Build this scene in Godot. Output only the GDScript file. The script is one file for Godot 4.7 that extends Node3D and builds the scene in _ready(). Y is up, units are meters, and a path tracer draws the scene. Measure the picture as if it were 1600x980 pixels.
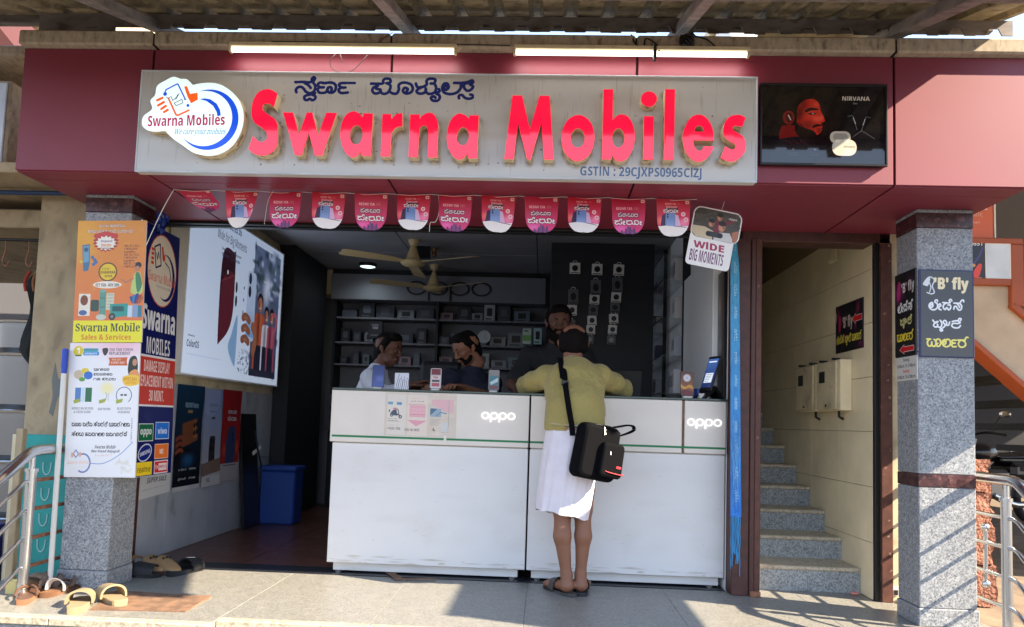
extends Node3D
# A small phone shop under a maroon sign band, built in metres.
# x runs along the shop front, y is up (0 = shop threshold), z comes out of the shop towards the street.

var M := {}
var used := {}
var rng := RandomNumberGenerator.new()

func _ready() -> void:
	rng.seed = 4711
	# ---- camera
	var cam := Camera3D.new()
	cam.name = "camera"
	cam.position = Vector3(0.0, 0.8912, 4.2)
	cam.rotation_degrees = Vector3(4.118, 2.529, 1.848)
	cam.projection = Camera3D.PROJECTION_FRUSTUM
	cam.near = 0.05
	cam.far = 600.0
	cam.size = cam.near * 980.0 / 1150.0
	cam.frustum_offset = Vector2(0.0, cam.near * 86.5 / 1150.0)
	add_child(cam)
	cam.current = true
	# ---- sky, exposure
	var env := Environment.new()
	env.background_mode = Environment.BG_SKY
	var sm := ProceduralSkyMaterial.new()
	sm.sky_top_color = Color(0.56, 0.68, 0.84)
	sm.sky_horizon_color = Color(0.93, 0.94, 0.95)
	sm.sky_curve = 0.16
	sm.ground_bottom_color = Color(0.36, 0.33, 0.29)
	sm.ground_horizon_color = Color(0.62, 0.60, 0.57)
	sm.sky_energy_multiplier = 0.85
	var sky := Sky.new()
	sky.sky_material = sm
	env.sky = sky
	env.tonemap_mode = Environment.TONE_MAPPER_LINEAR
	env.tonemap_exposure = 4.0
	env.sdfgi_enabled = true
	env.ssao_enabled = true
	env.ssil_enabled = true
	var we := WorldEnvironment.new()
	we.name = "world"
	we.environment = env
	add_child(we)
	# ---- sun: low, from the right and a little from the street side
	var sun := DirectionalLight3D.new()
	sun.name = "sun"
	sun.light_color = Color(1.0, 0.93, 0.82)
	sun.light_energy = 1.45
	sun.light_angular_distance = 0.5
	sun.shadow_enabled = true
	add_child(sun)
	sun.look_at_from_position(Vector3.ZERO, Vector3(-1.0, -0.66, -0.31), Vector3.UP)
	# ---- the place
	make_materials()
	build_ground()
	build_shell()
	build_canopy()
	build_fascia()
	build_pillars()
	build_stairs()
	build_neighbours()
	# ---- the things
	build_sign()
	build_fascia_things()
	build_counter()
	build_interior()
	build_wall_prints()
	build_railings()
	build_footwear()
	build_people()

# =====================================================================
# naming
# =====================================================================
func numbered(called: String) -> String:
	if not used.has(called):
		used[called] = 0
		return called
	used[called] += 1
	return "%s_%03d" % [called, used[called]]

func tag(o: Node3D, label: String, category: String, group := "", kind := "") -> Node3D:
	if label: o.set_meta("label", label)
	if category: o.set_meta("category", category)
	if group: o.set_meta("group", group)
	if kind: o.set_meta("kind", kind)
	return o

func thing(called: String, label: String, category: String, at := Vector3.ZERO, group := "") -> Node3D:
	var o := Node3D.new()
	o.name = numbered(called)
	o.position = at
	add_child(o)
	tag(o, label, category, group)
	return o

func obj(called: String, g, mat: Material, parent: Node3D = null) -> MeshInstance3D:
	var o := MeshInstance3D.new()
	o.mesh = g.mesh() if g is Geo else g
	o.material_override = mat
	if parent == null:
		o.name = numbered(called)
		add_child(o)
	else:
		var n := called
		var k := 0
		while parent.has_node(NodePath(n)):
			k += 1
			n = "%s_%03d" % [called, k]
		o.name = n
		parent.add_child(o)
	return o

func struct(called: String, g, mat: Material, parent: Node3D = null) -> MeshInstance3D:
	var o := obj(called, g, mat, parent)
	if parent == null: o.set_meta("kind", "structure")
	return o

# a collector that takes world coordinates and stores them relative to a thing
func at(t: Node3D) -> Geo:
	var g := Geo.new()
	g.xf = Transform3D(t.basis, t.position).affine_inverse()
	return g

# one mesh that is a thing by itself, its origin at its base
func single(called: String, label: String, category: String, base: Vector3, g: Geo, mat: Material, group := "") -> MeshInstance3D:
	var o := obj(called, g, mat)
	o.position = base
	tag(o, label, category, group)
	return o

func rel(base: Vector3) -> Geo:
	var g := Geo.new()
	g.xf = Transform3D(Basis(), -base)
	return g

# =====================================================================
# geometry collector
# =====================================================================
class Geo:
	var v := PackedVector3Array()
	var n := PackedVector3Array()
	var uv := PackedVector2Array()
	var c := PackedColorArray()
	var xf := Transform3D()
	var col := Color(1, 1, 1)
	var colored := false

	func tri(a: Vector3, b: Vector3, d: Vector3, na: Vector3, nb: Vector3, nd: Vector3, ua := Vector2.ZERO, ub := Vector2.ZERO, ud := Vector2.ZERO) -> void:
		var A := xf * a
		var B := xf * b
		var D := xf * d
		var nb3 := xf.basis.inverse().transposed()
		var NA := (nb3 * na).normalized()
		var NB := (nb3 * nb).normalized()
		var ND := (nb3 * nd).normalized()
		var f := (B - A).cross(D - A)
		if f.dot(NA + NB + ND) > 0.0:
			v.append(A); v.append(D); v.append(B)
			n.append(NA); n.append(ND); n.append(NB)
			uv.append(ua); uv.append(ud); uv.append(ub)
		else:
			v.append(A); v.append(B); v.append(D)
			n.append(NA); n.append(NB); n.append(ND)
			uv.append(ua); uv.append(ub); uv.append(ud)
		if colored:
			c.append(col); c.append(col); c.append(col)

	func quad(a: Vector3, b: Vector3, d: Vector3, e: Vector3, out := Vector3.ZERO) -> void:
		# a bottom left, b bottom right, d top right, e top left, seen from the front
		var nn := (b - a).cross(e - a).normalized()
		if nn == Vector3.ZERO: nn = (d - b).cross(e - d).normalized()
		if out != Vector3.ZERO and nn.dot(out) < 0: nn = -nn
		tri(a, b, d, nn, nn, nn, Vector2(0, 1), Vector2(1, 1), Vector2(1, 0))
		tri(a, d, e, nn, nn, nn, Vector2(0, 1), Vector2(1, 0), Vector2(0, 0))

	func box(lo: Vector3, hi: Vector3, ch := 0.0) -> void:
		var m := (lo + hi) / 2.0
		var h := (hi - lo) / 2.0
		h = h.abs()
		ch = minf(ch, minf(h.x, minf(h.y, h.z)) * 0.9)
		for ax in 3:
			for s in [-1.0, 1.0]:
				var u := (ax + 1) % 3
				var w := (ax + 2) % 3
				var p: Array[Vector3] = []
				for q in [[-1, -1], [1, -1], [1, 1], [-1, 1]]:
					var r := Vector3.ZERO
					r[ax] = s * h[ax]
					r[u] = q[0] * (h[u] - ch)
					r[w] = q[1] * (h[w] - ch)
					p.append(m + r)
				var o := Vector3.ZERO
				o[ax] = s
				quad(p[0], p[1], p[2], p[3], o)
		if ch <= 0.0: return
		for ax in 3:
			var u := (ax + 1) % 3
			var w := (ax + 2) % 3
			for su in [-1.0, 1.0]:
				for sw in [-1.0, 1.0]:
					var p: Array[Vector3] = []
					for e in [[-1, 0], [1, 0], [1, 1], [-1, 1]]:
						var r := Vector3.ZERO
						r[ax] = e[0] * (h[ax] - ch)
						r[u] = su * (h[u] - (ch if e[1] == 1 else 0.0))
						r[w] = sw * (h[w] - (ch if e[1] == 0 else 0.0))
						p.append(m + r)
					var o := Vector3.ZERO
					o[u] = su
					o[w] = sw
					quad(p[0], p[1], p[2], p[3], o)
		for sx in [-1.0, 1.0]:
			for sy in [-1.0, 1.0]:
				for sz in [-1.0, 1.0]:
					var k := Vector3(sx, sy, sz)
					var nn := k.normalized()
					tri(m + k * (h - Vector3(0, ch, ch)), m + k * (h - Vector3(ch, 0, ch)), m + k * (h - Vector3(ch, ch, 0)), nn, nn, nn)

	func tube(pts: Array, r, seg := 8, caps := true, closed := false) -> void:
		var cnt := pts.size()
		var up := Vector3.UP
		var d0: Vector3 = (pts[1] - pts[0]).normalized()
		if absf(d0.dot(up)) > 0.9: up = Vector3.RIGHT
		var side := d0.cross(up).normalized()
		var rings: Array = []
		var norms: Array = []
		for i in cnt:
			var a: Vector3 = pts[i - 1] if i > 0 else (pts[cnt - 1] if closed else pts[0])
			var b: Vector3 = pts[i + 1] if i < cnt - 1 else (pts[0] if closed else pts[cnt - 1])
			var d := (b - a).normalized()
			side = (side - d * side.dot(d)).normalized()
			var oth := d.cross(side)
			var rr: float = r[i] if r is Array else r
			var ring: Array[Vector3] = []
			var nr: Array[Vector3] = []
			for k in seg:
				var t := TAU * k / seg
				var o := side * cos(t) + oth * sin(t)
				ring.append(pts[i] + o * rr)
				nr.append(o)
			rings.append(ring)
			norms.append(nr)
		var last := cnt if closed else cnt - 1
		for i in last:
			var j := (i + 1) % cnt
			for k in seg:
				var l := (k + 1) % seg
				tri(rings[i][k], rings[i][l], rings[j][l], norms[i][k], norms[i][l], norms[j][l], Vector2(float(k) / seg, float(i) / last), Vector2(float(k + 1) / seg, float(i) / last), Vector2(float(k + 1) / seg, float(i + 1) / last))
				tri(rings[i][k], rings[j][l], rings[j][k], norms[i][k], norms[j][l], norms[j][k], Vector2(float(k) / seg, float(i) / last), Vector2(float(k + 1) / seg, float(i + 1) / last), Vector2(float(k) / seg, float(i + 1) / last))
		if caps and not closed:
			for e in [0, cnt - 1]:
				var o: Vector3 = (pts[0] - pts[1]).normalized() if e == 0 else (pts[cnt - 1] - pts[cnt - 2]).normalized()
				for k in seg:
					tri(pts[e], rings[e][k], rings[e][(k + 1) % seg], o, o, o)

	func bar(a: Vector3, b: Vector3, w: float, h: float, ch := 0.0) -> void:
		# a rectangular bar from a to b, w across and h high
		var d := (b - a)
		var keep := xf
		var z := d.normalized()
		var up := Vector3.UP if absf(z.y) < 0.95 else Vector3.BACK
		var x := up.cross(z).normalized()
		xf = xf * Transform3D(Basis(x, z.cross(x), z), a)
		box(Vector3(-w / 2, -h / 2, 0), Vector3(w / 2, h / 2, d.length()), ch)
		xf = keep

	func lathe(prof: Array, seg := 20, at := Vector3.ZERO) -> void:
		# prof: Vector2(radius, height), from the bottom up
		for i in prof.size() - 1:
			var p: Vector2 = prof[i]
			var q: Vector2 = prof[i + 1]
			var dn := Vector2(q.y - p.y, p.x - q.x).normalized()
			if dn == Vector2.ZERO: continue
			for k in seg:
				var t0 := TAU * k / seg
				var t1 := TAU * (k + 1) / seg
				var e0 := Vector3(cos(t0), 0, sin(t0))
				var e1 := Vector3(cos(t1), 0, sin(t1))
				var n0 := e0 * dn.x + Vector3.UP * dn.y
				var n1 := e1 * dn.x + Vector3.UP * dn.y
				var a := at + e0 * p.x + Vector3.UP * p.y
				var b := at + e1 * p.x + Vector3.UP * p.y
				var d := at + e1 * q.x + Vector3.UP * q.y
				var e := at + e0 * q.x + Vector3.UP * q.y
				if p.x > 1e-6: tri(a, b, d, n0, n1, n1)
				if q.x > 1e-6: tri(a, d, e, n0, n1, n0)

	func prism(outer: PackedVector2Array, z0: float, z1: float, holes: Array = [], back := true, sides := true, box_uv := Rect2()) -> void:
		# flat outline in x, y pushed from z0 to z1 (z1 faces out)
		var bb := box_uv
		if bb.size == Vector2.ZERO:
			bb = Rect2(outer[0], Vector2.ZERO)
			for p in outer: bb = bb.expand(p)
		var pieces: Array = [outer]
		for h in holes:
			var hb := Rect2(h[0], Vector2.ZERO)
			for p in h: hb = hb.expand(p)
			var cx := hb.get_center().x
			var far := 1000.0
			var lf := PackedVector2Array([Vector2(-far, -far), Vector2(cx, -far), Vector2(cx, far), Vector2(-far, far)])
			var rt := PackedVector2Array([Vector2(cx, -far), Vector2(far, -far), Vector2(far, far), Vector2(cx, far)])
			var nxt: Array = []
			for pc in pieces:
				for half in [lf, rt]:
					for s in Geometry2D.intersect_polygons(pc, half):
						for w in Geometry2D.clip_polygons(s, h):
							nxt.append(w)
			pieces = nxt
		for pc in pieces:
			var ix := Geometry2D.triangulate_polygon(pc)
			for i in range(0, ix.size(), 3):
				var q: Array[Vector2] = [pc[ix[i]], pc[ix[i + 1]], pc[ix[i + 2]]]
				var uvs: Array[Vector2] = []
				for p in q: uvs.append(Vector2((p.x - bb.position.x) / bb.size.x, 1.0 - (p.y - bb.position.y) / bb.size.y))
				tri(Vector3(q[0].x, q[0].y, z1), Vector3(q[1].x, q[1].y, z1), Vector3(q[2].x, q[2].y, z1), Vector3.BACK, Vector3.BACK, Vector3.BACK, uvs[0], uvs[1], uvs[2])
				if back:
					tri(Vector3(q[0].x, q[0].y, z0), Vector3(q[1].x, q[1].y, z0), Vector3(q[2].x, q[2].y, z0), Vector3.FORWARD, Vector3.FORWARD, Vector3.FORWARD, uvs[0], uvs[1], uvs[2])
		if sides:
			walls(outer, z0, z1, false)
			for h in holes: walls(h, z0, z1, true)

	func walls(loop: PackedVector2Array, z0: float, z1: float, inside: bool) -> void:
		var cw := Geometry2D.is_polygon_clockwise(loop)
		var m := loop.size()
		for i in m:
			var a := loop[i]
			var b := loop[(i + 1) % m]
			var d := b - a
			var o := Vector3(d.y, -d.x, 0)
			# is_polygon_clockwise works with y down; with y up the sense turns round
			if cw: o = -o
			if inside: o = -o
			o = -o if not _out_ok(loop, a, b, o, inside) else o
			quad(Vector3(a.x, a.y, z0), Vector3(b.x, b.y, z0), Vector3(b.x, b.y, z1), Vector3(a.x, a.y, z1), o)

	func _out_ok(loop: PackedVector2Array, a: Vector2, b: Vector2, o: Vector3, inside: bool) -> bool:
		var mid := (a + b) / 2.0 + Vector2(o.x, o.y).normalized() * maxf(1e-5, (b - a).length() * 0.01)
		return Geometry2D.is_point_in_polygon(mid, loop) == inside

	func sheet(nu: int, nv: int, f: Callable, wrap_u := false) -> void:
		# f(u, v) -> position, u and v from 0 to 1; smooth
		var P: Array[Vector3] = []
		for j in nv + 1:
			for i in nu + 1:
				P.append(f.call(float(i) / nu, float(j) / nv))
		var N: Array[Vector3] = []
		for j in nv + 1:
			for i in nu + 1:
				var i0 := i - 1
				var i1 := i + 1
				if wrap_u:
					i0 = (i - 1 + nu) % nu
					i1 = (i + 1) % nu
				else:
					i0 = maxi(i0, 0)
					i1 = mini(i1, nu)
				var j0 := maxi(j - 1, 0)
				var j1 := mini(j + 1, nv)
				var w := nu + 1
				N.append((P[j * w + i1] - P[j * w + i0]).cross(P[j1 * w + i] - P[j0 * w + i]).normalized())
		for j in nv:
			for i in nu:
				var w := nu + 1
				var a := j * w + i
				var b := a + 1
				var d := b + w
				var e := a + w
				var u0 := Vector2(float(i) / nu, 1.0 - float(j) / nv)
				var u1 := Vector2(float(i + 1) / nu, 1.0 - float(j) / nv)
				var u2 := Vector2(float(i + 1) / nu, 1.0 - float(j + 1) / nv)
				var u3 := Vector2(float(i) / nu, 1.0 - float(j + 1) / nv)
				tri(P[a], P[b], P[d], N[a], N[b], N[d], u0, u1, u2)
				tri(P[a], P[d], P[e], N[a], N[d], N[e], u0, u2, u3)

	func ball(m: Vector3, r: Vector3, nu := 14, nv := 9) -> void:
		for j in nv:
			for i in nu:
				var q: Array[Vector3] = []
				for e in [[i, j], [i + 1, j], [i + 1, j + 1], [i, j + 1]]:
					var t: float = TAU * e[0] / nu
					var p: float = PI * e[1] / nv - PI / 2
					q.append(Vector3(cos(p) * cos(t), sin(p), cos(p) * sin(t)))
				var nn: Array[Vector3] = []
				for e in q: nn.append((e / r).normalized())
				if j > 0: tri(m + q[0] * r, m + q[1] * r, m + q[2] * r, nn[0], nn[1], nn[2])
				if j < nv - 1: tri(m + q[0] * r, m + q[2] * r, m + q[3] * r, nn[0], nn[2], nn[3])

	func mesh() -> ArrayMesh:
		var a := []
		a.resize(Mesh.ARRAY_MAX)
		a[Mesh.ARRAY_VERTEX] = v
		a[Mesh.ARRAY_NORMAL] = n
		a[Mesh.ARRAY_TEX_UV] = uv
		if colored: a[Mesh.ARRAY_COLOR] = c
		var m := ArrayMesh.new()
		m.add_surface_from_arrays(Mesh.PRIMITIVE_TRIANGLES, a)
		return m

# closed or open smooth outline from [x, y, corner, ...]
static func outline(a: Array, k := 1.0, sub := 6) -> PackedVector2Array:
	var pts: Array[Vector2] = []
	var cor: Array[bool] = []
	for i in range(0, a.size(), 3):
		pts.append(Vector2(a[i], a[i + 1]) * k)
		cor.append(a[i + 2] == 1)
	var o := PackedVector2Array()
	var m := pts.size()
	for i in m:
		var j := (i + 1) % m
		if cor[i] and cor[j]:
			o.append(pts[i])
			continue
		var p0 := pts[i] if cor[i] else pts[(i - 1 + m) % m]
		var p3 := pts[j] if cor[j] else pts[(j + 1) % m]
		for s in sub:
			o.append(pts[i].cubic_interpolate(pts[j], p0, p3, float(s) / sub))
	return o

static func oval(cx: float, cy: float, rx: float, ry: float, seg := 36) -> PackedVector2Array:
	var o := PackedVector2Array()
	for i in seg:
		o.append(Vector2(cx + rx * cos(TAU * i / seg), cy + ry * sin(TAU * i / seg)))
	return o

static func round_rect(x: float, y: float, w: float, h: float, r: float, seg := 5) -> PackedVector2Array:
	var o := PackedVector2Array()
	for q in [[x + w - r, y + h - r, 0.0], [x + r, y + h - r, PI / 2], [x + r, y + r, PI], [x + w - r, y + r, PI * 1.5]]:
		for i in seg + 1:
			var t: float = q[2] + PI / 2 * i / seg
			o.append(Vector2(q[0] + r * cos(t), q[1] + r * sin(t)))
	return o

# smooth line through [x, y, x, y, ...]
static func curve(a: Array, k := 1.0, sub := 6) -> PackedVector2Array:
	var p: Array[Vector2] = []
	for i in range(0, a.size(), 2): p.append(Vector2(a[i], a[i + 1]) * k)
	var o := PackedVector2Array()
	for i in p.size() - 1:
		var p0 := p[maxi(i - 1, 0)]
		var p3 := p[mini(i + 2, p.size() - 1)]
		for s in sub: o.append(p[i].cubic_interpolate(p[i + 1], p0, p3, float(s) / sub))
	o.append(p[p.size() - 1])
	return o

static func curve3(p: Array, sub := 6) -> Array:
	var o: Array = []
	for i in p.size() - 1:
		var p0: Vector3 = p[maxi(i - 1, 0)]
		var p3: Vector3 = p[mini(i + 2, p.size() - 1)]
		for s in sub: o.append((p[i] as Vector3).cubic_interpolate(p[i + 1], p0, p3, float(s) / sub))
	o.append(p[p.size() - 1])
	return o

# =====================================================================
# canvas for flat print
# =====================================================================
class Cv:
	var im: Image
	var W: int
	var H: int
	var ss: int
	static var fonts := {}
	static var text_cache := {}

	func _init(w: int, h: int, bg: Color, s := 2) -> void:
		W = w; H = h; ss = s
		im = Image.create(w * s, h * s, false, Image.FORMAT_RGBA8)
		im.fill(bg)

	func rect(x: float, y: float, w: float, h: float, c: Color) -> void:
		im.fill_rect(Rect2i(roundi(x * ss), roundi(y * ss), maxi(1, roundi(w * ss)), maxi(1, roundi(h * ss))), c)

	func poly(p: PackedVector2Array, c: Color) -> void:
		polys([p], c)

	func polys(loops: Array, c: Color) -> void:
		var lo := 1e9
		var hi := -1e9
		for l in loops:
			for q in l:
				lo = minf(lo, q.y); hi = maxf(hi, q.y)
		var y0 := maxi(0, floori(lo * ss))
		var y1 := mini(H * ss - 1, ceili(hi * ss))
		for y in range(y0, y1 + 1):
			var yc := (y + 0.5) / ss
			var xs: Array[float] = []
			for l in loops:
				var m: int = l.size()
				for i in m:
					var a: Vector2 = l[i]
					var b: Vector2 = l[(i + 1) % m]
					if (a.y <= yc) != (b.y <= yc):
						xs.append(a.x + (yc - a.y) / (b.y - a.y) * (b.x - a.x))
			xs.sort()
			for i in range(0, xs.size() - 1, 2):
				var xa := roundi(xs[i] * ss)
				var xb := roundi(xs[i + 1] * ss)
				if xb > xa: im.fill_rect(Rect2i(xa, y, xb - xa, 1), c)

	func ell(cx: float, cy: float, rx: float, ry: float, c: Color, rot := 0.0) -> void:
		var p := PackedVector2Array()
		for i in 28:
			p.append(Vector2(cx, cy) + Vector2(rx * cos(TAU * i / 28), ry * sin(TAU * i / 28)).rotated(rot))
		poly(p, c)

	func line(pts: PackedVector2Array, w: float, c: Color) -> void:
		for i in pts.size() - 1:
			var d := (pts[i + 1] - pts[i]).normalized().orthogonal() * w / 2
			poly(PackedVector2Array([pts[i] + d, pts[i + 1] + d, pts[i + 1] - d, pts[i] - d]), c)
		if w * ss > 2.0:
			for p in pts: ell_fast(p, w / 2, c)

	func ell_fast(p: Vector2, r: float, c: Color) -> void:
		var o := PackedVector2Array()
		for i in 10: o.append(p + Vector2(r, 0).rotated(TAU * i / 10))
		poly(o, c)

	func grad(x: int, y: int, w: int, h: int, c0: Color, c1: Color, horizontal := false) -> void:
		var k := (w if horizontal else h) * ss
		for i in k:
			var c := c0.lerp(c1, float(i) / maxi(1, k - 1))
			if horizontal: im.fill_rect(Rect2i(x * ss + i, y * ss, 1, h * ss), c)
			else: im.fill_rect(Rect2i(x * ss, y * ss + i, w * ss, 1), c)

	func blob(cx: float, cy: float, rx: float, ry: float, c: Color) -> void:
		# a soft spot
		var x0 := maxi(0, floori((cx - rx) * ss)); var x1 := mini(W * ss - 1, ceili((cx + rx) * ss))
		var y0 := maxi(0, floori((cy - ry) * ss)); var y1 := mini(H * ss - 1, ceili((cy + ry) * ss))
		for y in range(y0, y1 + 1):
			for x in range(x0, x1 + 1):
				var dx := (float(x) / ss - cx) / rx
				var dy := (float(y) / ss - cy) / ry
				var d := dx * dx + dy * dy
				if d < 1.0:
					var k := (1.0 - d) * (1.0 - d) * c.a
					im.set_pixel(x, y, im.get_pixel(x, y).lerp(Color(c.r, c.g, c.b), k))

	static func font(kind: String, bold: bool) -> SystemFont:
		var key := kind + str(bold)
		if not fonts.has(key):
			var f := SystemFont.new()
			f.font_names = PackedStringArray([kind])
			f.font_weight = 700 if bold else 400
			fonts[key] = f
		return fonts[key]

	static func glyphs(s: String, kind: String, bold: bool) -> Array:
		var key := s + kind + str(bold)
		if not text_cache.has(key):
			var tm := TextMesh.new()
			tm.text = s
			tm.font = font(kind, bold)
			tm.font_size = 48
			tm.pixel_size = 1.0
			tm.depth = 0.0
			tm.curve_step = 3.0
			var a := tm.get_mesh_arrays()
			var vs: PackedVector3Array = a[Mesh.ARRAY_VERTEX]
			var ix = a[Mesh.ARRAY_INDEX]
			var tris: Array[PackedVector2Array] = []
			var seq: PackedInt32Array = ix if ix != null and ix.size() else PackedInt32Array(range(vs.size()))
			var bb := Rect2()
			var first := true
			for i in range(0, seq.size() - 2, 3):
				var t := PackedVector2Array([Vector2(vs[seq[i]].x, -vs[seq[i]].y), Vector2(vs[seq[i + 1]].x, -vs[seq[i + 1]].y), Vector2(vs[seq[i + 2]].x, -vs[seq[i + 2]].y)])
				tris.append(t)
				for p in t:
					if first:
						bb = Rect2(p, Vector2.ZERO)
						first = false
					else: bb = bb.expand(p)
			text_cache[key] = [tris, bb]
		return text_cache[key]

	# text fitted into the box x, y, w, h (the ink of the letters fills it); rot turns it about the box's middle
	func text(s: String, x: float, y: float, w: float, h: float, c: Color, kind := "Droid Sans", bold := true, slant := 0.0, rot := 0.0, fat := 0.0) -> void:
		var g := glyphs(s, kind, bold)
		var bb: Rect2 = g[1]
		if bb.size.x <= 0: return
		var k := Vector2(w / bb.size.x, h / bb.size.y)
		var mid := Vector2(x + w / 2, y + h / 2)
		for t in g[0]:
			var q := PackedVector2Array()
			for p in t:
				var e: Vector2 = Vector2(x, y) + (p - bb.position) * k
				e.x += (y + h - e.y) * slant
				q.append((e - mid).rotated(rot) + mid)
			if fat > 0.0:
				for d in [Vector2(fat, 0), Vector2(-fat, 0), Vector2(0, fat), Vector2(0, -fat)]:
					poly(PackedVector2Array([q[0] + d, q[1] + d, q[2] + d]), c)
			poly(q, c)

	# stroke lettering for the Kannada words; strokes in a 0..100 cell
	func strokes(list: Array, x: float, y: float, w: float, h: float, lw: float, c: Color) -> void:
		var bb := Rect2()
		var first := true
		for s in list:
			for i in range(0, s.size(), 2):
				var p := Vector2(s[i], s[i + 1])
				if first:
					bb = Rect2(p, Vector2.ZERO)
					first = false
				else: bb = bb.expand(p)
		var k := Vector2((w - lw) / bb.size.x, (h - lw) / bb.size.y)
		for s in list:
			var q := PackedVector2Array()
			for p in _cur(s): q.append(Vector2(x + lw / 2, y + lw / 2) + (p - bb.position) * k)
			line(q, lw, c)

	func _cur(a: Array) -> PackedVector2Array:
		var p: Array[Vector2] = []
		for i in range(0, a.size(), 2): p.append(Vector2(a[i], a[i + 1]))
		var o := PackedVector2Array()
		for i in p.size() - 1:
			for s in 5: o.append(p[i].cubic_interpolate(p[i + 1], p[maxi(i - 1, 0)], p[mini(i + 2, p.size() - 1)], s / 5.0))
		o.append(p[p.size() - 1])
		return o

	func kannada(word: Array, x: float, y: float, w: float, h: float, lw: float, c: Color, rim := Color(0, 0, 0, 0), rimw := 0.0) -> void:
		var all: Array = []
		var cx := 0.0
		for gname in word:
			if gname == " ":
				cx += 45.0
				continue
			var right := 0.0
			for s in KN[gname]:
				var t: Array = []
				for i in range(0, s.size(), 2):
					t.append(s[i] + cx); t.append(s[i + 1])
					right = maxf(right, s[i])
				all.append(t)
			cx += right + 16.0
		if rimw > 0.0: strokes(all, x - rimw, y - rimw, w + 2 * rimw, h + 2 * rimw, lw + 2 * rimw, rim)
		strokes(all, x, y, w, h, lw, c)

	func scribble(x: float, y: float, w: float, h: float, c: Color, r: RandomNumberGenerator, lw := 1.0) -> void:
		# a line of print too small to read
		var px := x
		while px < x + w:
			var ww := r.randf_range(h * 1.2, h * 4.0)
			var qx := px
			while qx < minf(px + ww, x + w):
				var hh := h * r.randf_range(0.55, 1.0)
				rect(qx, y + h - hh, lw, hh, c)
				if r.randf() < 0.6: rect(qx, y + (h - hh if r.randf() < 0.5 else h * 0.6), h * 0.5, lw, c)
				qx += h * r.randf_range(0.45, 0.75)
			px += ww + h * 0.6

	func speck(nn: int, c: Color, r: RandomNumberGenerator, lo := 0.5, hi := 2.0) -> void:
		for i in nn: ell_fast(Vector2(r.randf() * W, r.randf() * H), r.randf_range(lo, hi), c)

	func soften(k: float, grain := 0.0, sd := 1) -> void:
		# the softness and grain of a printed photograph
		im.resize(int(W * ss / k), int(H * ss / k), Image.INTERPOLATE_BILINEAR)
		im.resize(W * ss, H * ss, Image.INTERPOLATE_CUBIC)
		if grain <= 0.0: return
		var r := RandomNumberGenerator.new()
		r.seed = sd
		for y in H * ss:
			for x in W * ss:
				var c := im.get_pixel(x, y)
				var d := (r.randf() - 0.5) * grain
				im.set_pixel(x, y, Color(c.r + d, c.g + d, c.b + d))

	func tex() -> ImageTexture:
		var o: Image = im.duplicate()
		if ss > 1: o.resize(W, H, Image.INTERPOLATE_LANCZOS)
		return ImageTexture.create_from_image(o)

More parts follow.
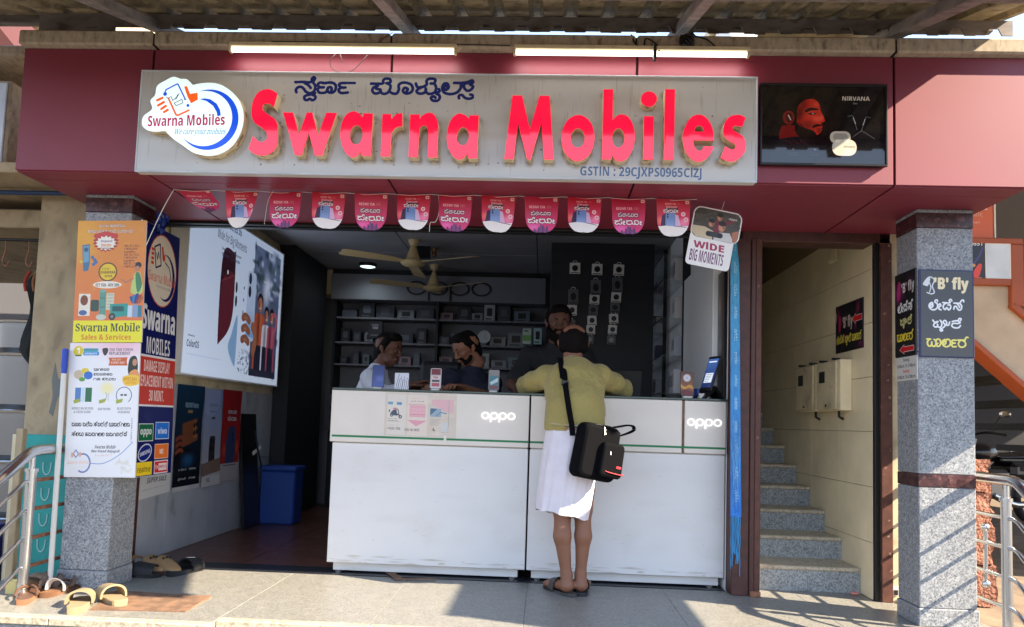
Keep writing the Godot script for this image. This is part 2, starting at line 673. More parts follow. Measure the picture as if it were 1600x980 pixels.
const KN := {
	"la": [[45, 50, 25, 38, 12, 58, 30, 72, 46, 52, 38, 18, 12, 30, 2, 60, 22, 92, 60, 100, 95, 75, 95, 30, 70, 12, 50, 20]],
	"le": [[45, 50, 25, 38, 12, 58, 30, 72, 46, 52, 38, 18, 12, 30, 2, 60, 22, 92, 60, 100, 95, 75, 95, 30, 70, 12, 75, -10, 95, -12, 98, 5], [112, 42, 128, 30, 136, 52, 118, 62, 114, 88, 138, 98]],
	"di": [[5, 15, 85, 15, 78, -12, 96, -24, 108, -5], [50, 18, 20, 35, 8, 65, 28, 95, 50, 72, 72, 97, 94, 70, 85, 40, 62, 42]],
	"s": [[5, 18, 78, 18], [74, 20, 94, 48, 88, 86, 66, 98, 46, 80, 32, 54, 11, 60, 5, 88], [40, 22, 62, 44, 70, 66], [76, 16, 94, -14, 115, -18, 118, 0]],
	"byu": [[2, 10, 20, 35, 55, 25], [55, 30, 20, 50, 10, 80, 35, 98, 52, 80, 50, 60], [50, 85, 75, 100, 95, 75, 95, 35, 80, 10], [85, 112, 105, 135, 88, 145, 78, 125, 100, 110, 130, 80, 150, 40, 132, 10, 112, 30, 130, 60, 165, 70, 182, 30]],
	"ti": [[10, 22, 60, 10, 95, 30, 70, 45, 20, 45, 5, 75, 30, 98, 75, 98, 98, 70], [75, 8, 85, -18, 105, -15, 100, 5]],
	"pa": [[2, 15, 45, 15], [36, 18, 14, 36, 8, 66, 22, 96, 46, 95, 58, 70, 58, 48], [58, 76, 72, 98, 96, 95, 108, 65, 103, 32, 86, 18], [104, 40, 126, 14, 154, 22, 162, 56, 150, 92, 124, 98, 112, 80, 128, 62]],
	"reph": [[55, 22, 15, 22, 5, 38, 20, 55, 42, 56, 18, 58, 2, 78, 15, 98, 52, 96]],
	"r": [[5, 18, 85, 18], [30, 24, 8, 60, 25, 96, 60, 100, 92, 75, 85, 40, 62, 26], [85, 18, 100, -15, 120, -15]],
	"ni": [[5, 18, 60, 18], [50, 22, 20, 45, 15, 85, 45, 98, 60, 75, 85, 98, 100, 70, 90, 35], [60, 18, 70, -15, 95, -12]],
	"ja": [[10, 25, 50, 10, 90, 25, 60, 45, 15, 50, 10, 85, 45, 98, 70, 75, 100, 85, 112, 50]],
	"va": [[2, 18, 55, 18], [45, 20, 15, 45, 15, 85, 45, 98, 60, 70, 85, 98, 100, 70, 95, 35, 120, 12, 150, 30, 148, 85, 120, 98, 106, 78]],
	"da": [[5, 18, 95, 18], [35, 22, 8, 55, 25, 95, 50, 78, 75, 98, 98, 65, 80, 28, 60, 25]],
	"hi": [[5, 20, 70, 20, 80, -10, 100, -15, 105, 10], [60, 25, 28, 40, 10, 70, 35, 98, 60, 80, 85, 98, 110, 70, 98, 45], [125, 40, 142, 30, 150, 55, 130, 65, 128, 92, 152, 100]],
	"ro": [[5, 20, 85, 20], [30, 25, 8, 60, 25, 95, 60, 100, 92, 75, 85, 40], [100, 90, 120, 98, 132, 60, 122, 20, 160, 10, 185, 40, 175, 90, 146, 98, 132, 70], [205, 40, 220, 30, 226, 56, 208, 65, 208, 92, 230, 100]],
	"na": [[5, 18, 70, 18], [55, 22, 20, 45, 12, 85, 42, 98, 60, 72, 85, 98, 104, 65, 92, 30]],
	"ma": [[5, 20, 60, 20], [45, 25, 18, 50, 12, 85, 42, 98, 58, 75, 60, 50, 62, 80, 85, 98, 105, 75, 100, 30, 85, 20]],
	"ga": [[10, 100, 12, 50, 35, 20, 65, 22, 88, 50, 90, 100]],
	"ka": [[5, 18, 90, 18], [48, 20, 30, 55, 12, 58, 15, 88, 45, 95, 60, 75, 75, 95, 95, 78, 80, 55, 50, 58]],
}

# =====================================================================
# materials
# =====================================================================
func plain(c: Color, rough := 0.6, metal := 0.0, spec := 0.5) -> StandardMaterial3D:
	var m := StandardMaterial3D.new()
	m.albedo_color = c
	m.roughness = rough
	m.metallic = metal
	m.metallic_specular = spec
	return m

func noise(sd: int, f: float, oct := 4, kind := FastNoiseLite.TYPE_SIMPLEX_SMOOTH) -> FastNoiseLite:
	var n := FastNoiseLite.new()
	n.seed = sd
	n.frequency = f
	n.noise_type = kind
	n.fractal_octaves = oct
	return n

# a tile of a base colour with soft clouds, fine grain and darker blots; joins at the edges
func mottle(size: int, base: Color, cloud: float, grain: float, sd: int, freq := 0.012, streak := 1.0, blot := Color(0, 0, 0, 0), blot_at := 0.45) -> ImageTexture:
	var a := noise(sd, freq, 5)
	var im := Image.create(size, size, false, Image.FORMAT_RGB8)
	var r := RandomNumberGenerator.new()
	r.seed = sd * 7 + 1
	for y in size:
		var fy := float(y) / size
		var wy := smoothstep(0.8, 1.0, fy)
		for x in size:
			var fx := float(x) / size
			var wx := smoothstep(0.8, 1.0, fx)
			var X := x * streak
			var S := size * streak
			var q := lerpf(lerpf(a.get_noise_2d(X, y), a.get_noise_2d(X - S, y), wx), lerpf(a.get_noise_2d(X, y - size), a.get_noise_2d(X - S, y - size), wx), wy)
			var k := 1.0 + q * cloud + (r.randf() - 0.5) * grain
			var c := Color(base.r * k, base.g * k, base.b * k)
			if blot.a > 0.0: c = c.lerp(Color(blot.r, blot.g, blot.b), blot.a * smoothstep(blot_at - 0.15, blot_at + 0.15, absf(q) * 1.6))
			im.set_pixel(x, y, c)
	return ImageTexture.create_from_image(im)

# crystals of several tones
func grains(size: int, tones: Array, sd: int, freq := 0.14, fine := 0.1) -> ImageTexture:
	var a := noise(sd, freq, 1, FastNoiseLite.TYPE_CELLULAR)
	a.cellular_return_type = FastNoiseLite.RETURN_CELL_VALUE
	var b := noise(sd + 1, freq * 2.3, 1, FastNoiseLite.TYPE_CELLULAR)
	b.cellular_return_type = FastNoiseLite.RETURN_CELL_VALUE
	var cl := noise(sd + 2, 0.012, 3)
	var im := Image.create(size, size, false, Image.FORMAT_RGB8)
	var r := RandomNumberGenerator.new()
	r.seed = sd
	for y in size:
		for x in size:
			var t := (a.get_noise_2d(x, y) * 0.5 + 0.5) * 0.6 + (b.get_noise_2d(x, y) * 0.5 + 0.5) * 0.4 + cl.get_noise_2d(x, y) * 0.12
			var f := clampf(t, 0.0, 0.999) * (tones.size() - 1)
			var i := int(f)
			var c: Color = (tones[i] as Color).lerp(tones[mini(i + 1, tones.size() - 1)], f - i)
			var k := 1.0 + (r.randf() - 0.5) * fine
			im.set_pixel(x, y, Color(c.r * k, c.g * k, c.b * k))
	return ImageTexture.create_from_image(im)

func wrapped(t: Texture2D, per_metre: float, rough := 0.6, spec := 0.5, sy := 1.0) -> StandardMaterial3D:
	var m := plain(Color(1, 1, 1), rough, 0.0, spec)
	m.albedo_texture = t
	m.uv1_triplanar = true
	m.uv1_world_triplanar = true
	m.uv1_triplanar_sharpness = 8.0
	m.uv1_scale = Vector3(per_metre, per_metre * sy, per_metre)
	return m

func print_mat(t: Texture2D, rough := 0.5, spec := 0.5, glow := 0.0) -> StandardMaterial3D:
	var m := plain(Color(1, 1, 1), rough, 0.0, spec)
	m.albedo_texture = t
	if glow > 0.0:
		m.emission_enabled = true
		m.emission_texture = t
		m.emission = Color(1, 1, 1)
		m.emission_operator = BaseMaterial3D.EMISSION_OP_MULTIPLY
		m.emission_energy_multiplier = glow
	return m

func glow_mat(c: Color, e: float, rough := 0.4) -> StandardMaterial3D:
	var m := plain(c, rough)
	m.emission_enabled = true
	m.emission = c
	m.emission_energy_multiplier = e
	return m

func bumped(m: StandardMaterial3D, sd: int, freq: float, depth: float, per_metre: float) -> StandardMaterial3D:
	var n := noise(sd, freq, 4)
	var im := n.get_seamless_image(256, 256)
	im.bump_map_to_normal_map(depth)
	m.normal_enabled = true
	m.normal_texture = ImageTexture.create_from_image(im)
	m.uv1_triplanar = true
	m.uv1_world_triplanar = true
	if m.albedo_texture == null: m.uv1_scale = Vector3.ONE * per_metre
	return m

func c8(r: int, g: int, b: int) -> Color:
	return Color(r / 255.0, g / 255.0, b / 255.0)

func make_materials() -> void:
	M.granite = wrapped(grains(512, [c8(74, 78, 84), c8(122, 126, 131), c8(146, 149, 153), c8(162, 164, 167), c8(196, 197, 198)], 11, 0.15), 1.9, 0.42)
	M.granite_floor = wrapped(grains(512, [c8(98, 97, 93), c8(130, 128, 122), c8(140, 138, 131), c8(150, 147, 140), c8(166, 163, 156)], 23, 0.2), 1.4, 0.38)
	M.granite_stair = wrapped(grains(512, [c8(84, 90, 92), c8(132, 138, 140), c8(162, 167, 168), c8(182, 186, 186)], 31, 0.15), 2.0, 0.45)
	M.granite_nosing = wrapped(grains(256, [c8(140, 130, 112), c8(190, 178, 155), c8(205, 195, 172)], 33, 0.16), 2.0, 0.5)
	M.granite_red = wrapped(grains(256, [c8(38, 22, 24), c8(66, 38, 40), c8(84, 52, 52), c8(120, 86, 84)], 41, 0.06), 2.6, 0.3)
	M.granite_black = wrapped(grains(256, [c8(22, 24, 30), c8(34, 36, 43), c8(46, 48, 56)], 43, 0.2), 2.5, 0.35)
	M.acp = wrapped(mottle(256, c8(128, 12, 47), 0.05, 0.01, 51, 0.01), 0.5, 0.6, 0.74)
	M.acp.clearcoat_enabled = true
	M.acp.clearcoat = 0.08
	M.acp.clearcoat_roughness = 0.3
	M.gap = plain(c8(18, 14, 14), 0.9)
	M.cap = wrapped(mottle(512, c8(178, 163, 142), 0.2, 0.05, 61, 0.02, 2.5, Color(0.3, 0.25, 0.19, 0.3), 0.7), 1.0, 0.8)
	M.board = plain(c8(205, 203, 196), 0.4)
	M.sheet = wrapped(mottle(512, c8(150, 136, 108), 0.3, 0.05, 71, 0.014, 1.0, Color(0.3, 0.23, 0.15, 0.35), 0.6), 1.2, 0.7)
	M.sheet_white = wrapped(mottle(256, c8(205, 212, 220), 0.12, 0.03, 73), 1.0, 0.5)
	M.beam = wrapped(mottle(256, c8(126, 118, 114), 0.3, 0.06, 75, 0.03, 0.4, Color(0.28, 0.19, 0.14, 0.4), 0.65), 1.6, 0.65)
	M.white = wrapped(mottle(512, c8(226, 225, 223), 0.05, 0.01, 81, 0.008, 0.7, Color(0.74, 0.69, 0.6, 0.14), 0.7), 0.8, 0.32)
	M.apron = wrapped(mottle(256, c8(226, 218, 208), 0.04, 0.01, 83, 0.01), 0.9, 0.3)
	M.cream = wrapped(mottle(512, c8(212, 196, 160), 0.14, 0.03, 85, 0.01, 1.0, Color(0.5, 0.43, 0.32, 0.2), 0.7), 0.7, 0.75)
	M.cream_old = wrapped(mottle(512, c8(172, 153, 122), 0.16, 0.03, 87, 0.008, 1.6, Color(0.36, 0.3, 0.22, 0.16), 0.6), 0.8, 0.85)
	M.tile_cream = wrapped(mottle(256, c8(238, 222, 184), 0.07, 0.015, 89, 0.012), 0.9, 0.38)
	M.grout = plain(c8(150, 130, 100), 0.9)
	M.marble = wrapped(mottle(512, c8(172, 175, 180), 0.1, 0.02, 91, 0.006, 1.6, Color(0.4, 0.42, 0.46, 0.3), 0.75), 0.8, 0.35)
	M.brown = wrapped(mottle(512, c8(78, 45, 39), 0.2, 0.04, 95, 0.02, 1.0, Color(0.62, 0.45, 0.36, 0.5), 1.1), 1.4, 0.5)
	M.brown_chipped = wrapped(mottle(512, c8(90, 53, 43), 0.25, 0.05, 97, 0.02, 1.0, Color(0.72, 0.56, 0.46, 0.7), 0.88), 1.2, 0.55)
	M.black = plain(c8(16, 16, 18), 0.5)
	M.dark = plain(c8(30, 32, 38), 0.6)
	M.plastic_black = plain(c8(20, 20, 22), 0.35)
	M.wood_tile = wrapped(mottle(512, c8(104, 66, 54), 0.35, 0.05, 99, 0.01, 5.0), 0.9, 0.3)
	M.ceiling = wrapped(mottle(256, c8(150, 148, 152), 0.08, 0.02, 101), 0.7, 0.6)
	M.inner = plain(c8(126, 126, 132), 0.7)
	M.inner_white = plain(c8(238, 238, 236), 0.45)
	M.steel = plain(c8(205, 205, 205), 0.24, 1.0)
	M.steel_dull = plain(c8(130, 128, 126), 0.42, 1.0)
	M.rust = wrapped(mottle(128, c8(140, 92, 66), 0.4, 0.1, 103, 0.06), 3.0, 0.6)
	M.asphalt = wrapped(mottle(512, c8(82, 78, 74), 0.2, 0.16, 105, 0.02), 0.5, 0.9)
	M.yard = wrapped(mottle(512, c8(126, 110, 94), 0.25, 0.1, 107, 0.02), 0.45, 0.9)
	M.laterite = wrapped(mottle(512, c8(150, 102, 84), 0.35, 0.12, 109, 0.05, 1.0, Color(0.3, 0.17, 0.13, 0.6), 0.62), 2.2, 0.95)
	bumped(M.laterite, 110, 0.06, 8.0, 2.2)
	M.orange = wrapped(mottle(256, c8(152, 76, 45), 0.1, 0.03, 111), 0.9, 0.6)
	M.parapet = wrapped(mottle(256, c8(180, 162, 140), 0.12, 0.03, 113, 0.012), 0.7, 0.8)
	M.teal = wrapped(mottle(256, c8(32, 146, 138), 0.15, 0.04, 115, 0.014), 1.0, 0.55)
	M.fan = plain(c8(206, 180, 130), 0.4)
	M.glass_edge = plain(c8(58, 76, 72), 0.15)
	M.glass = plain(Color(0.75, 0.85, 0.82, 0.1), 0.05)
	M.glass.transparency = BaseMaterial3D.TRANSPARENCY_ALPHA
	M.green = plain(c8(24, 124, 74), 0.45)
	M.tan_foam = plain(c8(150, 132, 102), 0.85)
	M.leather = plain(c8(128, 90, 64), 0.7)
	M.leather_dark = plain(c8(92, 62, 46), 0.6)
	M.rubber = plain(c8(34, 36, 40), 0.6)
	M.cardboard = wrapped(mottle(256, c8(124, 96, 76), 0.35, 0.05, 117, 0.02, 1.0, Color(0.5, 0.35, 0.25, 0.5), 0.6), 2.0, 0.85)
	M.blue = plain(c8(30, 70, 150), 0.5)
	M.paper = plain(c8(225, 222, 214), 0.8)
	M.skin = plain(c8(142, 96, 72), 0.55)
	M.skin.subsurf_scatter_enabled = true
	M.skin.subsurf_scatter_strength = 0.06
	M.skin_dark = plain(c8(98, 62, 46), 0.6)
	M.hair = plain(c8(18, 14, 13), 0.8, 0.0, 0.25)
	M.shirt = bumped(wrapped(mottle(512, c8(162, 147, 86), 0.06, 0.07, 121, 0.05, 6.0), 3.0, 0.8), 122, 0.03, 3.0, 3.0)
	M.shirt.rim_enabled = true
	M.shirt.rim = 0.3
	M.lungi = wrapped(mottle(256, c8(228, 222, 230), 0.03, 0.03, 123, 0.02), 2.0, 0.85)
	M.bag = plain(c8(14, 14, 17), 0.9, 0.0, 0.2)
	M.cloth_navy = plain(c8(26, 30, 48), 0.8)
	M.cloth_black = plain(c8(24, 24, 28), 0.8)
	M.cloth_white = plain(c8(196, 200, 210), 0.8)

# =====================================================================
# structure: ground, shell
# =====================================================================
func build_ground() -> void:
	var g := Geo.new()
	g.quad(Vector3(-250, -0.78, 250), Vector3(250, -0.78, 250), Vector3(250, -0.78, -250), Vector3(-250, -0.78, -250), Vector3.UP)
	struct("street", g, M.asphalt)
	g = Geo.new()
	g.box(Vector3(2.16, -0.76, -16), Vector3(14, -0.08, 0.45), 0.01)
	struct("yard", g, M.yard)
	g = Geo.new()
	g.box(Vector3(-9, -0.76, -12), Vector3(-2.76, -0.12, 0.5), 0.01)
	struct("side_yard", g, M.yard)

	# raised granite platform in front of the shop, slabs with open joints
	var pf := struct("platform", _boxgeo(Vector3(-2.74, -0.76, -0.13), Vector3(2.14, -0.03, 0.98)), M.granite_stair)
	var xs := [-2.74, -2.07, -1.382, -0.72, -0.06, 0.68, 1.41, 2.14]
	for i in xs.size() - 1:
		var front := 1.098 if i < 2 else 1.02
		var e := Geo.new()
		e.box(Vector3(xs[i] + 0.0004, -0.03, 0.03), Vector3(xs[i + 1] - 0.0004, 0.0, front - 0.05), 0.0015)
		obj("slab", e, M.granite_floor, pf)
		e = Geo.new()
		e.box(Vector3(xs[i] + 0.001, -0.034, front - 0.049), Vector3(xs[i + 1] - 0.001, 0.0, front), 0.004)
		obj("edge_strip", e, M.granite_nosing, pf)
	var ds := Geo.new()
	ds.box(Vector3(1.188, -0.03, -0.051), Vector3(1.7935, 0.0, 0.0294), 0.001)
	obj("slab", ds, M.granite_floor, pf)
	# steps down to the street
	for k in 3:
		var y := -0.19 * (k + 1)
		var e := Geo.new()
		e.box(Vector3(-1.36, -0.77, 0.99 + 0.3 * k), Vector3(2.1, y - 0.03, 1.28 + 0.3 * k))
		e.box(Vector3(-1.36, y - 0.03, 0.99 + 0.3 * k), Vector3(2.1, y, 1.31 + 0.3 * k), 0.004)
		obj("step", e, M.granite_floor, pf)
	var le := Geo.new()
	le.box(Vector3(-2.74, -0.77, 0.98), Vector3(-1.38, -0.035, 1.085), 0.003)
	obj("riser", le, M.granite_stair, pf)

	# threshold and shop floor
	struct("threshold", _boxgeo(Vector3(-2.34, -0.02, -0.16), Vector3(1.03, 0.004, 0.028), 0.002), M.granite_black)
	var fl := struct("shop_floor", _boxgeo(Vector3(-2.36, -0.2, -3.3), Vector3(1.04, -0.012, -0.13)), M.grout)
	for i in 6:
		for j in 6:
			var x0 := -2.34 + 0.58 * i
			var z0 := -0.165 - 0.54 * j
			var e := Geo.new()
			e.box(Vector3(x0 + 0.001, -0.012, z0 - 0.539), Vector3(minf(x0 + 0.579, 1.02), 0.0, z0 - 0.001), 0.001)
			obj("floor_tile", e, M.wood_tile, fl)

func _boxgeo(lo: Vector3, hi: Vector3, ch := 0.0) -> Geo:
	var g := Geo.new()
	g.box(lo, hi, ch)
	return g

func build_shell() -> void:
	# left wall of the shop: cream paint above marble tiles
	var lw := struct("left_wall", _boxgeo(Vector3(-2.56, -0.1, -3.4), Vector3(-2.35, 2.6, 0.3)), M.cream)
	for i in 6:
		for j in 2:
			var e := Geo.new()
			e.box(Vector3(-2.352, 0.002 + 0.53 * j, -3.2 + 0.57 * i), Vector3(-2.338, 0.53 + 0.53 * j - 0.001, -3.2 + 0.57 * i + 0.569), 0.001)
			obj("wall_tile", e, M.marble, lw)
	struct("back_wall", _boxgeo(Vector3(-2.36, -0.1, -3.5), Vector3(1.3, 2.6, -3.3)), M.inner)
	struct("right_wall", _boxgeo(Vector3(1.032, -0.1, -4.9), Vector3(1.186, 3.4, 0.0)), M.inner_white)
	# dark suspended ceiling in panels with open seams
	var ce := struct("ceiling", _boxgeo(Vector3(-2.4, 2.40, -3.4), Vector3(1.1, 2.46, 0.1)), M.black)
	for i in 3:
		for j in 3:
			var x0 := -2.35 + 1.13 * i
			var z0 := -0.15 - 1.06 * j
			var e := Geo.new()
			e.box(Vector3(x0 + 0.004, 2.372, z0 - 1.052), Vector3(x0 + 1.126, 2.4, z0 - 0.004), 0.002)
			obj("ceiling_panel", e, M.ceiling, ce)
	# roof slab and wall above the ceiling
	struct("roof_slab", _boxgeo(Vector3(-2.56, 2.47, -5.0), Vector3(2.2, 2.6, 0.79)), M.cream_old)
	# rolling shutter box over the opening
	var sb := thing("shutter_box", "long black rolling shutter box across the top of the shop opening", "shutter box", Vector3(-0.2, 1.945, 0.0))
	var e2 := at(sb)
	e2.box(Vector3(-2.33, 1.974, 0.0), Vector3(1.03, 2.36, 0.11), 0.004)
	obj("housing", e2, M.black, sb)
	e2 = at(sb)
	e2.box(Vector3(-2.33, 1.968, 0.04), Vector3(1.03, 1.9735, 0.07), 0.001)
	obj("slot_lip", e2, M.dark, sb)
	var t := thing("shutter_guide", "narrow brown shutter guide rail behind the left granite pillar", "shutter guide", Vector3(-2.3, 0, 0.16))
	var q := at(t)
	q.box(Vector3(-2.335, 0.0, 0.10), Vector3(-2.262, 1.98, 0.175), 0.004)
	obj("channel", q, M.brown, t)
	# brown shutter post between the shop and the stair
	t = thing("shutter_post", "brown painted steel shutter post between shop counter and stairs, base rusted", "post", Vector3(1.11, 0, 0.1))
	t.rotation.z = deg_to_rad(0.7)
	q = at(t)
	q.box(Vector3(1.036, 0.0, -0.02), Vector3(1.128, 1.95, 0.125), 0.004)
	obj("channel", q, M.brown, t)
	q = at(t)
	q.box(Vector3(1.1285, 0.0, 0.02), Vector3(1.152, 1.95, 0.135), 0.003)
	obj("guide_lip", q, M.brown, t)
	q = at(t)
	q.box(Vector3(1.1525, 0.0, -0.01), Vector3(1.187, 1.95, 0.13), 0.004)
	obj("door_jamb", q, M.brown_chipped, t)
	q = at(t)
	q.box(Vector3(1.130, 0.0, 0.1355), Vector3(1.186, 0.03, 0.15), 0.003)
	obj("foot_plate", q, M.rust, t)
	# stair door frame: lintel and right jamb
	t = thing("door_frame", "brown painted frame around the stair doorway, paint flaking on its right jamb", "door frame", Vector3(1.5, 0, 0.1))
	q = at(t)
	q.box(Vector3(1.08, 1.935, -0.02), Vector3(1.885, 2.0, 0.125), 0.004)
	obj("lintel", q, M.brown, t)
	q = at(t)
	q.box(Vector3(1.7945, 0.0, 0.1), Vector3(1.822, 1.934, 0.13), 0.003)
	obj("inner_jamb", q, M.black, t)
	q = at(t)
	q.box(Vector3(1.8225, 0.0, 0.1255), Vector3(1.882, 1.934, 0.145), 0.003)
	obj("jamb", q, M.brown_chipped, t)
	# cream wall end beside it
	struct("wall_end", _boxgeo(Vector3(1.8228, -0.05, -4.9), Vector3(2.14, 2.47, 0.125), 0.004), M.cream)

func build_canopy() -> void:
	# corrugated sheet roof that slopes down towards the street
	var c := thing("canopy", "weathered corrugated sheet canopy on steel rafters above the sign band", "canopy", Vector3(-0.3, 2.6, 0.9))
	var slope := -0.32
	var z0 := 0.55
	var z1 := 1.87
	var yr := func(z: float) -> float: return 2.85 + slope * (z - 0.75)
	# four overlapping sheets with trapezoid ribs
	var rib := [0.0, 0.0, 0.055, 0.0, 0.075, 0.028, 0.105, 0.028, 0.125, 0.0, 0.18, 0.0]
	for s in 5:
		var g := at(c)
		var xa := -3.2 + 1.06 * s + 0.004
		var lift := 0.003 * (s % 2)
		for k in 6:
			for i in range(0, 10, 2):
				var x_a: float = xa + 0.18 * k + rib[i]
				var x_b: float = xa + 0.18 * k + rib[i + 2]
				x_a = minf(x_a, 2.1); x_b = minf(x_b, 2.1)
				if x_b <= x_a: continue
				var ya: float = rib[i + 1] + lift
				var yb: float = rib[i + 3] + lift
				var A := Vector3(x_a, yr.call(z0) + ya, z0)
				var B := Vector3(x_b, yr.call(z0) + yb, z0)
				var C := Vector3(x_b, yr.call(z1) + yb, z1)
				var D := Vector3(x_a, yr.call(z1) + ya, z1)
				var th := Vector3(0, 0.0016, 0)
				g.quad(A, B, C, D, Vector3.DOWN)
				g.quad(A + th, B + th, C + th, D + th, Vector3.UP)
				g.quad(D, C, C + th, D + th, Vector3.BACK)
		obj("roof_sheet", g, M.sheet, c)
	# purlins across
	for p in [[0.72, 0.03], [1.30, 0.03], [1.78, 0.03]]:
		var g := at(c)
		var y: float = yr.call(p[0]) - 0.003
		g.box(Vector3(-3.1, y - 0.042, p[0] - 0.02), Vector3(2.085, y, p[0] + 0.02), 0.003)
		obj("purlin", g, M.beam, c)
	# rafters
	for x in [-2.95, -1.93, -0.70, 0.59, 1.58]:
		var g := at(c)
		var w := 0.05 if x < 1.0 else 0.075
		var off := -0.046 - 0.026
		g.bar(Vector3(x, yr.call(0.60) + off, 0.60), Vector3(x, yr.call(1.8) + off, 1.8), w, 0.05, 0.003)
		obj("rafter", g, M.beam, c)
	# ribbed closure strip under the sheet: daylight shows through its notches
	var w := thing("ribbed_closure", "dark ribbed closure strip above the coping with daylight in its notches", "closure strip", Vector3(-0.2, 2.73, 0.85))
	var hl := at(w)
	hl.box(Vector3(-2.5, 2.69, 0.85), Vector3(-2.12, 2.80, 0.856))
	hl.box(Vector3(-2.1199, 2.735, 0.85), Vector3(-1.9001, 2.80, 0.856))
	obj("plain_piece", hl, M.beam, w)
	for s in 4:
		var h := at(w)
		var xa := -1.9 + 1.0 * s
		for k in 6:
			var x := xa + k * 0.1667
			var j := rng.randf_range(-0.003, 0.004)
			h.prism(PackedVector2Array([Vector2(x, 2.80), Vector2(x, 2.7285 + j), Vector2(x + 0.046, 2.7285 + j), Vector2(x + 0.062, 2.758 + j), Vector2(x + 0.102, 2.758 + j), Vector2(x + 0.118, 2.7285), Vector2(x + 0.1667, 2.7285), Vector2(x + 0.1667, 2.80)]), 0.85, 0.856)
		obj("ribbed_piece", h, M.beam, w)

func build_fascia() -> void:
	# maroon composite panels on the sign band, each with an open seam beside it
	var f := thing("sign_band", "maroon composite panel band across the shop front under the canopy", "fascia", Vector3(-0.2, 1.995, 0.5))
	var xs := [-2.505, -1.877, -0.747, 0.383, 1.53, 2.105]
	var gb := at(f)
	gb.box(Vector3(-2.50, 2.0, 0.15), Vector3(2.10, 2.6, 0.918))
	obj("backing", gb, M.gap, f)
	for i in 5:
		var a: float = xs[i] + (0.005 if i else 0.0)
		var b: float = xs[i + 1] - (0.005 if i < 4 else 0.0)
		var g := at(f)
		g.box(Vector3(a, 1.995, 0.918), Vector3(b, 2.583, 0.93), 0.002)
		obj("face_panel", g, M.acp, f)
		g = at(f)
		g.box(Vector3(a, 1.990, 0.802), Vector3(b, 2.0, 0.917), 0.001)
		obj("soffit_lip", g, M.acp, f)
		g = at(f)
		g.box(Vector3(a, 1.990, 0.112), Vector3(b, 2.0, 0.797), 0.001)
		obj("soffit_panel", g, M.acp, f)
	for s in [-2.505, 2.105]:
		var g := at(f)
		g.box(Vector3(minf(s, s - signf(s) * 0.006), 2.001, 0.15), Vector3(maxf(s, s - signf(s) * 0.006), 2.583, 0.917), 0.001)
		obj("end_panel", g, M.acp, f)
	# beige coping
	var c := thing("coping", "stained beige coping strip along the top of the maroon sign band", "coping", Vector3(-0.2, 2.585, 0.9))
	var cx := [-2.515, -1.863, -0.747, 0.373, 1.525, 2.5]
	for i in 5:
		var g := at(c)
		g.box(Vector3(cx[i] + 0.004, 2.585, 0.80), Vector3(cx[i + 1] - 0.004, 2.655, 0.972), 0.008)
		obj("coping_block", g, M.cap, c)
	var gg := at(c)
	gg.box(Vector3(-2.50, 2.59, 0.81), Vector3(2.49, 2.645, 0.962))
	obj("joint_fill", gg, M.gap, c)

func pillar(label: String, x0: float, x1: float, zb: float, zf: float, band: bool) -> Node3D:
	var t := thing("granite_pillar", label, "pillar", Vector3((x0 + x1) / 2, 0, (zb + zf) / 2), "granite clad pillars of the shop front")
	var g := at(t)
	var hs := [[0.083, 0.645], [0.708, 1.29], [1.292, 1.898]] if band else [[0.09, 0.66], [0.662, 1.28], [1.282, 1.898]]
	for h in hs:
		g = at(t)
		g.box(Vector3(x0, h[0], zb), Vector3(x1, h[1], zf), 0.004)
		obj("shaft_slab", g, M.granite, t)
	g = at(t)
	g.box(Vector3(x0 - 0.007, 0.0, zb), Vector3(x1 + 0.007, hs[0][0] - 0.001, zf + 0.007), 0.004)
	obj("plinth", g, M.granite, t)
	if band:
		g = at(t)
		g.box(Vector3(x0 - 0.001, 0.6465, zb), Vector3(x1 + 0.001, 0.7065, zf + 0.001), 0.002)
		obj("dark_band", g, M.granite_red, t)
	g = at(t)
	g.box(Vector3(x0 - 0.002, 1.899, zb), Vector3(x1 + 0.002, 1.972, zf + 0.002), 0.002)
	obj("top_band", g, M.granite_red, t)
	g = at(t)
	g.box(Vector3(x0 - 0.003, 1.9725, zb), Vector3(x1 + 0.003, 1.989, zf + 0.003), 0.003)
	obj("capping", g, M.granite, t)
	return t

func build_pillars() -> void:
	pillar("grey granite pillar at the left, wrapped in shop posters", -2.378, -2.134, 0.36, 0.582, false)
	pillar("grey granite pillar at the right with dark red band and parlour sign", 1.79, 2.055, 0.39, 0.6, true)

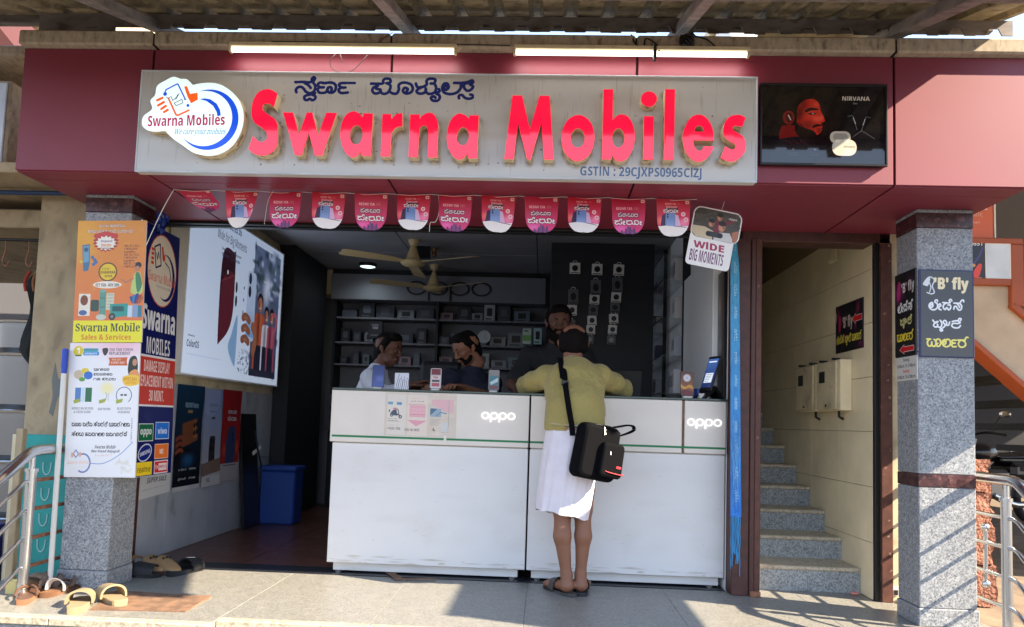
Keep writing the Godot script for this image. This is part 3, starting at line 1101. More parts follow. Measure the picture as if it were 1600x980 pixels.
func build_stairs() -> void:
	var st := thing("staircase", "grey granite staircase climbing inside the cream doorway right of the counter", "staircase", Vector3(1.49, 0, -0.05))
	var y := 0.0
	for k in 13:
		var z := -0.052 - 0.262 * k
		var h := 0.14 if k == 0 else 0.128
		var g := at(st)
		g.box(Vector3(1.188, y, z - 0.02), Vector3(1.792, y + h - 0.022, z), 0.0)
		obj("riser", g, M.granite_stair, st)
		g = at(st)
		g.box(Vector3(1.188, y + h - 0.022, z - 0.275), Vector3(1.792, y + h, z + 0.012), 0.005)
		obj("tread", g, M.granite_nosing, st)
		y += h
	# stair well walls and lid
	var w := struct("stair_wall", _boxgeo(Vector3(1.80, -0.05, -4.9), Vector3(1.8215, 3.5, 0.0995)), M.grout)
	var zz := 0.099
	for i in 8:
		for j in 8:
			var e := Geo.new()
			e.box(Vector3(1.7935, 0.003 + 0.3 * j, zz - 0.452), Vector3(1.801, 0.3 * (j + 1), zz - 0.001), 0.0008)
			if j < 7: obj("wall_tile", e, M.tile_cream, w)
		zz -= 0.453
	struct("stair_back_wall", _boxgeo(Vector3(1.18, -0.05, -5.0), Vector3(1.89, 3.5, -4.9)), M.cream)
	struct("stair_lid", _boxgeo(Vector3(1.0, 3.42, -5.0), Vector3(2.1, 3.5, 0.1)), M.cream)
	struct("stair_front_wall", _boxgeo(Vector3(1.06, 2.005, -0.02), Vector3(1.89, 2.46, 0.1)), M.cream_old)
	# meter boxes on the stair wall
	for i in 2:
		var z0: float = [-0.16, -0.535][i]
		var lbl: String = ["cream electric meter box nearest the doorway on the stair wall", "cream electric meter box deeper in the stairwell, beside another one"][i]
		var t := thing("meter_box", lbl, "meter box", Vector3(1.76, 1.02, z0 - 0.18), "meter boxes on the stair wall")
		var g := at(t)
		g.box(Vector3(1.725, 1.02, z0 - 0.34), Vector3(1.7925, 1.32, z0), 0.004)
		obj("case", g, M.tile_cream, t)
		g = at(t)
		g.box(Vector3(1.71, 1.028, z0 - 0.335), Vector3(1.7242, 1.314, z0 - 0.03), 0.004)
		var lid := obj("lid", g, M.cream, t)
		g = at(t)
		g.box(Vector3(1.7085, 1.19, z0 - 0.29), Vector3(1.7098, 1.26, z0 - 0.2), 0.0004)
		obj("reading_window", g, M.dark, lid)
		g = at(t)
		g.tube([Vector3(1.706, 1.05, z0 - 0.18), Vector3(1.7099, 1.05, z0 - 0.18)], 0.008, 8)
		obj("lock", g, M.black, lid)
		for dz in [-0.08, -0.28]:
			g = at(t)
			g.box(Vector3(1.712, 1.3205, z0 + dz - 0.02), Vector3(1.76, 1.334, z0 + dz), 0.002)
			obj("hinge", g, M.black, t)
		g = at(t)
		g.tube([Vector3(1.765, 1.019, z0 - 0.12), Vector3(1.765, 0.985, z0 - 0.12), Vector3(1.79, 0.97, z0 - 0.12)], 0.008, 6)
		obj("cable", g, M.black, t)
	var t2 := thing("vent_box", "small cream box high on the stair wall near the lintel", "switch box", Vector3(1.78, 1.95, -0.41))
	var g3 := at(t2)
	g3.box(Vector3(1.765, 1.95, -0.46), Vector3(1.7925, 2.065, -0.36), 0.004)
	obj("case", g3, M.cream, t2)
	g3 = at(t2)
	g3.box(Vector3(1.76, 1.96, -0.45), Vector3(1.7645, 2.055, -0.37), 0.002)
	obj("cover", g3, M.tile_cream, t2)
	t2 = thing("socket", "small black socket low on the cream wall beside the right pillar", "socket", Vector3(1.90, 0.04, 0.127))
	g3 = at(t2)
	g3.box(Vector3(1.885, 0.035, 0.126), Vector3(1.915, 0.085, 0.132), 0.002)
	obj("plate", g3, M.paper, t2)
	g3 = at(t2)
	g3.box(Vector3(1.89, 0.04, 0.1325), Vector3(1.91, 0.066, 0.136), 0.001)
	obj("outlet", g3, M.black, t2)
	t2 = thing("flower", "small pink crumpled flower on the floor beside the first stair", "flower", Vector3(1.79, 0.0, -0.02))
	for i in 5:
		g3 = Geo.new()
		g3.ball(Vector3(cos(i * 1.26) * 0.012, 0.009, sin(i * 1.26) * 0.012), Vector3(0.012, 0.008, 0.009), 8, 5)
		obj("petal", g3, plain(c8(214, 138, 128), 0.8) if i == 0 else (t2.get_child(0) as MeshInstance3D).material_override, t2)
	t2.position = Vector3(1.745, 0.0, -0.012)

func build_neighbours() -> void:
	# ---- left: old cream wall, kitchen shop with steel vessels
	var t := thing("neighbour_wall", "old cream plaster wall with peeled patch at the far left", "wall", Vector3(-2.72, -0.12, 0.1))
	var g := at(t)
	g.box(Vector3(-2.885, -0.12, -2.6), Vector3(-2.52, 2.62, 0.22), 0.012)
	obj("plaster", g, M.cream_old, t)
	g = at(t)
	g.prism(outline([-2.74, 0.86, 1, -2.725, 0.95, 0, -2.735, 1.04, 0, -2.725, 1.14, 1, -2.70, 1.05, 0, -2.665, 1.075, 1, -2.68, 0.98, 0, -2.70, 0.93, 0, -2.715, 0.84, 1], 1.0, 4), 0.2202, 0.2215)
	obj("peeled_patch", g, plain(c8(120, 122, 118), 0.9), t)
	# teal board with chalk marks
	t = thing("teal_board", "teal painted board with white loop marks behind the left handrail", "board", Vector3(-2.68, -0.1, 0.36))
	g = at(t)
	g.box(Vector3(-2.795, -0.1, 0.33), Vector3(-2.50, 0.742, 0.352), 0.003)
	obj("panel", g, M.teal, t)
	g = at(t)
	g.box(Vector3(-2.835, -0.1, 0.325), Vector3(-2.797, 0.74, 0.36), 0.003)
	obj("edge_frame", g, M.cream, t)
	for i in 4:
		g = at(t)
		var y := 0.12 + 0.135 * i
		var pts: Array = []
		for k in 9:
			var a := PI + PI * k / 8.0
			pts.append(Vector3(-2.635 + 0.022 * cos(a), y + 0.05 + (0.045 * sin(a)) + (0.02 if k == 0 or k == 8 else 0.0), 0.3528))
		g.tube(pts, 0.004, 5)
		obj("loop_mark", g, M.teal if false else plain(c8(170, 200, 196), 0.9), t)
	# dark shop behind
	struct("left_shop_back", _boxgeo(Vector3(-9, -0.12, -3.2), Vector3(-2.9, 4.2, -3.0)), M.inner)
	t = thing("shop_slab", "stained cream concrete ledge over the neighbouring shop at far left", "ledge", Vector3(-4, 2.1, -0.5))
	g = at(t)
	g.box(Vector3(-6.5, 2.10, -2.8), Vector3(-2.89, 2.26, 0.28), 0.01)
	obj("ledge", g, M.cream_old, t)
	g = at(t)
	g.box(Vector3(-6.5, 1.93, -0.2), Vector3(-2.89, 2.04, 0.1), 0.008)
	obj("lower_beam", g, M.cream_old, t)
	t = thing("blue_pipe", "blue painted pipe across the neighbouring shop front at far left", "pipe", Vector3(-3.6, 2.06, 0.3))
	g = at(t)
	g.tube([Vector3(-6.0, 2.062, 0.31), Vector3(-2.55, 2.075, 0.31)], 0.013, 10)
	obj("tube", g, plain(c8(36, 62, 100), 0.5), t)
	t = thing("hanging_rod", "thin dark rod with hooks hanging in the neighbouring shop", "rod", Vector3(-3.4, 1.85, 0.1))
	g = at(t)
	g.tube([Vector3(-5.5, 1.855, 0.1), Vector3(-2.89, 1.856, 0.1)], 0.009, 8)
	obj("bar", g, M.black, t)
	for x in [-3.02, -3.16, -3.3]:
		g = at(t)
		g.tube(curve3([Vector3(x, 1.865, 0.1), Vector3(x + 0.004, 1.8, 0.1), Vector3(x - 0.01, 1.73, 0.1), Vector3(x + 0.012, 1.70, 0.1), Vector3(x + 0.03, 1.73, 0.1)], 4), 0.004, 6)
		obj("hook", g, M.rust, t)
	t = thing("cloth_bundle", "dark bundle with a red and an orange ribbon hanging beside the old wall", "bundle", Vector3(-3.03, 1.0, 0.0))
	g = at(t)
	g.sheet(16, 12, func(u, v):
		var a: float = u * TAU
		var r: float = 0.045 + 0.02 * sin(v * 9.0) + 0.012 * sin(a * 5.0 + v * 6.0)
		r *= smoothstep(0.0, 0.15, v) * smoothstep(1.0, 0.8, v) * 0.9 + 0.1
		return Vector3(-3.0 + r * cos(a), 1.12 + 0.6 * v, 0.02 + r * sin(a)), true)
	obj("cloth", g, plain(c8(24, 26, 26), 0.9), t)
	for i in 2:
		g = at(t)
		g.tube(curve3([Vector3(-3.02 + 0.04 * i, 1.68, 0.07), Vector3(-3.04 + 0.05 * i, 1.62, 0.08), Vector3(-3.03 + 0.05 * i, 1.56, 0.08)], 5), 0.009, 6)
		obj("ribbon", g, plain(c8(150, 46, 30) if i == 0 else c8(130, 82, 46), 0.8), t)
	# stack of steel vessels
	var vy := -0.12
	var vs := [[0.27, 0.36, "wide steel cooking pot at the bottom of the vessel stack"], [0.25, 0.33, "tall steel pot second from the bottom of the vessel stack"], [0.235, 0.3, "dented steel pot in the middle of the vessel stack"], [0.225, 0.34, "bright square rimmed steel tin near the top of the vessel stack"], [0.215, 0.2, "steel lid pan at the top of the vessel stack"]]
	for i in 5:
		var r: float = vs[i][0]
		var h: float = vs[i][1]
		var s := thing("steel_vessel", vs[i][2], "steel pot", Vector3(-3.18, vy, -0.25), "stacked steel vessels at far left")
		g = Geo.new()
		g.lathe([Vector2(0, 0), Vector2(r * 0.8, 0), Vector2(r * 0.9, 0.03), Vector2(r * 0.92, h - 0.05), Vector2(r * 0.92, h - 0.02)], 28)
		obj("body", g, M.steel_dull, s)
		g = Geo.new()
		g.lathe([Vector2(r * 0.90, h - 0.02), Vector2(r, h - 0.018), Vector2(r * 1.02, h - 0.006), Vector2(r, h), Vector2(0, h)], 28)
		obj("rim", g, M.steel, s)
		vy += h
	t = thing("blue_drum", "blue plastic drum low at the far left edge behind the handrail", "drum", Vector3(-2.98, -0.12, 0.36))
	g = Geo.new()
	g.lathe([Vector2(0, 0), Vector2(0.1, 0), Vector2(0.115, 0.05), Vector2(0.115, 0.16), Vector2(0.12, 0.17), Vector2(0.115, 0.18), Vector2(0.11, 0.34), Vector2(0.1, 0.36), Vector2(0, 0.36)], 20)
	obj("body", g, plain(c8(24, 40, 150), 0.4), t)
	g = Geo.new()
	g.lathe([Vector2(0.104, 0.35), Vector2(0.118, 0.352), Vector2(0.118, 0.38), Vector2(0.0, 0.385)], 20)
	obj("lid", g, plain(c8(20, 30, 110), 0.4), t)
	# white box (outdoor unit side) upper left
	t = thing("wall_cabinet", "grimy white metal cabinet on the neighbouring wall at upper left", "cabinet", Vector3(-3.1, 2.16, 0.45))
	g = at(t)
	g.box(Vector3(-3.5, 2.162, 0.2), Vector3(-2.9, 2.632, 0.49), 0.008)
	obj("case", g, M.cap, t)
	g = at(t)
	g.box(Vector3(-3.48, 2.18, 0.4905), Vector3(-2.915, 2.615, 0.5), 0.004)
	obj("front_cover", g, M.sheet_white, t)
	t = thing("cabinet_ledge", "cream concrete shelf under the grimy white cabinet", "ledge", Vector3(-3.1, 2.12, 0.4))
	g = at(t)
	g.box(Vector3(-3.6, 2.105, 0.2), Vector3(-2.62, 2.16, 0.56), 0.005)
	obj("shelf", g, M.cream_old, t)
	# house with orange framed opening far behind, upper left
	t = thing("orange_house", "house with orange trimmed balcony opening high at the upper left", "house", Vector3(-9.3, -0.7, -7.0))
	g = at(t)
	g.box(Vector3(-14, -0.75, -11), Vector3(-7.78, 5.92, -6.0))
	g.box(Vector3(-14, 6.72, -11), Vector3(-7.78, 8.4, -6.0))
	obj("wall", g, M.parapet, t)
	g = at(t)
	g.box(Vector3(-14, 5.921, -11), Vector3(-7.9, 6.719, -6.6))
	obj("recess", g, M.inner, t)
	g = at(t)
	g.box(Vector3(-14, 6.6, -6.1), Vector3(-7.8, 6.719, -5.97), 0.01)
	g.box(Vector3(-7.94, 5.921, -6.1), Vector3(-7.8, 6.599, -5.97), 0.01)
	g.box(Vector3(-14, 5.921, -6.1), Vector3(-7.941, 6.0, -5.97), 0.01)
	obj("opening_trim", g, plain(c8(196, 120, 92), 0.7), t)
	t = thing("tiled_eave", "dark weathered roof edge sticking out at the upper left", "roof", Vector3(-4.2, 2.75, -0.6))
	g = at(t)
	g.box(Vector3(-6.5, 2.74, -2.5), Vector3(-2.6, 2.80, 0.55), 0.01)
	obj("eave_slab", g, M.cap, t)
	g = at(t)
	g.prism(PackedVector2Array([Vector2(-6.4, 2.81), Vector2(-2.98, 2.81), Vector2(-3.6, 3.5), Vector2(-6.4, 3.5)]), -1.6, 0.2)
	obj("roof_slope", g, plain(c8(84, 42, 38), 0.85), t)
	# ---- right: outside stair with orange trim, signs, yard
	var nz := -1.0
	t = thing("neighbour_stair", "neighbour's outside stair with beige parapet and orange trim at right", "staircase", Vector3(3.3, -0.08, nz - 0.5))
	# level landing parapet with white board recess
	g = at(t)
	g.box(Vector3(2.4, 1.995, nz - 0.14), Vector3(3.215, 2.235, nz - 0.01))
	obj("parapet", g, M.parapet, t)
	g = at(t)
	g.box(Vector3(2.4, 2.236, nz - 0.16), Vector3(3.30, 2.278, nz + 0.02), 0.006)
	obj("top_trim", g, M.orange, t)
	g = at(t)
	g.box(Vector3(2.4, 1.945, nz - 0.16), Vector3(3.215, 1.994, nz + 0.02), 0.006)
	obj("bottom_trim", g, M.orange, t)
	g = at(t)
	g.box(Vector3(3.216, 1.80, nz - 0.16), Vector3(3.30, 2.2355, nz + 0.02), 0.006)
	obj("end_trim", g, M.orange, t)
	# sloping flight: parapet side and orange stringers
	g = at(t)
	g.prism(PackedVector2Array([Vector2(2.4, 1.944), Vector2(2.4, 1.88), Vector2(2.96, 1.56), Vector2(4.6, 0.12), Vector2(4.6, 0.62), Vector2(3.32, 1.70), Vector2(3.215, 1.80), Vector2(3.215, 1.944)]), nz - 0.14, nz - 0.02)
	obj("flight_side", g, M.parapet, t)
	g = at(t)
	g.bar(Vector3(3.22, 1.815, nz - 0.07), Vector3(4.7, 0.57, nz - 0.07), 0.18, 0.045, 0.006)
	obj("upper_trim", g, M.orange, t)
	g = at(t)
	g.bar(Vector3(2.9, 1.60, nz - 0.07), Vector3(4.7, 0.02, nz - 0.07), 0.18, 0.035, 0.006)
	obj("lower_trim", g, M.orange, t)
	for k in 9:
		g = at(t)
		g.box(Vector3(3.0 + 0.19 * k, 1.45 - 0.166 * k, nz - 1.1), Vector3(3.0 + 0.19 * (k + 1), 1.50 - 0.166 * k, nz - 0.15))
		obj("step", g, M.dark, t)
	# back building with dark openings
	t = thing("neighbour_building", "dark recessed building behind the right hand outside stair", "building", Vector3(5, -0.08, -8))
	g = at(t)
	g.box(Vector3(2.145, -0.08, -9.0), Vector3(11, 6.0, -8.6))
	g.box(Vector3(2.145, 2.95, -8.5), Vector3(11, 3.15, 0.05))
	obj("wall", g, M.inner, t)
	g = at(t)
	g.box(Vector3(2.145, -0.08, -2.6), Vector3(3.05, 2.949, -2.45))
	obj("front_wall", g, M.dark, t)
	g = at(t)
	g.box(Vector3(3.9, -0.08, -4.6), Vector3(4.05, 2.949, -4.45), 0.01)
	obj("column", g, M.brown, t)
	g = at(t)
	g.box(Vector3(4.3, -0.08, -8.59), Vector3(9, 2.6, -8.5))
	obj("dark_panel", g, M.dark, t)
	g = at(t)
	g.box(Vector3(3.35, -0.08, -4.8), Vector3(3.75, 2.4, -4.75))
	obj("tiled_strip", g, M.tile_cream, t)
	# rough laterite stone stack
	t = thing("laterite_block", "rough red laterite stone stack behind the right handrail", "stone pile", Vector3(2.56, -0.08, -0.3))
	var ly := -0.08
	for k in 4:
		g = at(t)
		var h: float = [0.24, 0.22, 0.21, 0.19][k]
		var jx := rng.randf_range(-0.012, 0.012)
		var nn := noise(200 + k, 9.0, 3)
		var lo := Vector3(2.30 + jx, ly, -0.46)
		var sz := Vector3(0.325 - 0.01 * k, h, 0.28)
		for fc in 6:
			var ax := fc / 2
			var sg := fc % 2
			g.sheet(9, 7, func(u, v):
				var p := Vector3.ZERO
				p[ax] = sg
				p[(ax + 1) % 3] = u if sg == 1 else 1.0 - u
				p[(ax + 2) % 3] = v
				var q: Vector3 = lo + p * sz
				var off: Vector3 = (p - Vector3(0.5, 0.5, 0.5)) * 2.0
				return q + off * (nn.get_noise_3d(q.x, q.y, q.z) * 0.022 - 0.008))
		obj("stone", g, M.laterite, t)
		ly += h - 0.004
	# neighbour's side sign, seen only by the shade it throws
	t = thing("projecting_sign", "white boxed sign on a post outside the frame at far right", "sign", Vector3(3.0, 1.45, 1.2))
	g = at(t)
	g.box(Vector3(2.97, 1.51, 0.35), Vector3(3.03, 2.23, 1.82), 0.01)
	g.box(Vector3(2.975, 2.252, 0.35), Vector3(3.025, 2.95, 1.09), 0.01)
	obj("panel", g, M.sheet_white, t)
	g = at(t)
	g.box(Vector3(2.98, 1.49, 0.33), Vector3(3.02, 1.509, 1.84), 0.003)
	g.box(Vector3(2.98, 2.231, 0.33), Vector3(3.02, 2.25, 1.84), 0.003)
	obj("frame", g, M.steel_dull, t)
	g = at(t)
	g.tube([Vector3(3.0, -0.78, 1.78), Vector3(3.0, 1.489, 1.78)], 0.02, 12)
	obj("post", g, M.steel_dull, t)
	build_motorbike()
	neighbour_signs()

# =====================================================================
# main sign
# =====================================================================
const KANNADA_SIGN := [
	[720, 434, 758, 435, 792, 435, 796, 450, 805, 459, 811, 451, 804, 440],
	[803, 434, 814, 416, 811, 394, 794, 382, 774, 387, 762, 401, 750, 411, 734, 409, 725, 397, 728, 385],
	[764, 430, 782, 420, 793, 407],
	[815, 383, 793, 375, 778, 372, 766, 365, 768, 352, 780, 348, 791, 355, 803, 348, 815, 354, 817, 367, 804, 374],
	[861, 430, 835, 433, 825, 421, 837, 411, 854, 411, 834, 410, 826, 399, 835, 385, 858, 385, 870, 394, 873, 409],
	[850, 430, 887, 434, 907, 424, 909, 403, 898, 387, 878, 387, 870, 400, 880, 412, 891, 406, 889, 395],
	[996, 433, 936, 432, 924, 423, 934, 412, 954, 411, 934, 410, 923, 398, 935, 385, 966, 387],
	[1072, 431, 1124, 432, 1127, 447, 1138, 456, 1158, 453, 1160, 438, 1142, 434],
	[1104, 421, 1084, 412, 1079, 396, 1092, 384, 1110, 388, 1117, 402, 1096, 407],
	[1115, 394, 1128, 384, 1146, 386, 1159, 402, 1161, 424, 1144, 434],
	[1157, 395, 1175, 385, 1192, 386, 1201, 404, 1200, 427, 1221, 438, 1253, 431, 1265, 411, 1257, 392, 1235, 386, 1220, 398, 1228, 413, 1242, 407, 1237, 396],
	[1278, 434, 1287, 417, 1313, 420, 1329, 432, 1326, 446, 1339, 458, 1365, 455, 1363, 438, 1346, 435],
	[1313, 420, 1290, 408, 1283, 396, 1294, 387, 1314, 388, 1325, 400, 1324, 411, 1326, 395, 1342, 385, 1365, 393, 1372, 415, 1363, 435],
	[1384, 409, 1388, 398, 1373, 389, 1387, 380, 1390, 366, 1378, 353, 1358, 355, 1350, 368, 1363, 374, 1371, 367],
	[1426, 418, 1414, 425, 1408, 415, 1418, 406, 1429, 418, 1422, 436, 1406, 433, 1400, 412, 1411, 392, 1438, 386, 1466, 393, 1483, 413, 1485, 431, 1479, 439, 1453, 439],
	[1479, 439, 1510, 443, 1535, 452, 1537, 440, 1504, 437, 1499, 419, 1514, 403, 1531, 408, 1540, 423, 1527, 432],
	[1478, 366, 1478, 379, 1492, 382, 1504, 370, 1521, 365, 1538, 369, 1540, 381, 1529, 385],
]

# outlines in millimetres from the board's lower left corner: x, y, 1 = corner
const LETTERS := [
	["S", [663, 350, 1, 637, 367, 0, 608, 370, 0, 576, 355, 0, 556, 321, 0, 549, 277, 0, 552, 246, 0, 567, 215, 0, 599, 193, 0, 619, 176, 0, 627, 158, 0, 624, 136, 0, 605, 126, 0, 585, 133, 0, 563, 153, 1, 545, 93, 1, 575, 71, 0, 613, 65, 0, 645, 75, 0, 668, 97, 0, 676, 132, 0, 674, 177, 0, 670, 212, 0, 653, 236, 0, 626, 253, 0, 603, 271, 0, 597, 288, 0, 603, 302, 0, 623, 305, 0, 637, 299, 0, 649, 287, 1]],
	["w", [694, 264, 1, 740, 264, 1, 772, 160, 1, 802, 265, 1, 827, 265, 1, 859, 160, 1, 890, 265, 1, 937, 265, 1, 882, 69, 1, 849, 69, 1, 815, 174, 1, 789, 69, 1, 758, 69, 1]],
	["a", [1057, 246, 1, 1059, 265, 1, 1101, 265, 1, 1101, 71, 1, 1058, 71, 1, 1055, 89, 1, 1038, 70, 0, 1017, 63, 0, 992, 78, 0, 971, 113, 0, 959, 161, 0, 962, 212, 0, 977, 252, 0, 1000, 270, 0, 1020, 273, 0, 1042, 262, 0], [1031, 166, 29, 45]],
	["r", [1145, 263, 1, 1184, 263, 1, 1186, 239, 1, 1191, 245, 0, 1200, 257, 0, 1213, 265, 0, 1234, 268, 1, 1236, 206, 1, 1225, 208, 0, 1205, 200, 0, 1192, 181, 0, 1188, 142, 0, 1188, 70, 1, 1145, 70, 1]],
	["n", [1270, 263, 1, 1312, 263, 1, 1313, 241, 1, 1326, 260, 0, 1350, 271, 0, 1373, 267, 0, 1389, 242, 0, 1397, 211, 0, 1397, 69, 1, 1356, 69, 1, 1355, 160, 0, 1352, 191, 0, 1343, 212, 0, 1331, 214, 0, 1318, 206, 0, 1313, 182, 0, 1312, 69, 1, 1270, 69, 1]],
	["a", [1533, 246, 1, 1534, 262, 1, 1576, 263, 1, 1576, 68, 1, 1534, 68, 1, 1532, 88, 1, 1513, 68, 0, 1493, 61, 0, 1467, 77, 0, 1445, 115, 0, 1437, 157, 0, 1442, 208, 0, 1457, 247, 0, 1479, 267, 0, 1496, 270, 0, 1517, 261, 0], [1509, 167, 27, 42]],
	["M", [1723, 356, 1, 1766, 356, 1, 1805, 202, 1, 1843, 356, 1, 1888, 356, 1, 1914, 68, 1, 1871, 68, 1, 1855, 236, 1, 1813, 67, 1, 1797, 67, 1, 1751, 232, 1, 1738, 67, 1, 1696, 67, 1]],
	["o", [2018, 271, 0, 2054, 257, 0, 2080, 222, 0, 2091, 167, 0, 2080, 112, 0, 2054, 77, 0, 2018, 63, 0, 1982, 77, 0, 1956, 112, 0, 1945, 167, 0, 1956, 222, 0, 1982, 257, 0], [2017, 167, 31, 44]],
	["b", [2125, 389, 1, 2167, 390, 1, 2168, 249, 1, 2187, 270, 0, 2209, 276, 0, 2235, 266, 0, 2258, 228, 0, 2267, 174, 0, 2258, 120, 0, 2235, 79, 0, 2207, 65, 0, 2185, 72, 0, 2171, 92, 1, 2167, 73, 1, 2125, 73, 1], [2195, 170, 27, 44]],
	["i", [2305, 269, 1, 2348, 269, 1, 2348, 75, 1, 2305, 75, 1]],
	["l", [2395, 393, 1, 2438, 393, 1, 2438, 76, 1, 2395, 76, 1]],
	["e", [2610, 165, 1, 2606, 208, 0, 2590, 249, 0, 2567, 273, 0, 2542, 280, 0, 2514, 270, 0, 2491, 239, 0, 2476, 194, 0, 2477, 157, 0, 2488, 116, 0, 2513, 82, 0, 2544, 69, 0, 2576, 81, 0, 2599, 110, 0, 2609, 138, 1, 2565, 138, 1, 2560, 123, 0, 2548, 117, 0, 2534, 123, 0, 2526, 137, 0, 2520, 165, 1]],
	["s", [2746, 268, 1, 2727, 280, 0, 2704, 281, 0, 2676, 271, 0, 2657, 246, 0, 2650, 209, 0, 2659, 180, 0, 2681, 162, 0, 2699, 152, 0, 2705, 140, 0, 2697, 127, 0, 2684, 127, 0, 2659, 140, 1, 2640, 88, 1, 2667, 76, 0, 2694, 73, 0, 2721, 87, 0, 2743, 116, 0, 2748, 149, 0, 2738, 181, 0, 2718, 197, 0, 2699, 207, 0, 2689, 220, 0, 2694, 231, 0, 2708, 233, 0, 2731, 228, 1]],
]

func build_sign() -> void:
	var t := thing("shop_sign", "long off-white signboard with raised red letters on the maroon band", "signboard", Vector3(-0.494, 1.98, 0.955))
	var W := 2.811
	var H := 0.478
	# printed face: two lines of print, streaks of dirt
	var cv := Cv.new(2048, 348, c8(200, 198, 193), 1)
	var mm := 2048.0 / 2811.0
	var r := RandomNumberGenerator.new()
	r.seed = 5
	for i in 26:
		cv.blob(r.randf() * 2048, r.randf() * 348, r.randf_range(60, 260), r.randf_range(12, 60), Color(0.66, 0.62, 0.57, 0.2))
	for i in 220:
		var x := r.randf() * 2048
		var y := r.randf() * 300
		cv.blob(x, y, r.randf_range(1.0, 3.5), r.randf_range(12, 70), Color(0.45, 0.40, 0.34, r.randf_range(0.10, 0.3)))
	cv.speck(60, c8(92, 80, 66), r, 0.5, 1.6)
	# soot that collects round the raised letters
	for L in LETTERS:
		var a: Array = L[1]
		for i in range(0, a.size(), 3):
			cv.blob(a[i] * mm, 348 - a[i + 1] * mm, 14, 18, Color(0.42, 0.37, 0.31, 0.34))
	for i in 46:
		cv.blob(540 * mm + r.randf() * 1600, 348 - r.randf_range(20, 380) * mm, r.randf_range(3, 8), r.randf_range(2, 5), Color(0.22, 0.17, 0.13, 0.7))
	for s in KANNADA_SIGN:
		var q := PackedVector2Array()
		for p in curve(s, 1.0, 5): q.append(Vector2(p.x * mm, 348.0 - p.y * mm))
		cv.line(q, 13.5 * mm, c8(28, 44, 112))
	cv.text("GSTlN : 29CJXPS0965ClZJ", 2036 * mm, 348 - 58 * mm, 538 * mm, 56 * mm, c8(60, 84, 128), "Droid Sans", true)
	var g := at(t)
	g.box(Vector3(-1.9, 1.98, 0.9312), Vector3(0.911, 2.458, 0.976), 0.003)
	obj("panel", g, M.board, t)
	g = at(t)
	g.quad(Vector3(-1.896, 1.984, 0.9785), Vector3(0.907, 1.984, 0.9785), Vector3(0.907, 2.454, 0.9785), Vector3(-1.896, 2.454, 0.9785), Vector3.BACK)
	obj("printed_face", g, print_mat(cv.tex(), 0.14, 0.6), t)
	g = at(t)
	for e in [[-1.902, 1.978, 0.913, 1.985], [-1.902, 2.453, 0.913, 2.460], [-1.902, 1.9855, -1.895, 2.4525], [0.906, 1.9855, 0.913, 2.4525]]:
		g.box(Vector3(e[0], e[1], 0.972), Vector3(e[2], e[3], 0.983), 0.002)
	obj("edge_trim", g, M.sheet_white, t)
	# raised letters: cream returns and red acrylic faces
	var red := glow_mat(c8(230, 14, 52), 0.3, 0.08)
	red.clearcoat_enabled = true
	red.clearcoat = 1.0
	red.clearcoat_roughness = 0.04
	var ret := wrapped(mottle(128, c8(224, 204, 166), 0.12, 0.04, 131, 0.03, 1.0, Color(0.4, 0.3, 0.2, 0.6), 0.6), 3.0, 0.6)
	for L in LETTERS:
		var out := outline(L[1], 0.001, 5)
		var holes: Array = []
		if L.size() > 2: holes.append(oval(L[2][0] * 0.001, L[2][1] * 0.001, L[2][2] * 0.001, L[2][3] * 0.001, 28))
		if L[0] == "e": holes.append(outline([2525, 203, 1, 2530, 223, 0, 2546, 232, 0, 2562, 224, 0, 2568, 203, 1], 0.001, 5))
		var sets := [[out, holes]]
		if L[0] == "i": sets.append([oval(2.325, 0.348, 0.035, 0.034, 28), []])
		g = at(t)
		var f := at(t)
		g.xf = g.xf * Transform3D(Basis(), Vector3(-1.9, 1.98, 0))
		f.xf = g.xf
		for s in sets:
			g.prism(s[0], 0.9795, 1.030, s[1], false)
			f.prism(s[0], 1.0302, 1.034, s[1], false)
		var body := obj("letter", g, ret, t)
		obj("letter_face", f, red, body)
	# round logo
	var lo := outline([50, 198, 0, 54, 237, 0, 91, 271, 0, 81, 310, 0, 101, 337, 0, 107, 379, 0, 142, 404, 0, 180, 423, 0, 214, 414, 0, 243, 412, 0, 272, 386, 1, 317, 395, 0, 370, 396, 0, 419, 380, 0, 469, 342, 0, 501, 296, 0, 514, 248, 0, 512, 195, 0, 491, 137, 0, 456, 93, 0, 405, 65, 0, 352, 60, 0, 294, 73, 0, 239, 108, 0, 199, 134, 0, 168, 161, 0, 158, 170, 0, 105, 167, 0, 71, 176, 0], 0.001, 5)
	g = at(t)
	g.xf = g.xf * Transform3D(Basis(), Vector3(-1.9, 1.98, 0))
	g.prism(lo, 0.9795, 1.030, [], false)
	var lb := obj("logo", g, ret, t)
	var k := 2.0
	var lc := Cv.new(960, 760, c8(232, 252, 250), 2)
	var X := func(v: float) -> float: return (v - 40) * k
	var Y := func(v: float) -> float: return (430 - v) * k
	logo_art(lc, X, Y, k, c8(22, 78, 214), c8(238, 92, 32), c8(170, 22, 80), c8(30, 96, 150))
	g = at(t)
	g.xf = g.xf * Transform3D(Basis(), Vector3(-1.9, 1.98, 0))
	g.prism(lo, 1.0302, 1.034, [], false, true, Rect2(0.04, 0.05, 0.48, 0.38))
	var lm := print_mat(lc.tex(), 0.15, 0.5, 0.17)
	obj("logo_face", g, lm, lb)

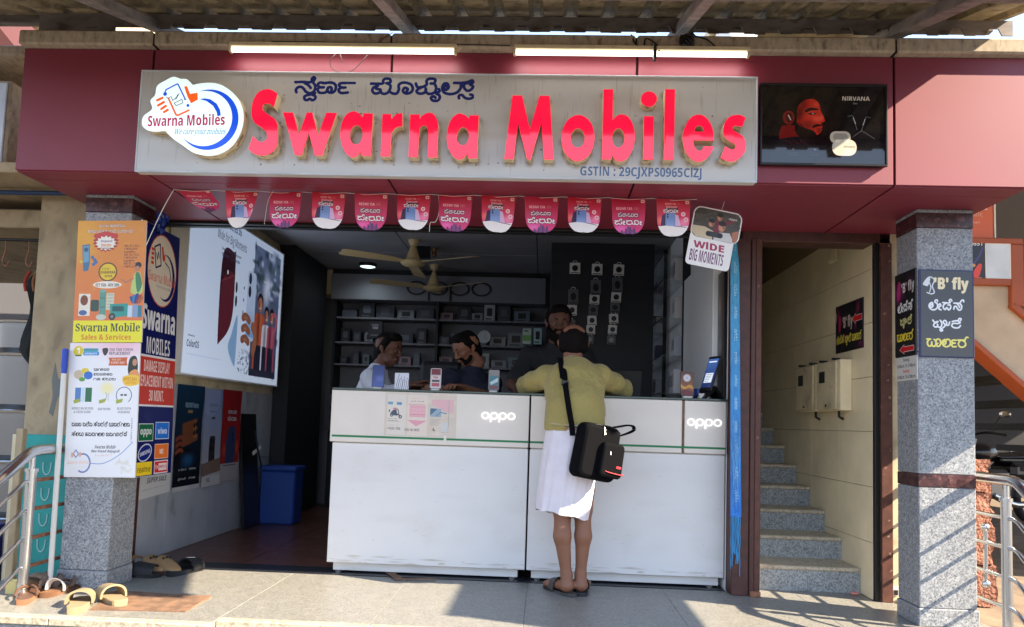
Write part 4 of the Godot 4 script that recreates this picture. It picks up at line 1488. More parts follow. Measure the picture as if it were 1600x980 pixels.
# the hand holding a phone inside a swoosh; X and Y map millimetres on the board to the canvas
func logo_art(cv: Cv, X: Callable, Y: Callable, k: float, blue: Color, orange: Color, name_c: Color, slogan_c: Color) -> void:
	var P := func(a: Array) -> PackedVector2Array:
		var o := PackedVector2Array()
		for i in range(0, a.size(), 2): o.append(Vector2(X.call(a[i]), Y.call(a[i + 1])))
		return o
	# swooshes, thick in the middle
	var arc := func(cx: float, cy: float, rx: float, ry: float, a0: float, a1: float, w: float, c: Color) -> void:
		var o := PackedVector2Array()
		var b := PackedVector2Array()
		for i in 31:
			var f := i / 30.0
			var a := deg_to_rad(lerpf(a0, a1, f))
			var t := sin(PI * f) * w / 2
			o.append(Vector2(X.call(cx + (rx + t) * cos(a)), Y.call(cy + (ry + t) * sin(a))))
			b.append(Vector2(X.call(cx + (rx - t) * cos(a)), Y.call(cy + (ry - t) * sin(a))))
		b.reverse()
		o.append_array(b)
		cv.poly(o, c)
	arc.call(345, 228, 133, 134, 108, -140, 30, blue)
	cv.poly(P.call([308, 320, 340, 312, 372, 290, 390, 262, 395, 242, 410, 246, 405, 272, 388, 300, 358, 320, 330, 324]), blue)
	# phone outline: blue upper part, orange lower part
	cv.line(P.call([144, 345, 150, 362, 200, 390, 204, 388, 240, 322]), 6.0 * k, blue)
	cv.ell_fast(Vector2(X.call(147), Y.call(342)), 9 * k, blue)
	cv.line(P.call([240, 322, 246, 318, 236, 316]), 3.0 * k, c8(40, 60, 110))
	cv.line(P.call([164, 322, 204, 246, 212, 243, 262, 268]), 8.0 * k, orange)
	cv.line(P.call([154, 328, 164, 320, 172, 330]), 3.0 * k, c8(60, 90, 110))
	cv.ell_fast(Vector2(X.call(256), Y.call(290)), 7 * k, blue)
	# zig-zag mark on the phone
	cv.line(P.call([176, 330, 184, 312, 200, 326, 206, 340, 198, 318, 212, 345]), 3.0 * k, c8(32, 70, 90))
	cv.line(P.call([192, 300, 226, 318, 232, 302, 202, 288, 192, 300]), 3.0 * k, c8(32, 70, 90))
	# thumb and fingers
	cv.poly(P.call([233, 378, 246, 380, 262, 344, 296, 350, 300, 318, 270, 300, 252, 330]), orange)
	for f in [[112, 312, 136, 324], [118, 288, 144, 304], [134, 272, 154, 286], [148, 258, 164, 268]]:
		cv.line(P.call(f), 11.0 * k, orange)
	cv.text("Swarna Mobiles", X.call(76), Y.call(248), 354 * k, 52 * k, name_c, "Droid Sans", true, 0.0, -0.035)
	cv.text("We care your mobiles", X.call(196), Y.call(184), 236 * k, 34 * k, slogan_c, "Droid Serif", false, 0.3, -0.02)

# =====================================================================
# things fixed on the sign band
# =====================================================================
func build_fascia_things() -> void:
	var spans := [[-1.479, -0.442, "left"], [-0.174, 0.866, "right"]]
	for i in 2:
		var x0: float = spans[i][0]
		var x1: float = spans[i][1]
		var t := thing("tube_light", "lit white LED tube at the %s above the signboard" % spans[i][2], "tube light", Vector3((x0 + x1) / 2, 2.55, 1.0), "LED tubes above the signboard")
		var g := at(t)
		g.box(Vector3(x0 - 0.004, 2.566, 0.974), Vector3(x1 + 0.004, 2.584, 1.012), 0.002)
		obj("batten", g, M.cream, t)
		g = at(t)
		g.tube([Vector3(x0, 2.554, 0.994), Vector3(x1, 2.554, 0.994)], 0.0115, 12)
		obj("tube", g, glow_mat(Color(1.0, 0.99, 0.96), 0.6), t)
		for x in [x0, x1]:
			g = at(t)
			g.box(Vector3(x - 0.008, 2.541, 0.981), Vector3(x + 0.004, 2.5655, 1.007), 0.002)
			obj("end_cap", g, M.cream, t)
		if i == 1:
			g = at(t)
			g.box(Vector3(0.445, 2.522, 0.985), Vector3(0.458, 2.59, 1.016), 0.002)
			obj("clip", g, M.dark, t)
		var l := AreaLight3D.new()
		l.name = "tube_glow"
		l.area_size = Vector2(x1 - x0, 0.022)
		l.light_color = Color(1.0, 0.98, 0.95)
		l.light_energy = 0.035
		l.area_normalize_energy = true
		l.area_range = 8.0
		l.shadow_enabled = true
		t.add_child(l)
		l.position = Vector3(0, -0.012, -0.004)
		l.rotation = Vector3(deg_to_rad(-75), 0, 0)
	# framed earbud poster
	var t := thing("framed_poster", "black framed earbud poster showing a red lit profile, right of the signboard", "poster", Vector3(1.21, 2.07, 0.945))
	var g := at(t)
	g.box(Vector3(0.932, 2.07, 0.9305), Vector3(1.486, 2.441, 0.952), 0.003)
	obj("backing", g, M.black, t)
	g = at(t)
	for e in [[0.930, 2.068, 1.488, 2.078], [0.930, 2.433, 1.488, 2.443], [0.930, 2.0785, 0.939, 2.4325], [1.479, 2.0785, 1.488, 2.4325]]:
		g.box(Vector3(e[0], e[1], 0.948), Vector3(e[2], e[3], 0.962), 0.002)
	obj("frame", g, M.plastic_black, t)
	g = at(t)
	g.quad(Vector3(0.9395, 2.0785, 0.9545), Vector3(1.4785, 2.0785, 0.9545), Vector3(1.4785, 2.4325, 0.9545), Vector3(0.9395, 2.4325, 0.9545), Vector3.BACK)
	var pm := print_mat(art_earbuds(), 0.05, 0.5)
	pm.clearcoat_enabled = true
	pm.clearcoat = 1.0
	pm.clearcoat_roughness = 0.02
	obj("print", g, pm, t)
	# wires
	var wires := [
		["loose black wire looping over the coping above the right tube", [Vector3(0.35, 2.66, 0.96), Vector3(0.37, 2.60, 0.985), Vector3(0.40, 2.585, 0.99), Vector3(0.415, 2.63, 0.985), Vector3(0.46, 2.60, 0.99), Vector3(0.475, 2.57, 1.0), Vector3(0.45, 2.55, 1.0)], 0.0035],
		["black cable drooping along the coping right of the cable knot", [Vector3(0.60, 2.66, 0.965), Vector3(0.68, 2.63, 0.985), Vector3(0.74, 2.585, 0.985), Vector3(0.82, 2.58, 0.985), Vector3(0.84, 2.60, 0.98)], 0.0035],
		["thin wire hanging in a loop below the left tube", [Vector3(-0.74, 2.655, 0.97), Vector3(-0.80, 2.60, 0.985), Vector3(-0.88, 2.50, 0.985), Vector3(-0.93, 2.462, 0.98), Vector3(-1.0, 2.468, 0.98), Vector3(-1.02, 2.51, 0.985), Vector3(-0.98, 2.545, 0.99), Vector3(-0.96, 2.50, 0.99)], 0.0016],
		["thin dark wire running along the coping above the left tube", [Vector3(-1.3, 2.605, 0.976), Vector3(-0.9, 2.602, 0.976), Vector3(-0.5, 2.6, 0.976), Vector3(-0.2, 2.596, 0.976)], 0.0022],
	]
	for w in wires:
		var b: Vector3 = w[1][0]
		var e := rel(b)
		e.tube(curve3(w[1], 6), w[2], 6)
		single("wire", w[0], "wire", b, e, M.plastic_black)
	var kb := Vector3(0.595, 2.585, 0.985)
	t = thing("cable_knot", "black bundled cable knot hanging on the coping below a rafter", "cable knot", kb)
	for i in 5:
		var e := Geo.new()
		var pts: Array = []
		for k in 9:
			var a := TAU * k / 8.0
			pts.append(Vector3(0.028 * cos(a + i), 0.03 + 0.027 * sin(a), 0.012 * sin(a * 2.0 + i) + 0.004 * i))
		e.tube(pts, 0.0075, 6)
		obj("loop", e, M.plastic_black, t)
	# bunting under the soffit
	var cordp: Array = []
	for i in 25:
		var x := -1.86 + i * 0.107
		cordp.append(Vector3(x, 1.985 - 0.004 * (1.0 - cos(i * PI)), 0.702))
	var cb := Vector3(-0.6, 1.98, 0.702)
	var ce := rel(cb)
	ce.tube(cordp, 0.0013, 5)
	single("bunting_cord", "pale cord stretched under the soffit carrying the pink pennants", "cord", cb, ce, M.paper)
	var ta := art_pennant(false)
	var tb := art_pennant(true)
	var ma := print_mat(ta, 0.42)
	var mb := print_mat(tb, 0.42)
	ma.backlight_enabled = true
	ma.backlight = Color(0.12, 0.12, 0.12)
	mb.backlight_enabled = true
	mb.backlight = Color(0.12, 0.12, 0.12)
	var cx := [-1.761, -1.515, -1.297, -1.081, -0.871, -0.661, -0.456, -0.246, -0.038, 0.171, 0.382, 0.596]
	var ord := ["first", "second", "third", "fourth", "fifth", "sixth", "seventh", "eighth", "ninth", "tenth", "eleventh", "last"]
	for i in 12:
		var phone := i % 2 == 1
		var lab := "%s pennant from the left, pink with %s" % [ord[i], "a blue phone on white" if phone else "white Kannada words"]
		if i == 0: lab = "first pennant from the left, pink, tipped up almost edge on"
		if i == 1: lab = "second pennant from the left, phone print, twisted to one side"
		var base := Vector3(cx[i], 1.984, 0.702)
		var pg := Geo.new()
		var amp := rng.randf_range(0.004, 0.012)
		var ph := rng.randf_range(0, TAU)
		var shape := func(u: float, v: float) -> Vector3:
			# v 0 at the rounded foot, 1 at the cord
			var y := -0.185 + 0.185 * v
			var half := 0.083 - 0.010 * (1.0 - v)
			if v < 0.45: half *= sqrt(maxf(0.0, 1.0 - pow((0.45 - v) / 0.45, 2.2)))
			var x := (u - 0.5) * 2.0 * half
			var z := amp * sin(x * 30.0 + ph) * (1.0 - v) + 0.012 * (1.0 - v) * sin(ph)
			if i == 1: return Vector3(x * lerpf(0.8, 1.0, v) - 0.02 * (1.0 - v), y, z + x * 0.3 * (1.0 - v))
			return Vector3(x, y, z)
		# flat print mapped by place, not by u and v
		pg.sheet(10, 14, shape)
		for q in pg.v.size():
			var p := pg.v[q]
			pg.uv[q] = Vector2(p.x / 0.166 + 0.5, -p.y / 0.185)
		var o := single("pennant", lab, "pennant", base, pg, mb if phone else ma, "pink pennants strung under the soffit")
		if i == 0: o.rotation = Vector3(deg_to_rad(77), 0, deg_to_rad(3))
		else: o.rotation = Vector3(deg_to_rad(rng.randf_range(-3, 3)), deg_to_rad(rng.randf_range(-6, 6)), deg_to_rad(rng.randf_range(-1.5, 1.5)))
	# hanging strings at the left of the bunting
	for s in [["pale string tied down from the first pennant to the pillar poster", [Vector3(-1.86, 1.985, 0.702), Vector3(-1.93, 1.90, 0.66), Vector3(-1.99, 1.80, 0.63), Vector3(-2.03, 1.72, 0.615)], 0.0022], ["thin thread hanging beside the third pennant", [Vector3(-1.36, 1.985, 0.702), Vector3(-1.385, 1.93, 0.70), Vector3(-1.395, 1.82, 0.70)], 0.0012], ["white wire loop hanging beside the seventh pennant", [Vector3(-0.54, 1.985, 0.70), Vector3(-0.535, 1.9, 0.70), Vector3(-0.55, 1.85, 0.70), Vector3(-0.575, 1.845, 0.70), Vector3(-0.578, 1.80, 0.70)], 0.0016]]:
		var b: Vector3 = s[1][0]
		var e := rel(b)
		e.tube(curve3(s[1], 6), s[2], 5)
		single("string", s[0], "string", b, e, M.paper)
	# swing tag
	t = thing("hanging_tag", "tilted rounded phone promotion tag hanging under the soffit right of the pennants", "tag", Vector3(0.825, 1.95, 0.655))
	t.rotation = Vector3(0, deg_to_rad(4), deg_to_rad(-9.5))
	var up := round_rect(-0.12, -0.155, 0.24, 0.155, 0.036)
	var low := round_rect(-0.118, -0.292, 0.216, 0.165, 0.02)
	var whole := Geometry2D.merge_polygons(up, low)[0]
	g = Geo.new()
	g.prism(whole, -0.002, 0.0, [], true, true)
	var tg := obj("card", g, M.paper, t)
	g = Geo.new()
	g.prism(whole, 0.0001, 0.0009, [], false, false, Rect2(-0.12, -0.292, 0.24, 0.292))
	obj("print", g, print_mat(art_tag(), 0.4), tg)
	g = Geo.new()
	g.tube([Vector3(0.012, -0.004, 0.0), Vector3(0.016, 0.05, 0.01)], 0.001, 5)
	obj("thread", g, M.paper, t)

func art_pennant(phone: bool) -> ImageTexture:
	var cv := Cv.new(320, 356, c8(206, 30, 62), 2)
	cv.grad(0, 0, 320, 356, c8(192, 26, 54), c8(226, 60, 140))
	if phone:
		cv.grad(0, 0, 320, 240, c8(196, 26, 48), c8(232, 66, 112))
		cv.blob(50, 200, 70, 60, Color(1.0, 0.55, 0.45, 0.8))
		cv.blob(260, 220, 90, 70, Color(1.0, 0.6, 0.75, 0.9))
		cv.text("REDMl 15A", 84, 36, 100, 18, c8(255, 180, 170))
		cv.text("5G", 196, 36, 26, 18, c8(230, 90, 90))
		cv.rect(92, 78, 112, 22, c8(80, 12, 34))
		cv.kannada(["ni", "ja", "va", "da"], 92, 62, 104, 22, 3.0, c8(255, 206, 206))
		cv.kannada(["hi", "ro"], 66, 88, 140, 38, 6.0, c8(250, 236, 240), c8(64, 10, 30), 2.5)
		cv.poly(PackedVector2Array([Vector2(58, 150), Vector2(96, 132), Vector2(106, 250), Vector2(44, 250)]), c8(62, 40, 84))
		cv.poly(PackedVector2Array([Vector2(170, 140), Vector2(206, 150), Vector2(232, 254), Vector2(176, 250)]), c8(222, 186, 224))
		cv.poly(round_rect(90, 126, 90, 136, 12), c8(118, 146, 204))
		cv.grad(98, 176, 74, 80, c8(118, 146, 204), c8(150, 176, 224))
		cv.ell(110, 142, 8, 8, c8(36, 32, 52))
		cv.ell(110, 164, 8, 8, c8(36, 32, 52))
		cv.poly(PackedVector2Array([Vector2(0, 256), Vector2(90, 244), Vector2(210, 254), Vector2(320, 246), Vector2(320, 356), Vector2(0, 356)]), c8(246, 240, 238))
		cv.line(PackedVector2Array([Vector2(180, 250), Vector2(280, 262)]), 5, c8(60, 44, 74))
		for c in [Vector2(252, 140), Vector2(278, 190)]:
			cv.ell(c.x, c.y, 20, 20, c8(250, 220, 224))
			cv.ell(c.x, c.y, 12, 12, c8(236, 140, 160))
	else:
		cv.text("REDMl 15A", 46, 86, 148, 26, c8(255, 196, 196))
		cv.rect(206, 86, 44, 26, c8(206, 80, 96))
		cv.kannada(["ni", "ja", "va", "da"], 58, 136, 190, 44, 6.5, c8(255, 214, 226), c8(52, 12, 34), 5.0)
		cv.kannada(["hi", "ro"], 28, 196, 258, 60, 10.0, c8(255, 236, 240), c8(92, 16, 48), 4.0)
		cv.blob(90, 290, 120, 50, Color(1, 0.55, 0.85, 0.6))
		for k in 9:
			var x := 70 + k * 19.0
			var hh: float = [24, 42, 30, 58, 82, 74, 52, 66, 30][k]
			cv.poly(PackedVector2Array([Vector2(x, 356), Vector2(x, 356 - hh), Vector2(x + 8, 344 - hh), Vector2(x + 18, 356 - hh), Vector2(x + 18, 356)]), c8(94, 52, 104) if k % 2 else c8(120, 66, 122))
	cv.poly(round_rect(272, 14, 34, 30, 7), c8(244, 214, 200))
	cv.rect(280, 22, 18, 14, c8(216, 110, 90))
	return cv.tex()

func art_tag() -> ImageTexture:
	var cv := Cv.new(480, 584, c8(236, 232, 228), 2)
	# photograph of three people outdoors
	cv.polys([round_rect(12, 12, 456, 292, 62)], c8(72, 66, 58))
	var r := RandomNumberGenerator.new()
	r.seed = 12
	for i in 90: cv.blob(r.randf_range(20, 460), r.randf_range(20, 200), r.randf_range(6, 40), r.randf_range(4, 22), [Color(0.4, 0.36, 0.3, 0.5), Color(0.2, 0.2, 0.17, 0.6), Color(0.5, 0.46, 0.36, 0.4)][i % 3])
	cv.poly(PackedVector2Array([Vector2(14, 196), Vector2(130, 190), Vector2(220, 220), Vector2(220, 304), Vector2(60, 300), Vector2(14, 260)]), c8(206, 188, 156))
	cv.poly(PackedVector2Array([Vector2(230, 110), Vector2(300, 110), Vector2(400, 80), Vector2(420, 90), Vector2(320, 150), Vector2(310, 250), Vector2(220, 250)]), c8(122, 36, 54))
	cv.ell(262, 76, 27, 34, c8(178, 118, 92)); cv.ell(262, 52, 30, 20, c8(28, 22, 20))
	cv.ell(190, 150, 28, 34, c8(186, 126, 100)); cv.ell(190, 122, 32, 20, c8(30, 22, 20))
	cv.poly(PackedVector2Array([Vector2(230, 240), Vector2(290, 220), Vector2(380, 210), Vector2(440, 300), Vector2(236, 304)]), c8(206, 204, 204))
	cv.ell(296, 168, 34, 44, c8(196, 138, 112)); cv.ell(296, 132, 38, 24, c8(32, 24, 22))
	cv.poly(PackedVector2Array([Vector2(400, 200), Vector2(466, 170), Vector2(460, 280), Vector2(420, 296)]), c8(178, 112, 84))
	cv.poly(round_rect(150, 226, 170, 52, 26), c8(52, 48, 54))
	cv.ell(178, 252, 20, 20, c8(24, 22, 26)); cv.ell(288, 252, 22, 22, c8(24, 22, 26))
	for b in [[262, 70], [190, 150], [300, 170]]:
		cv.blob(b[0] - 6, b[1] + 12, 16, 20, Color(0.9, 0.66, 0.54, 0.6))
		cv.blob(b[0] + 14, b[1], 14, 26, Color(0.3, 0.17, 0.13, 0.6))
	cv.soften(3.0, 0.05)
	cv.poly(round_rect(8, 306, 464, 278, 10), c8(236, 232, 228))
	cv.text("oppo", 352, 62, 78, 22, c8(220, 216, 210))
	# lower part: words
	cv.text("WlDE", 58, 340, 300, 68, c8(164, 32, 78), "Droid Sans", true, -0.12, 0.0, 2.0)
	cv.text("BlG MOMENTS", 36, 424, 330, 118, c8(106, 44, 96), "Droid Sans", true, -0.02)
	return cv.tex()

func art_earbuds() -> ImageTexture:
	var cv := Cv.new(900, 592, c8(14, 14, 18), 1)
	cv.blob(360, 330, 330, 300, Color(0.12, 0.05, 0.06, 0.8))
	var sk := c8(196, 44, 34)
	# a bearded face in profile, looking right, in red light
	cv.poly(outline([300, 120, 0, 350, 96, 0, 400, 110, 0, 425, 150, 0, 432, 190, 0, 440, 205, 0, 452, 232, 0, 464, 262, 0, 452, 276, 0, 436, 280, 0, 442, 296, 0, 446, 310, 0, 438, 322, 0, 442, 336, 0, 428, 360, 0, 400, 374, 0, 340, 352, 0, 270, 330, 0, 240, 240, 0, 262, 160, 0], 1.0, 6), sk)
	cv.blob(330, 200, 90, 80, Color(0.86, 0.26, 0.18, 0.7))
	cv.blob(420, 250, 40, 40, Color(0.92, 0.36, 0.26, 0.7))
	cv.poly(outline([170, 280, 0, 300, 300, 0, 270, 420, 0, 130, 410, 0], 1.0, 6), c8(120, 24, 24))
	# hair, beard, brow, moustache
	cv.poly(outline([130, 240, 0, 150, 110, 0, 240, 56, 0, 340, 62, 0, 380, 92, 0, 300, 112, 0, 262, 170, 0, 258, 240, 0, 246, 300, 0, 200, 300, 0, 150, 300, 0], 1.0, 6), c8(16, 12, 14))
	cv.poly(outline([246, 250, 0, 268, 300, 0, 340, 330, 0, 380, 344, 0, 400, 376, 0, 360, 400, 0, 290, 394, 0, 246, 350, 0], 1.0, 6), c8(22, 12, 14))
	cv.poly(outline([372, 308, 0, 400, 292, 0, 436, 296, 0, 440, 304, 0, 400, 312, 0, 376, 322, 0], 1.0, 5), c8(28, 12, 14))
	cv.poly(outline([318, 190, 0, 350, 166, 0, 404, 172, 0, 410, 184, 0, 356, 188, 0, 330, 204, 0], 1.0, 5), c8(24, 10, 12))
	cv.poly(outline([338, 214, 0, 366, 202, 0, 396, 212, 0, 370, 222, 0], 1.0, 5), c8(60, 14, 14))
	cv.ell(374, 211, 8, 6, c8(190, 150, 140))
	cv.line(curve([392, 322, 416, 326, 440, 322], 1.0), 3, c8(110, 22, 22))
	# ear with a white earbud
	cv.ell(196, 244, 44, 54, c8(120, 28, 26)); cv.ell(200, 244, 28, 38, c8(76, 18, 18))
	cv.line(PackedVector2Array([Vector2(194, 226), Vector2(212, 262)]), 8, c8(206, 190, 184))
	# shirt
	cv.poly(outline([60, 592, 1, 90, 440, 0, 200, 396, 0, 330, 410, 0, 380, 592, 1], 1.0, 6), c8(26, 24, 30))
	for i in 9: cv.blob(180 + i * 18, 420 + (i % 3) * 12, 18, 10, Color(0.55, 0.12, 0.16, 0.5))
	for b in [[300, 160, 60, 120, 0.5], [330, 300, 90, 60, 0.45], [270, 220, 40, 90, 0.6], [420, 340, 30, 30, 0.4]]: cv.blob(b[0], b[1], b[2], b[3], Color(0.2, 0.03, 0.03, b[4]))
	for b in [[400, 140, 40, 34], [440, 240, 20, 34], [390, 250, 40, 40]]: cv.blob(b[0], b[1], b[2], b[3], Color(0.95, 0.36, 0.26, 0.6))
	cv.soften(1.7, 0.02)
	# words and small print
	cv.text("NlRVANA", 590, 74, 200, 34, c8(222, 208, 192))
	cv.text("ION", 668, 124, 30, 12, c8(150, 144, 136))
	var r := RandomNumberGenerator.new()
	r.seed = 3
	for x in [230, 390]:
		cv.scribble(x - 36, 508, 76, 8, c8(120, 120, 124), r)
		cv.scribble(x - 26, 524, 56, 8, c8(120, 120, 124), r)
		cv.ell(x, 486, 7, 7, c8(140, 140, 146))
	# two earbuds outlined in light, and their open case
	for m in [[664, 240, 1.0], [762, 250, -1.0]]:
		cv.line(curve([m[0] + 34 * m[2], m[1] + 92, m[0] + 18 * m[2], m[1] + 40, m[0], m[1] - 16, m[0] - 34 * m[2], m[1] - 10], 1.0), 5, c8(100, 100, 106))
		cv.line(PackedVector2Array([Vector2(m[0] + 6 * m[2], m[1]), Vector2(m[0] + 22 * m[2], m[1] + 44)]), 5, c8(210, 208, 206))
	cv.line(PackedVector2Array([Vector2(672, 382), Vector2(730, 336), Vector2(826, 398)]), 6, c8(58, 58, 62))
	cv.poly(round_rect(500, 344, 150, 92, 40), c8(196, 186, 170))
	cv.poly(round_rect(522, 360, 108, 54, 24), c8(150, 142, 132))
	cv.poly(round_rect(516, 406, 178, 124, 56), c8(208, 200, 184))
	cv.ell(556, 420, 20, 14, c8(226, 220, 204)); cv.ell(620, 414, 20, 14, c8(226, 220, 204))
	cv.text("nirvana", 600, 452, 80, 16, c8(110, 104, 96))
	return cv.tex()

# =====================================================================
# counter and what stands on it
# =====================================================================
func oppo_word(t: Node3D, x0: float, y: float, w: float, zf: float, mat: Material, depth := 0.006, lw := 0.3, called := "letter") -> void:
	# o p p o from rings and stems; y is the middle of the rings
	var cw := w / 4.0
	for i in 4:
		var cx := x0 + cw * (i + 0.5)
		var rx := cw * 0.46
		var ry := cw * (0.33 if w > 0.5 else 0.42)
		var g := at(t)
		var k := 1.0 - lw * 1.15
		g.prism(oval(cx, y, rx, ry, 28), zf, zf + depth, [oval(cx, y, rx - ry * lw * 1.15, ry * (1.0 - lw), 28)])
		if i == 1 or i == 2:
			g.box(Vector3(cx - rx, y - ry * 1.75, zf), Vector3(cx - rx + ry * lw * 1.25, y - ry * 0.15, zf + depth * 0.98))
		obj(called, g, mat, t)

func build_counter() -> void:
	var defs := [[-1.204, -0.079, "white shop counter unit at the left with pasted leaflets and logo"], [-0.069, 1.026, "white shop counter unit at the right where the customer leans"]]
	var lit := glow_mat(c8(250, 250, 250), 0.2)
	var sc := Cv.new(1024, 620, c8(226, 225, 224), 1)
	var sr := RandomNumberGenerator.new()
	sr.seed = 77
	for k in 46: sc.blob(sr.randf() * 1024, sr.randf_range(40, 620), sr.randf_range(20, 150), sr.randf_range(12, 70), Color(0.79, 0.76, 0.72, sr.randf_range(0.04, 0.12)))
	for k in 26: sc.blob(sr.randf() * 1024, sr.randf_range(585, 620), sr.randf_range(10, 90), sr.randf_range(3, 9), Color(0.62, 0.56, 0.48, 0.35))
	for k in 34:
		var p := Vector2(sr.randf() * 1024, sr.randf_range(80, 600))
		sc.line(PackedVector2Array([p, p + Vector2(sr.randf_range(-24, 24), sr.randf_range(-8, 8))]), 1.0, c8(176, 172, 166))
	sc.speck(24, c8(150, 142, 132), sr, 0.6, 1.8)
	var scuffed := print_mat(sc.tex(), 0.3)
	for i in 2:
		var x0: float = defs[i][0]
		var x1: float = defs[i][1]
		var t := thing("counter", defs[i][2], "counter", Vector3((x0 + x1) / 2, 0, -0.25), "white counter units")
		var g := at(t)
		g.box(Vector3(x0 + 0.008, 0.062, -0.52), Vector3(x1 - 0.008, 1.04, -0.018), 0.002)
		obj("carcass", g, M.white, t)
		g = at(t)
		g.box(Vector3(x0, 0.064, -0.017), Vector3(x1, 0.742, 0.0), 0.003)
		obj("front_panel", g, scuffed, t)
		var ap := [[x0 - 0.012 if i == 0 else x0, x1]]
		if i == 1: ap = [[x0, 0.781], [0.795, x1]]
		for a in ap:
			g = at(t)
			g.box(Vector3(a[0], 0.747, -0.017), Vector3(a[1], 1.043, 0.018), 0.003)
			obj("apron_panel", g, M.apron, t)
		g = at(t)
		g.box(Vector3(x0, 0.7745, 0.0182), Vector3(x1, 0.786, 0.0198), 0.0005)
		obj("green_stripe", g, M.green, t)
		if i == 1:
			g = at(t)
			g.box(Vector3(0.782, 0.748, -0.01), Vector3(0.794, 1.042, 0.012), 0.001)
			obj("seam_strip", g, M.cardboard, t)
		g = at(t)
		g.box(Vector3(x0 + 0.027, 0.014, -0.49), Vector3(x1 - (0.04 if i == 0 else 0.02), 0.061, -0.04), 0.002)
		obj("kick_board", g, M.white, t)
		for fx in [x0 + 0.06, x1 - 0.07]:
			g = at(t)
			g.lathe([Vector2(0, 0.004), Vector2(0.018, 0.004), Vector2(0.018, 0.010), Vector2(0.01, 0.0139), Vector2(0, 0.0139)], 14, Vector3(fx, 0, -0.03))
			obj("foot", g, M.steel_dull, t)
		g = at(t)
		g.box(Vector3(x0 - 0.008, 1.0445, -0.54), Vector3(x1 + 0.004, 1.0565, 0.026), 0.002)
		obj("glass_top", g, M.glass_edge, t)
		var lx: float = -0.352 if i == 0 else 0.806
		oppo_word(t, lx, 0.922, 0.198, 0.0182, lit)
		if i == 0:
			# leaflets pasted on the apron
			g = at(t)
			g.quad(Vector3(-0.905, 0.792, 0.0186), Vector3(-0.492, 0.786, 0.0186), Vector3(-0.494, 1.036, 0.0186), Vector3(-0.905, 1.038, 0.0186), Vector3.BACK)
			var sh := obj("leaflet_sheet", g, print_mat(art_leaflets(), 0.25), t)
			g = at(t)
			g.box(Vector3(-0.56, 0.762, 0.0187), Vector3(-0.545, 0.80, 0.02), 0.0003)
			obj("torn_corner", g, M.paper, sh)
	# tall black panel gap between the units is simply open
	# ---- on the counter
	var stand := func(label: String, x: float, z: float, h: float, w: float, art: ImageTexture, lean: float, yaw: float) -> void:
		var t := thing("display_phone", label, "phone", Vector3(x, 1.057, z), "display phones standing on the counter")
		t.rotation.y = yaw
		var g := Geo.new()
		g.box(Vector3(-w * 0.36, 0, -0.02), Vector3(w * 0.36, 0.014, 0.025), 0.003)
		obj("stand", g, M.paper, t)
		g = Geo.new()
		g.xf = Transform3D(Basis(Vector3.RIGHT, lean), Vector3(0, 0.014, 0))
		g.prism(round_rect(-w / 2, 0, w, h, 0.008), -0.004, 0.004)
		var b := obj("phone_body", g, M.plastic_black, t)
		g = Geo.new()
		g.xf = Transform3D(Basis(Vector3.RIGHT, lean), Vector3(0, 0.014, 0))
		g.prism(round_rect(-w / 2 + 0.002, 0.002, w - 0.004, h - 0.004, 0.007), 0.0041, 0.0046, [], false, false)
		obj("back_print", g, print_mat(art, 0.3), b)
	stand.call("blue display phone standing at the left end of the counter", -0.986, -0.13, 0.135, 0.072, art_phone(0), -0.2, 0.1)
	stand.call("red and white display phone on the counter left of centre", -0.64, -0.12, 0.125, 0.068, art_phone(1), -0.15, 0.05)
	stand.call("grey display phone with teal screen on the counter near the customer", -0.296, -0.12, 0.125, 0.066, art_phone(2), -0.15, 0.0)
	stand.call("orange brown display phone with round camera at the counter's right end", 0.826, -0.08, 0.145, 0.076, art_phone(3), -0.15, 0.0)
	var t := thing("photo_card", "white glossy card with dark reed shapes beside the blue display phone", "card", Vector3(-0.845, 1.057, -0.14))
	t.rotation = Vector3(-0.12, 0.1, 0.02)
	var g := Geo.new()
	g.box(Vector3(-0.042, 0, -0.002), Vector3(0.042, 0.105, 0.002), 0.001)
	obj("card", g, M.paper, t)
	g = Geo.new()
	g.quad(Vector3(-0.041, 0.001, 0.0025), Vector3(0.041, 0.001, 0.0025), Vector3(0.041, 0.104, 0.0025), Vector3(-0.041, 0.104, 0.0025), Vector3.BACK)
	obj("print", g, print_mat(art_phone(4), 0.2), t)
	t = thing("blue_mug", "small blue mug on the counter behind the orange display phone", "mug", Vector3(0.905, 1.057, -0.15))
	g = Geo.new()
	g.lathe([Vector2(0, 0), Vector2(0.026, 0), Vector2(0.03, 0.006), Vector2(0.03, 0.062), Vector2(0.026, 0.062), Vector2(0.025, 0.008), Vector2(0, 0.007)], 20)
	obj("cup", g, plain(c8(22, 64, 150), 0.3), t)
	g = Geo.new()
	g.tube(curve3([Vector3(0.029, 0.05, 0), Vector3(0.046, 0.046, 0), Vector3(0.048, 0.026, 0), Vector3(0.029, 0.014, 0)], 5), 0.004, 6)
	obj("handle", g, plain(c8(22, 64, 150), 0.3), t)
	# tablet on its black stand at the right end
	t = thing("tablet_stand", "black angled stand holding a tablet at the counter's right end", "tablet stand", Vector3(0.94, 1.057, -0.05))
	t.rotation.y = deg_to_rad(-66)
	g = Geo.new()
	g.xf = Transform3D(Basis(Vector3.RIGHT, -0.32), Vector3(0, 0.045, 0.02))
	g.box(Vector3(-0.055, 0, -0.006), Vector3(0.055, 0.215, 0.004), 0.004)
	var tb := obj("tablet", g, M.plastic_black, t)
	g = Geo.new()
	g.xf = Transform3D(Basis(Vector3.RIGHT, -0.32), Vector3(0, 0.045, 0.02))
